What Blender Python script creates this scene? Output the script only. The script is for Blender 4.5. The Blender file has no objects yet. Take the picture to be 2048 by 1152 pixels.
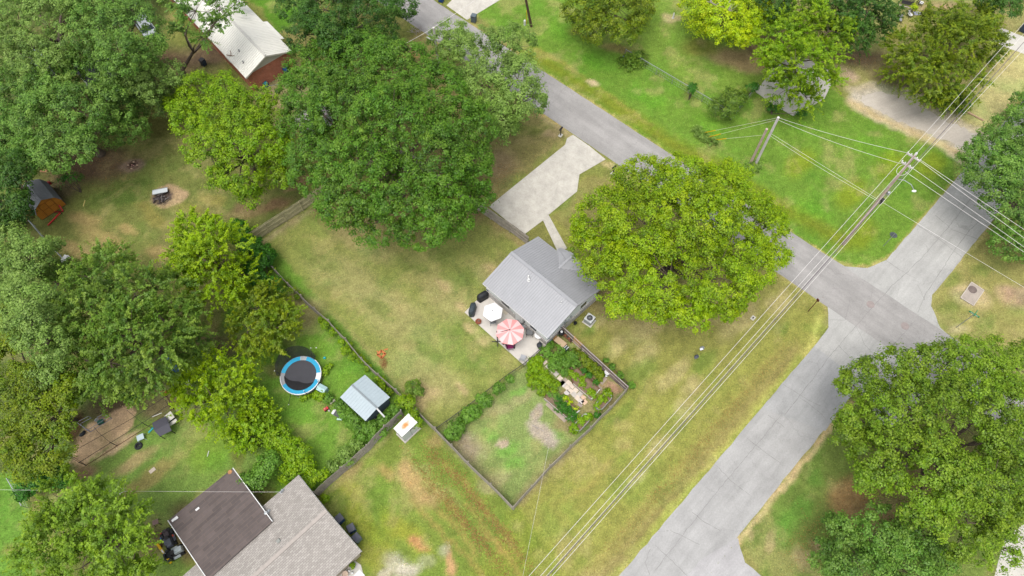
import bpy, math, random
import numpy as np
from mathutils import Vector, Matrix
SC = bpy.context.scene
COL = SC.collection
# ------------------------------------------------------------------ camera
F = 1407.0; TILT = math.radians(26.8); ROLL = math.radians(-1.2); H = 64.0
cr, sr = math.cos(ROLL), math.sin(ROLL)
_r0 = np.array([1, 0, 0.]); _u0 = np.array([0, math.cos(TILT), math.sin(TILT)]); _bk = np.array([0, -math.sin(TILT), math.cos(TILT)])
PM = np.array([cr*_r0+sr*_u0, -sr*_r0+cr*_u0, _bk])
cam = bpy.data.objects.new('camera', bpy.data.cameras.new('camera')); COL.objects.link(cam)
cam.data.sensor_width = 36; cam.data.lens = F/2048*36; cam.data.clip_start = .5; cam.data.clip_end = 6000
mw = Matrix([[*PM.T[i], 0] for i in range(3)] + [[0, 0, 0, 1]]); mw.translation = (0, 0, H)
cam.matrix_world = mw
SC.camera = cam
# ------------------------------------------------------------------ light
SUN_EL, SUN_AZ = math.radians(72), math.radians(238)     # azimuth measured counter-clockwise from +X
wd = bpy.data.worlds.new("World"); SC.world = wd; wd.use_nodes = True
nt = wd.node_tree; nt.nodes.clear()
sk = nt.nodes.new('ShaderNodeTexSky'); sk.sky_type = 'NISHITA'; sk.sun_disc = False
sk.sun_elevation = SUN_EL; sk.sun_rotation = math.radians(90)-SUN_AZ; sk.dust_density = 4; sk.air_density = 1.2
hs = nt.nodes.new('ShaderNodeHueSaturation'); hs.inputs['Saturation'].default_value = .28
bg = nt.nodes.new('ShaderNodeBackground'); bg.inputs['Strength'].default_value = .15
wo = nt.nodes.new('ShaderNodeOutputWorld')
nt.links.new(sk.outputs[0], hs.inputs['Color']); nt.links.new(hs.outputs[0], bg.inputs[0]); nt.links.new(bg.outputs[0], wo.inputs[0])
sl = bpy.data.lights.new('sun', 'SUN'); sl.energy = 1.0; sl.angle = math.radians(36); sl.color = (1, .95, .88)
sun = bpy.data.objects.new('sun', sl); COL.objects.link(sun)
sd = Vector((math.cos(SUN_EL)*math.cos(SUN_AZ), math.cos(SUN_EL)*math.sin(SUN_AZ), math.sin(SUN_EL)))
sun.rotation_euler = sd.to_track_quat('Z', 'Y').to_euler(); sun.location = (0, 0, 90)
SC.view_settings.view_transform = 'Standard'; SC.view_settings.look = 'None'; SC.view_settings.gamma = 1
SC.view_settings.exposure = 1.03
# ------------------------------------------------------------------ helpers
def G(x, y, z=0.):
    """where the sight line of photo pixel (x, y) meets height z"""
    d = PM.T@np.array([x-1024, -(y-576), -F]); t = (H-z)/-d[2]
    return Vector((d[0]*t, d[1]*t, z))
def Gp(x, y, a, b, c):
    d = Vector(PM.T@np.array([x-1024, -(y-576), -F])); n = (b-a).cross(c-a); o = Vector((0, 0, H))
    return o+d*((a-o).dot(n)/d.dot(n))
def ppm(w):                                        # photo pixels per metre there
    return F/-(PM@(np.array(w)-np.array([0, 0, H])))[2]
def ang(a, b):
    v = G(*b)-G(*a); return math.atan2(v.y, v.x)
GAIN = 1.7
def lin(c): c = c/255; return c/12.92 if c < .04045 else ((c+.055)/1.055)**2.4
def C(r, g, b): return (min(lin(r)/GAIN, .8), min(lin(g)/GAIN, .8), min(lin(b)/GAIN, .8), 1)
MATS = {}
def N(nt, t, **k):
    n = nt.nodes.new(t)
    for a, b in k.items():
        if a in n.inputs: n.inputs[a].default_value = b
        else: setattr(n, a, b)
    return n
def mat(name, rgb, rough=.75, var=.16, scale=3., metal=0., bump=0., stretch=None, spec=.35, alpha=1.):
    if name in MATS: return MATS[name]
    m = bpy.data.materials.new(name); m.use_nodes = True; t = m.node_tree; p = t.nodes['Principled BSDF']
    tc = N(t, 'ShaderNodeTexCoord'); mp = N(t, 'ShaderNodeMapping')
    t.links.new(tc.outputs['Object'], mp.inputs[0])
    if stretch: mp.inputs['Scale'].default_value = stretch
    n1 = N(t, 'ShaderNodeTexNoise', Scale=scale, Detail=6., Roughness=.65)
    n2 = N(t, 'ShaderNodeTexNoise', Scale=scale*9, Detail=3.)
    t.links.new(mp.outputs[0], n1.inputs[0]); t.links.new(mp.outputs[0], n2.inputs[0])
    ad = N(t, 'ShaderNodeMath', operation='MULTIPLY_ADD'); ad.inputs[1].default_value = .45
    t.links.new(n2.outputs[0], ad.inputs[0]); t.links.new(n1.outputs[0], ad.inputs[2])
    mr = N(t, 'ShaderNodeMapRange'); mr.inputs[1].default_value = .45; mr.inputs[2].default_value = 1.0
    mr.inputs[3].default_value = 1-var*1.3; mr.inputs[4].default_value = 1+var
    t.links.new(ad.outputs[0], mr.inputs[0])
    c = C(*rgb)
    mx = N(t, 'ShaderNodeVectorMath', operation='SCALE'); mx.inputs[0].default_value = c[:3]
    t.links.new(mr.outputs[0], mx.inputs['Scale']); t.links.new(mx.outputs[0], p.inputs['Base Color'])
    p.inputs['Roughness'].default_value = rough; p.inputs['Metallic'].default_value = metal
    p.inputs['Specular IOR Level'].default_value = spec; p.inputs['Alpha'].default_value = alpha
    if bump:
        bp = N(t, 'ShaderNodeBump', Strength=bump, Distance=.05)
        t.links.new(ad.outputs[0], bp.inputs['Height']); t.links.new(bp.outputs[0], p.inputs['Normal'])
    MATS[name] = m; return m
def brickmat(name, c1, c2, mortar, scale, bw=.5, rh=.25, msize=.02, rot=(0, 0, 0), coord='Object', var=.2):
    if name in MATS: return MATS[name]
    m = bpy.data.materials.new(name); m.use_nodes = True; t = m.node_tree; p = t.nodes['Principled BSDF']
    uv = N(t, 'ShaderNodeTexCoord'); b = N(t, 'ShaderNodeTexBrick')
    t.links.new(uv.outputs['UV'], b.inputs[0])
    b.inputs['Color1'].default_value = C(*c1); b.inputs['Color2'].default_value = C(*c2); b.inputs['Mortar'].default_value = C(*mortar)
    b.inputs['Scale'].default_value = scale; b.inputs['Mortar Size'].default_value = msize; b.inputs['Brick Width'].default_value = bw; b.inputs['Row Height'].default_value = rh
    n = N(t, 'ShaderNodeTexNoise', Scale=1.2, Detail=8., Roughness=.7); t.links.new(uv.outputs['UV'], n.inputs[0])
    mr = N(t, 'ShaderNodeMapRange'); mr.inputs[1].default_value = .3; mr.inputs[2].default_value = .7; mr.inputs[3].default_value = 1-var; mr.inputs[4].default_value = 1+var
    t.links.new(n.outputs[0], mr.inputs[0])
    sc = N(t, 'ShaderNodeVectorMath', operation='SCALE'); t.links.new(b.outputs[0], sc.inputs[0]); t.links.new(mr.outputs[0], sc.inputs['Scale'])
    t.links.new(sc.outputs[0], p.inputs['Base Color']); p.inputs['Roughness'].default_value = .9; p.inputs['Specular IOR Level'].default_value = .15
    MATS[name] = m; return m
class MB:
    def __init__(s): s.v = []; s.f = []
    def add(s, vs, fs):
        o = len(s.v); s.v += [tuple(v) for v in vs]; s.f += [tuple(i+o for i in f) for f in fs]; return s
    def box(s, cx, cy, cz, sx, sy, sz, rz=0., taper=1.):
        c, n = math.cos(rz), math.sin(rz); vs = []
        for z, k in ((-.5, 1), (.5, taper)):
            for x, y in ((-.5, -.5), (.5, -.5), (.5, .5), (-.5, .5)):
                X, Y = x*sx*k, y*sy*k; vs.append((cx+X*c-Y*n, cy+X*n+Y*c, cz+z*sz))
        return s.add(vs, [(3, 2, 1, 0), (4, 5, 6, 7), (0, 1, 5, 4), (1, 2, 6, 5), (2, 3, 7, 6), (3, 0, 4, 7)])
    def tube(s, pts, r, n=6, r1=None, cap=True):
        pts = [Vector(p) for p in pts]; r1 = r if r1 is None else r1; vs = []; K = len(pts)
        for i, p in enumerate(pts):
            d = (pts[min(i+1, K-1)]-pts[max(i-1, 0)]).normalized()
            a = d.orthogonal().normalized() if abs(d.z) > .98 else d.cross(Vector((0, 0, 1))).normalized(); b = d.cross(a)
            rr = r+(r1-r)*i/max(K-1, 1)
            for j in range(n):
                t = 2*math.pi*j/n; vs.append(p+(a*math.cos(t)+b*math.sin(t))*rr)
        fs = [(i*n+j, i*n+(j+1) % n, (i+1)*n+(j+1) % n, (i+1)*n+j) for i in range(K-1) for j in range(n)]
        if cap: fs += [tuple(range(n-1, -1, -1)), tuple(range((K-1)*n, K*n))]
        return s.add(vs, fs)
    def bar(s, a, b, w, h):                        # rectangular bar from a to b
        a, b = Vector(a), Vector(b); d = (b-a).normalized()
        x = d.cross(Vector((0, 0, 1)))
        x = Vector((1, 0, 0)) if x.length < 1e-4 else x.normalized()
        y = x.cross(d); vs = [p+x*i*w/2+y*j*h/2 for p in (a, b) for i, j in ((-1, -1), (1, -1), (1, 1), (-1, 1))]
        return s.add(vs, [(3, 2, 1, 0), (4, 5, 6, 7), (0, 1, 5, 4), (1, 2, 6, 5), (2, 3, 7, 6), (3, 0, 4, 7)])
    def prism(s, poly, z0, z1):
        n = len(poly); vs = [(p[0], p[1], z0) for p in poly]+[(p[0], p[1], z1) for p in poly]
        return s.add(vs, [tuple(range(n-1, -1, -1)), tuple(range(n, 2*n))]+[(i, (i+1) % n, n+(i+1) % n, n+i) for i in range(n)])
    def slab(s, pts, th):                          # planar polygon given a thickness straight down
        pts = [Vector(p) for p in pts]; n = len(pts); dn = Vector((0, 0, -th))
        return s.add(pts+[p+dn for p in pts], [tuple(range(n)), tuple(range(2*n-1, n-1, -1))]+[(i, n+i, n+(i+1) % n, (i+1) % n) for i in range(n)])
    def lathe(s, prof, n=16, c=(0, 0, 0), sx=1., sy=1.):
        vs = [(c[0]+r*sx*math.cos(2*math.pi*j/n), c[1]+r*sy*math.sin(2*math.pi*j/n), c[2]+z) for r, z in prof for j in range(n)]
        K = len(prof); fs = [(i*n+j, i*n+(j+1) % n, (i+1)*n+(j+1) % n, (i+1)*n+j) for i in range(K-1) for j in range(n)]
        return s.add(vs, fs+[tuple(range(n-1, -1, -1)), tuple(range((K-1)*n, K*n))])
    def ball(s, c, rx, ry, rz, n=10, m=6):
        return s.lathe([(math.sin(math.pi*(i+.05)/(m+.1)), -rz*math.cos(math.pi*(i+.05)/(m+.1))) for i in range(m+1)], n, c, rx, ry)
    def build(s, name, m, parent=None, world=False, smooth=False, uv=None):
        me = bpy.data.meshes.new(name)
        if world and parent is not None:
            iv = parent.matrix_basis.inverted(); s.v = [tuple(iv@Vector(v)) for v in s.v]
        me.from_pydata(s.v, [], s.f); me.validate()
        o = bpy.data.objects.new(name, me); COL.objects.link(o)
        if m: me.materials.append(m)
        if parent is not None: o.parent = parent
        if smooth: me.polygons.foreach_set('use_smooth', [True]*len(me.polygons))
        if uv is not None:                         # metric UVs: u along the given direction, v up the face
            l = me.uv_layers.new(name='UVMap'); U = Vector(uv)
            for p in me.polygons:
                nrm = p.normal; u = (U-nrm*U.dot(nrm))
                u = nrm.orthogonal().normalized() if u.length < .2 else u.normalized()
                w = nrm.cross(u)
                for li in p.loop_indices:
                    co = me.vertices[me.loops[li].vertex_index].co; l.data[li].uv = (co.dot(u), co.dot(w))
        return o
def tag(o, label=None, cat=None, group=None, kind=None):
    if label: o['label'] = label
    if cat: o['category'] = cat
    if group: o['group'] = group
    if kind: o['kind'] = kind
    return o
def thing(name, label, cat, loc=(0, 0, 0), rz=0., group=None):
    o = bpy.data.objects.new(name, None); COL.objects.link(o)
    o.location = (loc[0], loc[1], loc[2] if len(loc) > 2 else 0); o.rotation_euler = (0, 0, rz); o.empty_display_size = .3
    # matrix_basis is needed at once for world=True builds
    o.matrix_basis = Matrix.Translation(o.location)@Matrix.Rotation(rz, 4, 'Z')
    return tag(o, label, cat, group)
def dup(root, loc, rz=None, label=None):
    r = root.copy(); COL.objects.link(r); r.location = loc
    if rz is not None: r.rotation_euler = (0, 0, rz)
    if label: r['label'] = label
    for ch in list(root.children):
        c = ch.copy(); COL.objects.link(c); c.parent = r
        for g in list(ch.children):
            d = g.copy(); COL.objects.link(d); d.parent = c
    return r
# ------------------------------------------------------------------ colours
M_conc = mat('concrete', (212, 208, 198), .9, .13, 1.2, bump=.1)
M_patio = mat('patio_concrete', (220, 214, 205), .9, .1, 1.)
M_walk = mat('pale_concrete', (208, 203, 192), .9, .2, .9)
M_white = mat('white_paint', (240, 240, 238), .6, .05)
M_wmetal = mat('white_metal', (236, 236, 230), .55, .08, .8, stretch=(1, 1, 1))
M_black = mat('black_cover', (42, 44, 48), .6, .25, 2, spec=.3)
M_dark = mat('dark_metal', (52, 50, 50), .5, .15)
M_grey = mat('grey_metal', (150, 152, 155), .45, .12, metal=.3)
M_galv = mat('galvanised', (185, 190, 192), .4, .1, metal=.5)
M_blue = mat('blue_plastic', (20, 75, 140), .45, .12)
M_cyan = mat('cyan_vinyl', (30, 165, 208), .5, .1)
M_red = mat('red_paint', (205, 50, 50), .5, .15)
M_yel = mat('yellow_plastic', (235, 190, 10), .5, .08)
M_orange = mat('rust_clay', (205, 125, 75), .9, .2)
M_brownw = mat('brown_wood', (120, 85, 60), .85, .25, 4)
M_tanw = mat('fresh_wood', (215, 165, 105), .85, .2, 3, stretch=(6, 1, 1))
M_fence = mat('weathered_wood', (184, 175, 162), .9, .3, 2.5, bump=.2)
M_fencem = mat('mossy_wood', (196, 188, 148), .9, .3, 2.5, bump=.2)
M_bark = mat('bark', (112, 98, 84), .95, .3, 5, bump=.4)
M_barkp = mat('pale_dead_wood', (185, 175, 168), .95, .2, 5)
M_pole = mat('treated_pole', (206, 182, 172), .9, .25, 3)
M_poleg = mat('grey_pole', (226, 220, 216), .9, .2, 3)
M_wire = mat('wire', (240, 234, 230), .5, .05)
M_cable = mat('cable', (120, 110, 115), .6, .1)
M_glass = mat('window_glass', (70, 80, 90), .1, .1, spec=.8)
# ------------------------------------------------------------------ numpy noise
rng = np.random.default_rng(7)
_lat = rng.random((256, 256))
def vn(x, y):
    xi = np.floor(x).astype(int); yi = np.floor(y).astype(int); fx = x-xi; fy = y-yi
    fx = fx*fx*(3-2*fx); fy = fy*fy*(3-2*fy); g = lambda a, b: _lat[a % 256, b % 256]
    return (g(xi, yi)*(1-fx)+g(xi+1, yi)*fx)*(1-fy)+(g(xi, yi+1)*(1-fx)+g(xi+1, yi+1)*fx)*fy
def fbm(x, y, o=4):
    r = 0; a = .5; s = 0
    for i in range(o): r = r+a*vn(x*2**i+17*i, y*2**i+31*i); s += a; a *= .55
    return r/s
# ------------------------------------------------------------------ ground
def W2(pts): return np.array([[*G(*p)[:2]] for p in pts])
xs = np.concatenate([-np.geomspace(2500, 80, 16), np.arange(-74, 74.01, .25), np.geomspace(80, 2500, 16)])
ys = np.concatenate([-np.geomspace(2500, 8, 16), np.arange(1, 86.01, .25), np.geomspace(92, 3000, 16)])
gx, gy = np.meshgrid(xs, ys); X = gx.ravel(); Y = gy.ravel(); NV = len(X)
wx = X+(fbm(X*.45+9, Y*.45+3, 4)-.5)*2.6; wy = Y+(fbm(X*.45+55, Y*.45+71, 4)-.5)*2.6   # uneven borders for the grass patches
wxs = X+(fbm(X*1.3+9, Y*1.3+3, 3)-.5)*.7; wys = Y+(fbm(X*1.3+55, Y*1.3+71, 3)-.5)*.7
def segd(x, y, a, b):
    d = b-a; t = np.clip(((x-a[0])*d[0]+(y-a[1])*d[1])/max((d**2).sum(), 1e-9), 0, 1)
    return np.hypot(x-a[0]-t*d[0], y-a[1]-t*d[1])
def sdist(x, y, P):
    d = np.full(x.shape, 1e9); ins = np.zeros(x.shape, bool); n = len(P)
    for i in range(n):
        a, b = P[i], P[(i+1) % n]; d = np.minimum(d, segd(x, y, a, b))
        c = (a[1] > y) != (b[1] > y)
        with np.errstate(divide='ignore', invalid='ignore'):
            xi = (b[0]-a[0])*(y-a[1])/(b[1]-a[1])+a[0]
        ins ^= c & (x < xi)
    return np.where(ins, d, -d)
GC = np.tile(np.array(C(132, 138, 72)[:3]), (NV, 1))
def blend(w, rgb):
    global GC
    GC = GC*(1-w[:, None])+np.array(C(*rgb)[:3])*w[:, None]
def patch(pts, rgb, soft=.8, a=1., warp=1):
    P = W2(pts); x, y = ((X, Y), (wx, wy), (wxs, wys))[warp]
    w = np.clip(sdist(x, y, P)/soft+.5, 0, 1); blend(a*w*w*(3-2*w), rgb)
def spot(px, py, rx, ry, rgb, rz=0., a=.9, soft=.5):
    a = min(1., a*1.18)      # ellipse in metres
    c = G(px, py); dx = wxs*.5+wx*.5-c.x; dy = wys*.5+wy*.5-c.y; k, n = math.cos(rz), math.sin(rz)
    r = np.hypot((dx*k+dy*n)/rx, (-dx*n+dy*k)/ry)
    w = np.clip((1+soft-r)/(2*soft), 0, 1); blend(a*w*w*(3-2*w), rgb)
def stroke(pts, rgb, hw, a=1., soft=.3, warp=2):
    P = W2(pts); x, y = ((X, Y), (wx, wy), (wxs, wys))[warp]; d = np.full(NV, 1e9)
    for i in range(len(P)-1): d = np.minimum(d, segd(x, y, P[i], P[i+1]))
    w = np.clip((hw+soft-d)/(2*soft), 0, 1); blend(a*w, rgb)
TH1 = ang((862, 75), (1801, 713)); TH2 = ang((1239, 1151), (1916, 354))
# verge lawn
patch([(940, 20), (1082, 139), (1309, 288), (1581, 465), (1690, 535), (1790, 530), (1945, 335), (1870, 285), (1770, 240), (1700, 205), (1560, 100), (1500, -100), (900, -100)], (112, 146, 54), .4, 1, 2)
patch([(1250, 90), (1430, 200), (1520, 170), (1560, 60), (1300, -100), (1200, -100)], (124, 152, 62), 2, .75)
for p in [(1120, 60), (1180, 120), (1300, 200), (1420, 250), (1620, 260), (1750, 300), (1620, 420)]: spot(*p, 2.5, 1.2, (112, 158, 50), TH1, .6)
for p in [(1780, 330), (1700, 390), (1600, 330), (1720, 470), (1860, 330)]: spot(*p, 2.2, 1.3, (138, 152, 38), TH2, .55)
stroke([(1060, 105), (1200, 195), (1340, 285), (1440, 335), (1560, 415), (1680, 480)], (132, 138, 44), .9, .75, .7)
stroke([(1070, 98), (1130, 130), (1190, 170), (1250, 215), (1300, 250)], (168, 150, 82), .12, .7, .3)
spot(1185, 166, .7, .35, (205, 180, 145)); spot(1345, 35, 1.2, .5, (190, 175, 130), 0, .7)
spot(1480, 120, 4.2, 1.6, (168, 148, 105), -.3, .85); spot(1520, 90, 2.5, 2, (140, 118, 90), -.3, .9); spot(1400, 95, 2, 1.3, (140, 138, 66), 0, .6)
spot(1240, 100, 2.2, .8, (140, 125, 80), -.4, .7); spot(1170, 70, 2, .7, (125, 120, 60), -.4, .6)
# beyond the gravel drive
patch([(1560, 110), (1700, 190), (1890, 250), (1985, 272), (2100, 120), (2250, -250), (1500, -250)], (158, 155, 96), 1.2)
spot(1720, 115, 3.6, 1.5, (128, 112, 86), -.2, .9); spot(1800, 165, 3.4, 1.2, (124, 112, 86), -.6, .9); spot(1690, 150, 1.5, 1, (205, 180, 150), -.4, .8)
spot(1800, 60, 3, 1.4, (165, 160, 90), .8, .7); spot(1900, 20, 4, 1.2, (175, 150, 115), 0, .8)
patch([(1935, 250), (1985, 275), (2060, 150), (2060, 110), (2000, 95)], (190, 182, 124), 1., .9); spot(1940, 262, 1.5, .5, (110, 135, 60), -.4, .7)
patch([(1694, 203), (1706, 176), (1748, 166), (1800, 176), (1840, 190), (1895, 222), (1932, 248), (1985, 268), (2020, 240), (1965, 335), (1925, 330), (1880, 292), (1825, 270), (1765, 247), (1720, 222)], (200, 190, 172), 1.1, .95, 2)
stroke([(1700, 205), (1775, 243), (1825, 264), (1880, 287), (1925, 312)], (206, 184, 136), .55, .9, .5)
stroke([(1700, 178), (1750, 172), (1826, 190), (1891, 228), (1926, 250), (1983, 270)], (196, 182, 146), .4, .8, .5)
spot(1760, 210, 1.6, .5, (190, 178, 130), -.5, .7)
# far corner lot (right)
patch([(1971, 458), (1873, 576), (1863, 612), (1881, 656), (1990, 745), (2300, 800), (2300, 400)], (154, 150, 88), .5, 1, 2)
spot(2030, 590, 1.6, 1.2, (180, 150, 125), 0, .8); spot(1942, 592, 1.7, 1.4, (190, 172, 128), 0, .9); spot(1915, 660, 1.2, .5, (200, 180, 140), 0, .8)
for p in [(1900, 560), (1960, 540), (1900, 620), (1970, 640)]: spot(*p, 1.1, .7, (122, 136, 66), .3, .6)
# corner lot between the house and both roads
patch([(1055, 460), (1105, 430), (1165, 352), (1250, 350), (1586, 565), (1655, 610), (1655, 655), (1628, 693), (1239, 1151), (1180, 1300), (900, 1300), (1026, 1020), (1253, 782), (1120, 662)], (148, 148, 78), .4, 1, 2)
patch([(1230, 790), (1640, 600), (1640, 670), (1239, 1151), (1000, 1180), (1030, 1020)], (150, 152, 76), 2.5, .7)
for p in [(1300, 650, 2.4, 1.2), (1235, 690, 1.6, .8), (1350, 745, 2.2, .8), (1385, 770, 1.4, .8), (1480, 640, 2.6, 1), (1560, 600, 1.6, .8), (1290, 710, 1.7, .9), (1370, 820, 1.3, .7), (1310, 890, 1.2, .5), (1270, 960, 1.5, .4), (1200, 640, 1, .6), (1430, 600, 3, 1)]:
    spot(p[0], p[1], p[2], p[3], (178, 168, 112), TH2, .75)
for p in [(1180, 650, .8, .6), (1250, 755, 1.6, .7), (1290, 740, 1.3, .9), (1410, 720, 1.5, .6), (1240, 830, 1.6, .5), (1560, 650, 1, .5)]:
    spot(p[0], p[1], p[2], p[3], (118, 140, 62), TH2, .6)
spot(1380, 610, 6.5, 2.4, (150, 136, 98), .1, .55); spot(1210, 600, 1.6, 2.2, (130, 116, 82), .6, .75)  # brownish shade below the maple and beside the house, painted into the ground
stroke([(1590, 700), (1480, 830), (1340, 1000), (1200, 1152), (1150, 1220)], (150, 138, 86), .7, .8, .6)
stroke([(1560, 700), (1450, 830), (1310, 990), (1170, 1152), (1120, 1220)], (162, 150, 88), .3, .6, .4)
stroke([(1250, 890), (1180, 970), (1105, 1015), (1150, 1060)], (172, 150, 88), .18, .5, .3)
stroke([(1640, 640), (1625, 690), (1540, 790), (1400, 955), (1237, 1150), (1190, 1200)], (196, 190, 108), .38, .85, .3)
stroke([(1601, 720), (1510, 835), (1375, 990), (1215, 1165)], (126, 146, 58), .35, .6, .3)
# gardens west of the corner lot
patch([(640, 990), (741, 900), (808, 832), (860, 862), (1026, 1020), (1130, 1120), (1090, 1300), (700, 1300), (723, 1103)], (124, 142, 62), .8)
patch([(1026, 1020), (1130, 1110), (1100, 1300), (1010, 1300), (960, 1150)], (138, 146, 60), 2, .7)
spot(815, 948, 1.3, .9, (186, 150, 102), -.8, .8); spot(845, 985, 1.6, .7, (182, 148, 102), -.75, .7); spot(770, 945, .9, .5, (176, 148, 92), -.8, .6); spot(870, 880, .8, .5, (170, 148, 100), 0, .6)
for a, b in [((890, 930), (960, 1010)), ((850, 960), (930, 1050)), ((960, 1010), (1040, 1110)), ((930, 1010), (1000, 1100)), ((880, 1020), (950, 1110)), ((820, 1000), (900, 1090)), ((960, 1060), (1040, 1150)), ((900, 1080), (970, 1160))]:
    stroke([a, ((a[0]+b[0])/2+4, (a[1]+b[1])/2-3), b], (178, 142, 88), .12, .65, .25)
for p in [(720, 1040), (760, 1080), (700, 980), (740, 1110), (790, 1050), (830, 1080)]: spot(*p, 1.6, .8, (156, 158, 60), -.8, .5)
spot(835, 1090, .8, .45, (190, 145, 95), -.5); spot(900, 1125, .5, 1, (195, 150, 110), .3); spot(790, 1128, 1.1, .8, (190, 184, 158), -.6, .7); spot(815, 1140, 1, .5, (204, 196, 176), .4, .75); spot(770, 1145, .6, .4, (200, 192, 170), .4, .7); spot(885, 1102, .6, .5, (184, 178, 148), 0, .6); spot(850, 1122, .6, .4, (168, 170, 128), 0, .5)
stroke([(637, 991), (741, 900), (808, 832)], (182, 168, 118), .3, .6, .35)
spot(705, 945, 1, .5, (170, 150, 100), .7, .6); spot(900, 870, .8, .4, (150, 130, 85), 0, .6)
# back yard of the grey house
patch([(505, 487), (789, 300), (1058, 490), (1100, 600), (930, 640), (1048, 731), (872, 863)], (140, 148, 78), .3, 1, 2)
for p in [(700, 560, 5, 2), (800, 640, 5, 2.2), (900, 600, 3, 2), (720, 480, 4, 1.5), (850, 750, 4, 2), (980, 560, 2, 1)]: spot(p[0], p[1], p[2], p[3], (164, 158, 104), -.6, .6)
for p in [(830, 530, 2.2, 1), (880, 500, 1.6, 1.2), (640, 520, 3, .9), (900, 670, 1.2, .7), (930, 655, 1, .6), (760, 620, 2, .7), (960, 690, 1.2, .7), (850, 700, 2.4, .6), (930, 560, .8, 1.8), (950, 730, 1.5, 1)]: spot(p[0], p[1], p[2], p[3], (116, 132, 64), -.6, .55)
for p in [(945, 655, .9, .5), (965, 680, .9, .6), (925, 615, .8, .5), (890, 570, .8, .4), (990, 545, 1, .5), (920, 780, .8, .3), (855, 785, .9, .8), (840, 810, .7, 1)]: spot(p[0], p[1], p[2], p[3], (192, 172, 124), -.5, .7)
stroke([(545, 520), (600, 570), (665, 640)], (198, 170, 130), .3, .95, .18); stroke([(665, 640), (735, 715), (800, 785)], (182, 166, 118), .4, .6, .5)
stroke([(905, 520), (920, 550), (938, 575), (940, 600)], (104, 122, 66), .1, .7, .15)
stroke([(512, 492), (640, 408)], (168, 150, 122), .35, .7, .4); stroke([(985, 445), (1055, 496)], (176, 152, 112), .4, .7, .4)
spot(800, 440, 7, 3.4, (138, 128, 84), 0, .7); spot(700, 400, 4, 1.6, (120, 106, 72), .4, .7); spot(930, 420, 2.4, 1.6, (160, 132, 104), 0, .7)
spot(763, 725, .3, .8, (150, 120, 75), .4, .7)
# fenced garden
patch([(872, 863), (1048, 731), (1120, 662), (1253, 782), (1026, 1020)], (136, 154, 88), .25, 1, 2)
for p in [(1000, 820, 1.6, .6), (950, 900, 1.2, .8), (1050, 790, 1.2, .6), (990, 960, 1.4, .7)]: spot(p[0], p[1], p[2], p[3], (164, 162, 112), .4, .7)
for p in [(1015, 900, 1.2, .7), (980, 870, 1, .6), (1030, 930, 1, .6), (1110, 870, .6, .6), (1040, 780, .9, .4)]: spot(p[0], p[1], p[2], p[3], (118, 168, 70), .4, .6)
spot(1085, 862, 1.5, .9, (178, 166, 148), -.5, .95, .3); spot(1075, 828, .5, .8, (172, 160, 142), -.4, .9, .3); spot(1003, 887, .7, .4, (190, 172, 148), .1, .9, .3); spot(1100, 885, .9, .5, (176, 164, 148), 0, .8, .4)
spot(935, 900, .9, 1.3, (158, 144, 122), .7, .8); stroke([(1040, 1000), (1100, 935), (1140, 895)], (176, 156, 118), .4, .7, .4); stroke([(1000, 980), (950, 930), (905, 885)], (156, 148, 106), .4, .6, .4)
patch([(1130, 765), (1160, 745), (1250, 780), (1180, 860), (1140, 870), (1100, 830)], (150, 134, 96), .6, .8); spot(1225, 775, .9, .6, (184, 150, 122), 0, .9)
patch([(1085, 700), (1120, 665), (1160, 705), (1200, 740), (1150, 765)], (122, 126, 70), .5, .9)
# trampoline yard
patch([(505, 487), (550, 500), (872, 863), (808, 832), (741, 900), (637, 991), (560, 1000), (500, 900), (470, 760), (430, 680)], (112, 150, 56), .5, 1, 2)
for p in [(620, 620, 1.6, 1.8), (590, 600, 1.2, 1)]: spot(p[0], p[1], p[2], p[3], (150, 142, 96), -.8, .75)
for p in [(640, 700, 1.5, .8), (690, 760, 1, .7), (600, 880, 2, 1.6), (560, 840, 1, 1.5), (620, 920, 1.4, 1)]: spot(p[0], p[1], p[2], p[3], (118, 156, 56), -.8, .6)
spot(555, 740, .8, .8, (140, 122, 84), 0, .6); spot(440, 690, 3, 1.6, (116, 104, 76), 0, .7)
# soil under the left trees is a darker green
patch([(-200, -100), (330, -100), (330, 120), (250, 300), (60, 460), (150, 760), (60, 980), (-200, 980)], (92, 108, 58), 1., .8)
# fire pit yard
patch([(-80, 520), (60, 300), (100, 130), (300, 50), (480, 180), (560, 330), (640, 400), (505, 487), (440, 440), (330, 540), (150, 545), (90, 470)], (124, 130, 70), .8)
spot(180, 330, 5, 2.4, (112, 92, 72), 0, .85); spot(120, 380, 2, 2, (104, 92, 70), 0, .8); spot(330, 130, 4, 2.4, (112, 92, 70), 0, .85); spot(420, 110, 3, 2, (118, 98, 80), 0, .8)
spot(320, 240, 2.4, 2.4, (112, 108, 56), 0, .6); spot(230, 400, 3, 1.3, (92, 116, 50), 0, .7); spot(260, 370, 2, .8, (92, 116, 50), 0, .6)
for p in [(170, 440, 2, .8), (200, 480, 3, 1), (255, 460, 1.2, .5), (150, 500, 2, .8), (320, 510, 1.5, .8)]: spot(p[0], p[1], p[2], p[3], (172, 152, 100), -.4, .75)
for p in [(310, 440, 2, .7), (380, 420, 2, .8), (290, 420, 1.5, .6), (420, 400, 1.6, .6)]: spot(p[0], p[1], p[2], p[3], (146, 140, 76), -.4, .7)
spot(335, 393, 2.0, 1.45, (186, 160, 124), 0, 1., .15); spot(322, 394, 1.15, 1.05, (92, 80, 74), .3, .95, .15); spot(265, 332, 1.3, 1., (150, 128, 110), 0, .9, .3); spot(263, 332, .45, .4, (66, 50, 48), 0, .9, .2)
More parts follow.
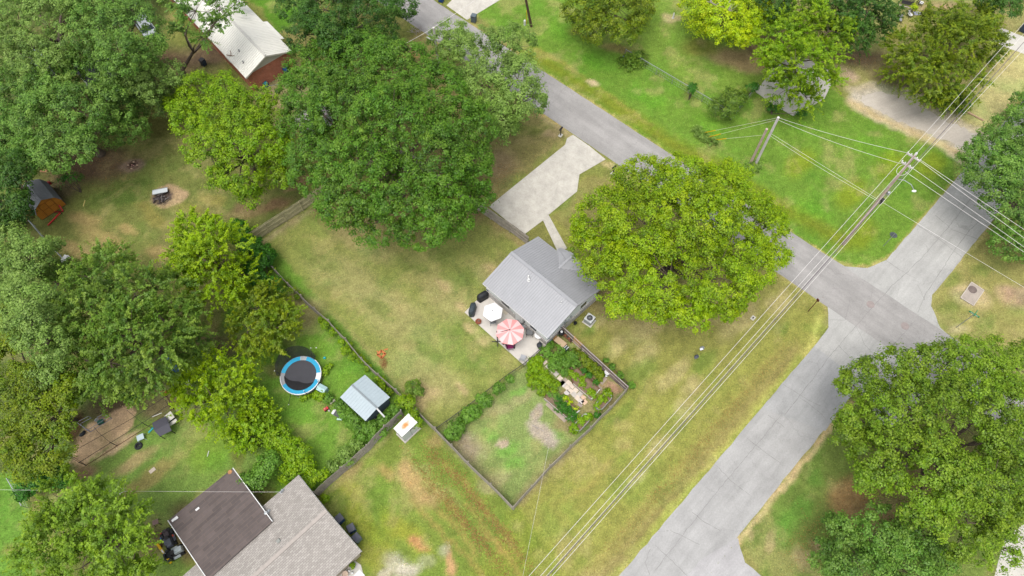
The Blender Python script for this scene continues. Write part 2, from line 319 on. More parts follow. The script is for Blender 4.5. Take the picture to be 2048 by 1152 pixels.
spot(540, 415, 2.6, .8, (150, 122, 90), .5, .9); spot(600, 365, 1.6, .5, (172, 138, 104), .6, .8); spot(490, 420, 1.8, 1, (136, 112, 84), .4, .8)
patch([(520, 160), (600, 120), (640, 170), (580, 300), (540, 260)], (150, 140, 104), .8, .8); patch([(460, -40), (620, -60), (620, 30), (560, 60), (500, 10)], (96, 140, 44), .5); spot(580, 70, 1, 1.6, (130, 128, 74), 0, .6)
patch([(830, 60), (900, 90), (980, 140), (1090, 230), (1140, 265), (980, 410), (880, 380), (700, 200)], (136, 130, 80), .8)
spot(1000, 330, 2, 2, (158, 138, 104), .6, .7); spot(1060, 260, 2, 1, (112, 124, 58), 0, .6); spot(1100, 270, 1, .6, (170, 150, 115), 0, .6); spot(820, 110, 1, .5, (190, 150, 95), 0, .6)
stroke([(1062, 200), (1095, 238), (1135, 268)], (176, 158, 120), .4, .8, .3); stroke([(1076, 222), (1100, 240), (1124, 252)], (224, 176, 84), .1, .8, .1); stroke([(1211, 326), (1250, 352)], (196, 178, 130), .3, .8, .2)
patch([(1097, 432), (1160, 383), (1168, 352), (1240, 352), (1300, 400), (1250, 560), (1160, 500)], (146, 142, 84), .4, .9); spot(1130, 400, 1.3, .8, (118, 140, 66), .6, .6); spot(1225, 372, 1, .8, (166, 150, 96), 0, .6)
patch([(1052, 470), (1084, 442), (1118, 500), (1080, 500)], (132, 132, 74), .2, .9, 2)
# pen yard
patch([(60, 960), (130, 780), (300, 720), (430, 690), (510, 820), (540, 990), (470, 940), (336, 1045), (420, 1200), (250, 1200)], (126, 154, 74), .7)
patch([(-200, 940), (45, 950), (60, 1020), (90, 1300), (-200, 1300)], (108, 148, 58), .3, 1, 2); spot(30, 1100, .7, .5, (150, 140, 80), 0, .5)
spot(420, 900, 2.4, 2, (126, 158, 54), 0, .6); spot(300, 950, 2.6, .7, (160, 150, 92), .6, .8); spot(270, 920, 2, .6, (178, 160, 112), .6, .8); spot(240, 800, 4, 1.6, (110, 92, 72), .4, .8); spot(320, 810, 1.8, 1, (138, 126, 92), .4, .8)
patch([(163, 866), (180, 845), (255, 810), (268, 818), (270, 852), (205, 902), (165, 935), (140, 930), (148, 890)], (234, 198, 158), .35, .95, 2)
spot(230, 895, 2, .4, (226, 198, 156), .65, .9); spot(165, 945, 1.1, .6, (176, 142, 112), 0, .8); spot(110, 970, 1.5, 1, (84, 66, 50), 0, .8); spot(480, 900, .6, 1.6, (120, 124, 62), 0, .6)
spot(375, 1060, 1.4, 2.6, (112, 92, 72), .6, .8); spot(300, 1080, 1.2, 1.4, (104, 94, 66), .6, .8); spot(150, 860, .6, 1.6, (96, 70, 54), .2, .8)
# lawn south-east of the road
patch([(1700, 820), (1651, 868), (1536, 1008), (1480, 1080), (1520, 1140), (1600, 1300), (2300, 1300), (2300, 700), (1930, 690)], (118, 136, 66), .4, 1, 2)
spot(1705, 1000, 2.4, 1.8, (160, 132, 88), .8, .85); spot(1750, 1030, 2, 1, (136, 108, 78), 0, .8); spot(1850, 940, 6, 4, (128, 112, 78), .6, .7)
for p in [(1600, 1020, 1.6, .7), (1570, 1060, 1.4, .7), (1630, 950, 1, .7)]: spot(p[0], p[1], p[2], p[3], (100, 142, 56), .9, .6)
for p in [(1600, 1120, .9, 1), (1540, 1080, 1, .4), (1640, 1100, .6, 1), (1500, 1065, .6, .3)]: spot(p[0], p[1], p[2], p[3], (172, 156, 112), .9, .7)
# straw-coloured edge of the roads
R1L, R1R = [(862, 75), (1801, 713)], [(976, 71), (1878, 657)]
R2L, R2R = [(1239, 1151), (1916, 354)], [(1419, 1144), (1971, 458)]
stroke([(940, 48), (1082, 140), (1309, 289), (1581, 466), (1648, 510), (1690, 531), (1735, 533), (1773, 521), (1916, 356), (1935, 332)], (208, 182, 122), .12, .85, .22)
stroke([(862, 75), (1050, 205), (1250, 347), (1586, 565), (1641, 602), (1655, 628), (1653, 652)], (186, 172, 118), .12, .8, .22)
stroke([(1975, 456), (1875, 576), (1863, 592), (1863, 613), (1881, 656), (1990, 735)], (190, 178, 118), .12, .8, .25)
stroke([(1700, 808), (1651, 868), (1536, 1008), (1475, 1085)], (216, 186, 142), .3, .85, .22)
fine = .80+.40*fbm(X*1.7, Y*1.7, 3); GC = GC*fine[:, None]
mow = 1+.045*np.sin((X*math.sin(TH2)-Y*math.cos(TH2))*5.2+2*fbm(X*.2, Y*.2, 2))*(sdist(X, Y, W2([(1055, 460), (1105, 430), (1250, 350), (1586, 565), (1655, 655), (1239, 1151), (900, 1300), (1026, 1020), (1253, 782), (1120, 662)])) > 0)
GC = GC*mow[:, None]
mg = np.clip((fbm(X*.33+5, Y*.33+60, 5)-.53)*5, 0, 1)[:, None]*.5; GC = GC*(1-mg)+GC*np.array([.70, .98, .72])*mg      # greener growth
mt = np.clip((fbm(X*.5+90, Y*.5+12, 5)-.55)*6, 0, 1)[:, None]*.35; GC = GC*(1-mt)+np.array(C(186, 170, 116)[:3])*mt        # thin, dry growth
far_ = np.clip((np.maximum(np.abs(X)-72, Y-84)/8), 0, 1)[:, None]; far_ = np.maximum(far_, np.clip((1-Y)/8, 0, 1)[:, None]); GC = GC*(1-far_)+np.array(C(128, 136, 72)[:3])*far_
def grid_mesh(name):
    me = bpy.data.meshes.new(name); nx, ny = len(xs), len(ys)
    me.vertices.add(NV); me.vertices.foreach_set('co', np.stack([X, Y, np.zeros(NV)], 1).ravel())
    i = (np.arange(ny-1)[:, None]*nx+np.arange(nx-1)[None]).ravel(); q = np.stack([i, i+1, i+nx+1, i+nx], 1)
    me.loops.add(q.size); me.loops.foreach_set('vertex_index', q.ravel().astype(np.int32))
    me.polygons.add(len(q)); me.polygons.foreach_set('loop_start', np.arange(0, q.size, 4, dtype=np.int32))
    me.update(calc_edges=True)
    a = me.attributes.new('soil', 'FLOAT_COLOR', 'POINT'); a.data.foreach_set('color', np.concatenate([GC, np.ones((NV, 1))], 1).ravel())
    return me
gm = bpy.data.materials.new('ground_grass'); gm.use_nodes = True; t = gm.node_tree; p = t.nodes['Principled BSDF']
at = N(t, 'ShaderNodeAttribute', attribute_name='soil'); tc = N(t, 'ShaderNodeTexCoord')
def noise(scale, detail=4., rough=.6, dist=0.):
    n = N(t, 'ShaderNodeTexNoise', Scale=scale, Detail=detail, Roughness=rough, Distortion=dist); t.links.new(tc.outputs['Object'], n.inputs[0]); return n
def mrange(src, a, b, c, d):
    m = N(t, 'ShaderNodeMapRange'); t.links.new(src, m.inputs[0])
    for k, v in zip((1, 2, 3, 4), (a, b, c, d)): m.inputs[k].default_value = v
    return m.outputs[0]
def mul(a, b):
    m = N(t, 'ShaderNodeMath', operation='MULTIPLY'); t.links.new(a, m.inputs[0]); t.links.new(b, m.inputs[1]); return m.outputs[0]
n1, n2, n3, n4 = noise(.5, 6., .65), noise(1.9, 7., .8, .3), noise(7.5, 4., .8), noise(1.8, 7., .8, .8)
k = mul(mul(mrange(n1.outputs[0], .3, .7, .86, 1.12), mrange(n2.outputs[0], .3, .7, .7, 1.3)), mrange(n3.outputs[0], .3, .7, .62, 1.4))
sc = N(t, 'ShaderNodeVectorMath', operation='SCALE'); t.links.new(at.outputs['Color'], sc.inputs[0]); t.links.new(k, sc.inputs['Scale'])
mixs = N(t, 'ShaderNodeMix', data_type='RGBA'); t.links.new(mrange(n4.outputs[0], .56, .74, 0, .3), mixs.inputs[0]); t.links.new(sc.outputs[0], mixs.inputs[6]); mixs.inputs[7].default_value = C(196, 178, 122)
mixg = N(t, 'ShaderNodeMix', data_type='RGBA'); t.links.new(mrange(n2.outputs[1], .58, .72, 0, .28), mixg.inputs[0]); t.links.new(mixs.outputs[2], mixg.inputs[6]); mixg.inputs[7].default_value = C(88, 116, 44)
t.links.new(mixg.outputs[2], p.inputs['Base Color']); p.inputs['Roughness'].default_value = .95; p.inputs['Specular IOR Level'].default_value = .08
bp = N(t, 'ShaderNodeBump', Strength=.5, Distance=.06); t.links.new(n3.outputs[0], bp.inputs['Height']); t.links.new(bp.outputs[0], p.inputs['Normal'])
go = bpy.data.objects.new('ground', grid_mesh('ground')); COL.objects.link(go); go.data.materials.append(gm); tag(go, kind='structure')
# ------------------------------------------------------------------ roads
def roadmat(name, rgb, th, cracks=.5, dark=.82):
    m = bpy.data.materials.new(name); m.use_nodes = True; t = m.node_tree; p = t.nodes['Principled BSDF']
    tc = N(t, 'ShaderNodeTexCoord'); rt = N(t, 'ShaderNodeMapping'); rt.inputs['Rotation'].default_value = (0, 0, -th); t.links.new(tc.outputs['Object'], rt.inputs[0])
    st = N(t, 'ShaderNodeMapping'); st.inputs['Scale'].default_value = (.12, 1, 1); t.links.new(rt.outputs[0], st.inputs[0])
    def nz(s, src, d=5., r=.65):
        n = N(t, 'ShaderNodeTexNoise', Scale=s, Detail=d, Roughness=r); t.links.new(src.outputs[0], n.inputs[0]); return n.outputs[0]
    def mr(s, a, b, c, d):
        q = N(t, 'ShaderNodeMapRange'); t.links.new(s, q.inputs[0])
        for k, v in zip((1, 2, 3, 4), (a, b, c, d)): q.inputs[k].default_value = v
        return q.outputs[0]
    def mu(a, b):
        q = N(t, 'ShaderNodeMath', operation='MULTIPLY'); t.links.new(a, q.inputs[0]); t.links.new(b, q.inputs[1]); return q.outputs[0]
    k = mu(mu(mr(nz(1.1, st), .3, .7, .86, 1.1), mr(nz(.35, rt, 7., .75), .3, .7, .83, 1.12)), mr(nz(7, rt, 4., .8), .3, .7, .88, 1.12))
    ws = N(t, 'ShaderNodeVectorMath', operation='MULTIPLY_ADD'); nn = N(t, 'ShaderNodeTexNoise', Scale=1.1, Detail=5., Roughness=.7); t.links.new(rt.outputs[0], nn.inputs[0])
    t.links.new(nn.outputs[1], ws.inputs[0]); ws.inputs[1].default_value = (1.6, 1.6, 0); t.links.new(rt.outputs[0], ws.inputs[2])
    vo = N(t, 'ShaderNodeTexVoronoi', feature='DISTANCE_TO_EDGE', Scale=.28); t.links.new(ws.outputs[0], vo.inputs[0])
    cr_ = mr(vo.outputs[0], .002, .007, 1-cracks*.45, 1.)
    gate = mr(nz(.22, rt, 2.), .45, .6, 1., 0.)      # cracks only where the surface is worn
    q = N(t, 'ShaderNodeMath', operation='MAXIMUM'); t.links.new(cr_, q.inputs[0]); t.links.new(gate, q.inputs[1])
    k = mu(k, q.outputs[0])
    s = N(t, 'ShaderNodeVectorMath', operation='SCALE'); s.inputs[0].default_value = C(*rgb)[:3]; t.links.new(k, s.inputs['Scale']); t.links.new(s.outputs[0], p.inputs['Base Color'])
    p.inputs['Roughness'].default_value = .92; p.inputs['Specular IOR Level'].default_value = .15; return m
def line(a, b, t0, t1, n, jit, side):
    a, b = G(*a), G(*b); d = (b-a).normalized(); nn = Vector((-d.y, d.x, 0)); L = (b-a).length; out = []
    for i in range(n):
        s = t0+(t1-t0)*i/(n-1); q = a+d*s; j = (float(fbm(np.array(s*1.1+side*37), np.array(3.3*side+s*.2), 3))-.5)*2*jit
        out.append(q+nn*j)
    return out
def strip(name, L, R, z, m, parent=None):
    b = MB(); n = len(L); b.add([(p.x, p.y, z) for p in L]+[(p.x, p.y, z) for p in R], [(i, i+1, n+i+1, n+i) for i in range(n-1)])
    o = b.build(name, m, parent)
    if parent is None: tag(o, kind='structure')
    return o
def sheet(name, pts, z, m, jit=.05, parent=None, step=.6):
    P = [G(*p) for p in pts]; out = []
    for i, a in enumerate(P):
        b = P[(i+1) % len(P)]; k = max(1, int((b-a).length/step))
        for j in range(k):
            q = a.lerp(b, j/k); out.append((q.x+(random.random()-.5)*2*jit*(j > 0), q.y+(random.random()-.5)*2*jit*(j > 0), z))
    import mathutils
    from mathutils.geometry import tessellate_polygon
    b = MB(); b.add(out, [tuple(f) for f in tessellate_polygon([[Vector(v) for v in out]])])
    o = b.build(name, m, parent)
    for f in o.data.polygons:
        if f.normal.z < 0: f.flip()
    if parent is None: tag(o, kind='structure')
    return o
random.seed(4)
strip('side_road', line(*R2L, -260, 300, 700, .10, 1), line(*R2R, -260, 300, 700, .12, 2), .006, roadmat('side_asphalt', (181, 180, 178), TH2, .3))
sheet('intersection', [(1641, 603), (1586, 566), (1655, 612), (1657, 655), (1628, 693), (1700, 770), (1735, 800), (1770, 870), (1860, 780), (1900, 720), (1990, 745), (1881, 656), (1862, 612), (1864, 590), (1873, 574), (1973, 456), (2120, 272), (2260, 95), (2180, 42), (2018, 234), (1914, 356), (1773, 520), (1735, 536), (1690, 533), (1648, 508), (1700, 600)], .010, roadmat('pale_asphalt', (188, 187, 183), TH2, .4))
sheet('side_road_patch', [(1629, 692), (1720, 762), (1651, 862), (1523, 817)], .0115, roadmat('pale_asphalt_seam', (179, 179, 178), TH2, .3), .03)
strip('main_road', line(*R1L, -260, 300, 700, .07, 3), line(*R1R, -260, 300, 700, .07, 4), .014, roadmat('main_asphalt', (172, 169, 166), TH1, .35))
sheet('gravel_drive', [(1716, 200), (1724, 190), (1750, 184), (1790, 190), (1826, 203), (1870, 228), (1905, 248), (1945, 266), (1985, 274), (2014, 246), (1960, 330), (1940, 330), (1926, 300), (1890, 279), (1856, 268), (1823, 255), (1780, 235), (1745, 215)], .004, roadmat('gravel', (208, 199, 186), .4, .05), .3, step=.35)
sheet('gravel_shoulder', [(1476, 1076), (1400, 1120), (1330, 1200), (1600, 1400), (1620, 1250), (1520, 1150), (1490, 1125)], .008, roadmat('shoulder_gravel', (186, 184, 184), TH2, .1), .12)
sheet('concrete_apron', [(2010, 1075), (2060, 1040), (2140, 1000), (2140, 1250), (2010, 1250), (1985, 1165)], .008, M_conc, .03)
sheet('corner_driveway', [(1985, 78), (2003, 56), (2070, 82), (2070, 120), (2048, 108), (2005, 92)], .008, M_conc, .05)
def slabthing(name, pts, h, m, label, cat):
    P = [G(*p) for p in pts]; c = sum(P, Vector())/len(P); t_ = MB().prism([(p.x-c.x, p.y-c.y) for p in P], -.05, h)
    o = t_.build(name, m); o.location = c
    return tag(o, label, cat) if label else tag(o, kind='structure')
def cw(pts):
    P = W2(pts); s = sum(P[i][0]*P[(i+1) % len(P)][1]-P[(i+1) % len(P)][0]*P[i][1] for i in range(len(P))); return pts if s > 0 else pts[::-1]
slabthing('driveway', cw([(978, 413), (1130, 290), (1134, 277), (1146, 270), (1178, 292), (1211, 319), (1166, 345), (1159, 349), (1154, 383), (1097, 430), (1086, 441), (1049, 469), (1024, 450)]), .05, M_walk, None, None)
slabthing('walkway', cw([(1086, 441), (1097, 430), (1134, 497), (1115, 503)]), .047, M_walk, None, None)
slabthing('far_driveway', cw([(893, 11), (935, -30), (1060, -40), (1000, 0), (934, 40)]), .03, M_walk, None, None)
slabthing('concrete_pad', cw([(1511, 184), (1552, 213), (1586, 232), (1648, 199), (1672, 150), (1600, 110), (1560, 120)]), .06, M_conc, None, None)
slabthing('patio', cw([(929.4, 625), (1048.7, 731.5), (1078, 703.4), (1100, 684), (985, 570)]), .10, M_patio, None, None)
slabthing('porch_path', cw([(660, 1180), (672, 1140), (705, 1118), (722, 1130), (735, 1180)]), .04, M_conc, None, None)
def cracks(name, lines, w, z, m, parent_name):
    par = bpy.data.objects[parent_name]; b = MB()
    for L in lines:
        P = [G(*p) for p in L]; Q = []
        for a, c in zip(P[:-1], P[1:]):
            k = max(2, int((c-a).length/.35)); Q += [a.lerp(c, j/k) for j in range(k)]
        Q.append(P[-1]); Q = [q+Vector(((random.random()-.5)*.09, (random.random()-.5)*.09, 0)) for q in Q]
        for a, c in zip(Q[:-1], Q[1:]):
            d = (c-a).normalized(); n = Vector((-d.y, d.x, 0))*w*random.uniform(.2, .45)
            b.add([(q.x, q.y, z) for q in (a-n, c-n, c+n, a+n)], [(0, 1, 2, 3)])
    b.build(name, m, par)
M_crack = mat('sealed_crack', (146, 144, 142), .95, .2)
cracks('crack', [[(1999, 325), (1895, 456), (1845, 515), (1781, 575), (1745, 615), (1712, 652), (1655, 718), (1620, 765), (1570, 830)],
                 [(1960, 440), (1940, 460), (1905, 505), (1880, 545), (1850, 590), (1835, 625)], [(1870, 430), (1905, 460), (1960, 480)], [(1834, 450), (1880, 480), (1925, 515)],
                 [(1770, 520), (1800, 540), (1830, 556)]], .055, .0135, M_crack, 'intersection')
cracks('crack', [[(1562, 830), (1500, 905), (1420, 1000), (1350, 1090), (1310, 1140)], [(1566, 768), (1600, 790), (1640, 812)], [(1494, 876), (1530, 905), (1560, 925)], [(1432, 930), (1462, 962), (1500, 990)],
                 [(1384, 1025), (1410, 1045), (1440, 1060)], [(1310, 1090), (1352, 1130), (1375, 1152)], [(1600, 795), (1640, 825), (1652, 840)], [(1340, 1060), (1400, 1090)], [(1300, 1098), (1290, 1125), (1300, 1150)], [(1536, 830), (1570, 855)]], .05, .0135, M_crack, 'side_road_patch')
cracks('crack', [[(1781, 575), (1745, 615), (1712, 652)], [(1830, 640), (1800, 675), (1775, 705)], [(1560, 545), (1600, 575)], [(1700, 600), (1690, 640), (1660, 640)]], .05, .0175, M_crack, 'main_road')
cracks('crack', [[(1712, 652), (1730, 690), (1755, 715)], [(1676, 690), (1700, 715), (1745, 745)], [(1780, 705), (1760, 725), (1720, 760)], [(1850, 600), (1835, 570)]], .05, .0135, M_crack, 'intersection')
M_kerb = mat('driveway_edge', (186, 180, 168), .9, .12)

# ------------------------------------------------------------------ turf: short blades standing in all the lawns
_ex = []
for L_, R_ in ((R1L, R1R), (R2L, R2R)):
    a_, b_ = np.array(G(*L_[0])[:2]), np.array(G(*L_[1])[:2]); c_, d_ = np.array(G(*R_[0])[:2]), np.array(G(*R_[1])[:2]); u_ = b_-a_; v_ = d_-c_; _ex.append(np.array([a_-u_*3, b_+u_*3, d_+v_*3, c_-v_*3]))
for p_ in ([(978, 413), (1130, 290), (1146, 270), (1211, 319), (1154, 383), (1097, 430), (1134, 497), (1115, 503), (1086, 441), (1049, 469)], [(929, 625), (1048, 731), (1206, 574), (1076, 473)], [(597, 950), (723, 1103), (680, 1250), (400, 1250), (336, 1041), (466, 936)],
           [(1511, 184), (1586, 232), (1672, 150), (1600, 110)], [(1700, 200), (1716, 180), (1748, 173), (1826, 192), (1891, 230), (1983, 270), (1930, 335), (1856, 277), (1773, 243)], [(893, 11), (935, -30), (1060, -40), (934, 40)], [(1985, 78), (2003, 56), (2070, 82), (2070, 120), (2005, 92)],
           [(1641, 603), (1586, 566), (1655, 612), (1657, 655), (1628, 693), (1770, 870), (1990, 745), (1881, 656), (1862, 612), (1864, 590), (1973, 456), (1914, 356), (1773, 520), (1735, 536), (1690, 533), (1648, 508)], [(1474, 1085), (1380, 1200), (1600, 1400), (1520, 1150)], [(148, 890), (165, 935), (270, 852), (268, 818), (200, 838)]): _ex.append(W2(p_))
nb = 330000; bx_ = rng.uniform(-68, 68, nb); by_ = rng.uniform(3, 80, nb); kp_ = np.ones(nb, bool)
for P_ in _ex: kp_ &= sdist(bx_, by_, P_) < -.05
kp_ &= fbm(bx_*1.1, by_*1.1, 3) > .38; bx_, by_ = bx_[kp_], by_[kp_]; nb = len(bx_)
gi = np.clip(((by_-1)/.25).astype(int)+16, 0, len(ys)-1)*len(xs)+np.clip(((bx_+74)/.25).astype(int)+16, 0, len(xs)-1)
bc = GC[gi]*rng.uniform(.72, 1.5, (nb, 1))*np.stack([rng.uniform(.9, 1.12, nb), np.ones(nb), rng.uniform(.85, 1.2, nb)], 1)
th_ = rng.uniform(0, 6.28, nb); w_ = rng.uniform(.03, .07, nb); h_ = rng.uniform(.02, .06, nb); ln = rng.uniform(.05, .12, nb); c_, s_ = np.cos(th_), np.sin(th_)
bv = np.stack([np.stack([bx_-s_*w_, by_+c_*w_, np.zeros(nb)], 1), np.stack([bx_+s_*w_, by_-c_*w_, np.zeros(nb)], 1), np.stack([bx_+c_*ln, by_+s_*ln, h_], 1)], 1)
me = bpy.data.meshes.new('grass'); me.vertices.add(3*nb); me.vertices.foreach_set('co', bv.astype(np.float32).ravel()); me.loops.add(3*nb); me.loops.foreach_set('vertex_index', np.arange(3*nb, dtype=np.int32)); me.polygons.add(nb); me.polygons.foreach_set('loop_start', np.arange(0, 3*nb, 3, dtype=np.int32)); me.update(calc_edges=True)
a_ = me.attributes.new('blade', 'FLOAT_COLOR', 'POINT'); a_.data.foreach_set('color', np.repeat(np.concatenate([np.clip(bc, 0, .8), np.ones((nb, 1))], 1), 3, 0).astype(np.float32).ravel())
m_ = bpy.data.materials.new('grass_blades'); m_.use_nodes = True; at_ = N(m_.node_tree, 'ShaderNodeAttribute', attribute_name='blade'); m_.node_tree.links.new(at_.outputs['Color'], m_.node_tree.nodes['Principled BSDF'].inputs['Base Color']); m_.node_tree.nodes['Principled BSDF'].inputs['Roughness'].default_value = .9; m_.node_tree.nodes['Principled BSDF'].inputs['Specular IOR Level'].default_value = .1
me.materials.append(m_); o_ = bpy.data.objects.new('grass', me); COL.objects.link(o_); tag(o_, 'short green and straw coloured grass covering the lawns', 'grass', kind='stuff')
# ------------------------------------------------------------------ foliage
PAL = {   # leaf colours as they look in full daylight: dark green, main green, young-shoot and lit-top green
 'oak':   ((58, 96, 30), (128, 164, 56), (178, 186, 84)),
 'oakblue': ((62, 98, 44), (132, 166, 82), (176, 190, 104)),
 'maple': ((84, 112, 14), (158, 178, 24), (206, 200, 40)),
 'yellow': ((78, 112, 26), (150, 180, 40), (196, 202, 56)),
 'lime':  ((92, 124, 18), (176, 196, 26), (214, 212, 50)),
 'spring': ((88, 126, 12), (166, 194, 20), (206, 214, 44)),
 'elm':   ((70, 104, 44), (134, 164, 72), (180, 186, 92)),
 'pale':  ((80, 116, 52), (156, 184, 98), (192, 206, 130)),
 'dark':  ((42, 78, 34), (96, 134, 58), (150, 166, 74)),
 'ivy':   ((44, 84, 30), (86, 136, 50), (128, 164, 64)),
 'olive': ((70, 100, 30), (138, 160, 48), (182, 178, 54)),
 'elmy': ((76, 108, 40), (146, 172, 64), (188, 200, 80)),
 'corner': ((76, 104, 26), (146, 168, 54), (190, 190, 84)),
 'weed':  ((80, 110, 40), (140, 168, 72), (184, 196, 100)),
 'russet': ((84, 72, 40), (132, 116, 62), (164, 130, 76)),
}
RF = {'maple': .93, 'corner': .93, 'spring': .97, 'lime': .97, 'elm': .95, 'pale': .99, 'oakblue': .95, 'oak': .9, 'olive': .96, 'elmy': .96, 'yellow': .95, 'litter': 1.}
PG = {'oak': 1.0, 'oakblue': 1.08, 'maple': 1.16, 'spring': 1.1, 'lime': 1.28, 'yellow': 1.1, 'elmy': 1.1, 'elm': 1.04, 'corner': 1.12, 'dark': .96, 'olive': 1.08, 'pale': 1.06, 'litter': 1.}
def leafmat(pal, seed=0):
    name = 'leaves_'+pal
    if name in MATS: return MATS[name]
    def vivid(c, k=1.28, g=PG.get(pal, 1.05)):
        l = .3*c[0]+.6*c[1]+.1*c[2]; return tuple(min(max(l+(x-l)*k, 2)*g, 250) for x in (c[0]*(RF.get(pal, .9)-.035), c[1], c[2]*.95))
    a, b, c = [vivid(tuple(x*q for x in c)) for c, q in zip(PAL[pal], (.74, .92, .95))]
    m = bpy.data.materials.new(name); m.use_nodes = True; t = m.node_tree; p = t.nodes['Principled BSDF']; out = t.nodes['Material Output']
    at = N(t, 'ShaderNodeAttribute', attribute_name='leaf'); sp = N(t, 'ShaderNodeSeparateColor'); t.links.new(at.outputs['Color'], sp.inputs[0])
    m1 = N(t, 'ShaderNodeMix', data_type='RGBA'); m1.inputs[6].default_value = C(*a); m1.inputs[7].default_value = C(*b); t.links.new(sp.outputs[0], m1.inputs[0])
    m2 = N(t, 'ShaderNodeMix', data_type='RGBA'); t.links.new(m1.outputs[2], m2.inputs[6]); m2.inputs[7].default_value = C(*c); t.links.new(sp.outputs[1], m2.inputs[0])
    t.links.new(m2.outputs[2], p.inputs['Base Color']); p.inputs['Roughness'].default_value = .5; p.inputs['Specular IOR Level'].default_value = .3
    tr = N(t, 'ShaderNodeBsdfTranslucent'); t.links.new(m2.outputs[2], tr.inputs[0]); ms = N(t, 'ShaderNodeMixShader'); ms.inputs[0].default_value = .3
    t.links.new(p.outputs[0], ms.inputs[1]); t.links.new(tr.outputs[0], ms.inputs[2]); t.links.new(ms.outputs[0], out.inputs[0])
    MATS[name] = m; return m
def unit(v): return v/np.maximum(np.linalg.norm(v, axis=-1, keepdims=True), 1e-9)
NLEAF = 0
def leafmesh(name, P, Nn, Lf, Wf, tint, warm, m, parent, loc):
    """one rhombic leaf per point"""
    global NLEAF; n = len(P); NLEAF += n
    r = rng.normal(size=(n, 3)); d = unit(np.cross(Nn, r)); s = np.cross(Nn, d); L = Lf*rng.uniform(.7, 1.3, (n, 1)); w = Wf*rng.uniform(.7, 1.3, (n, 1))
    V = np.stack([P-d*L/2, P+s*w/2-d*L*.08, P+d*L/2, P-s*w/2-d*L*.08], 1)-np.array(loc)
    me = bpy.data.meshes.new(name); me.vertices.add(4*n); me.vertices.foreach_set('co', V.astype(np.float32).ravel())
    me.loops.add(4*n); me.loops.foreach_set('vertex_index', np.arange(4*n, dtype=np.int32)); me.polygons.add(n); me.polygons.foreach_set('loop_start', np.arange(0, 4*n, 4, dtype=np.int32))
    me.update(calc_edges=True)
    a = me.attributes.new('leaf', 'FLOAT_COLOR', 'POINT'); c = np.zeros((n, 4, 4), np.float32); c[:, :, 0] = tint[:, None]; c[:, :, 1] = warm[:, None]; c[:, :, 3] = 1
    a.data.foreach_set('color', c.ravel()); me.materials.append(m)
    o = bpy.data.objects.new(name, me); COL.objects.link(o)
    if parent is not None: o.parent = parent
    return o
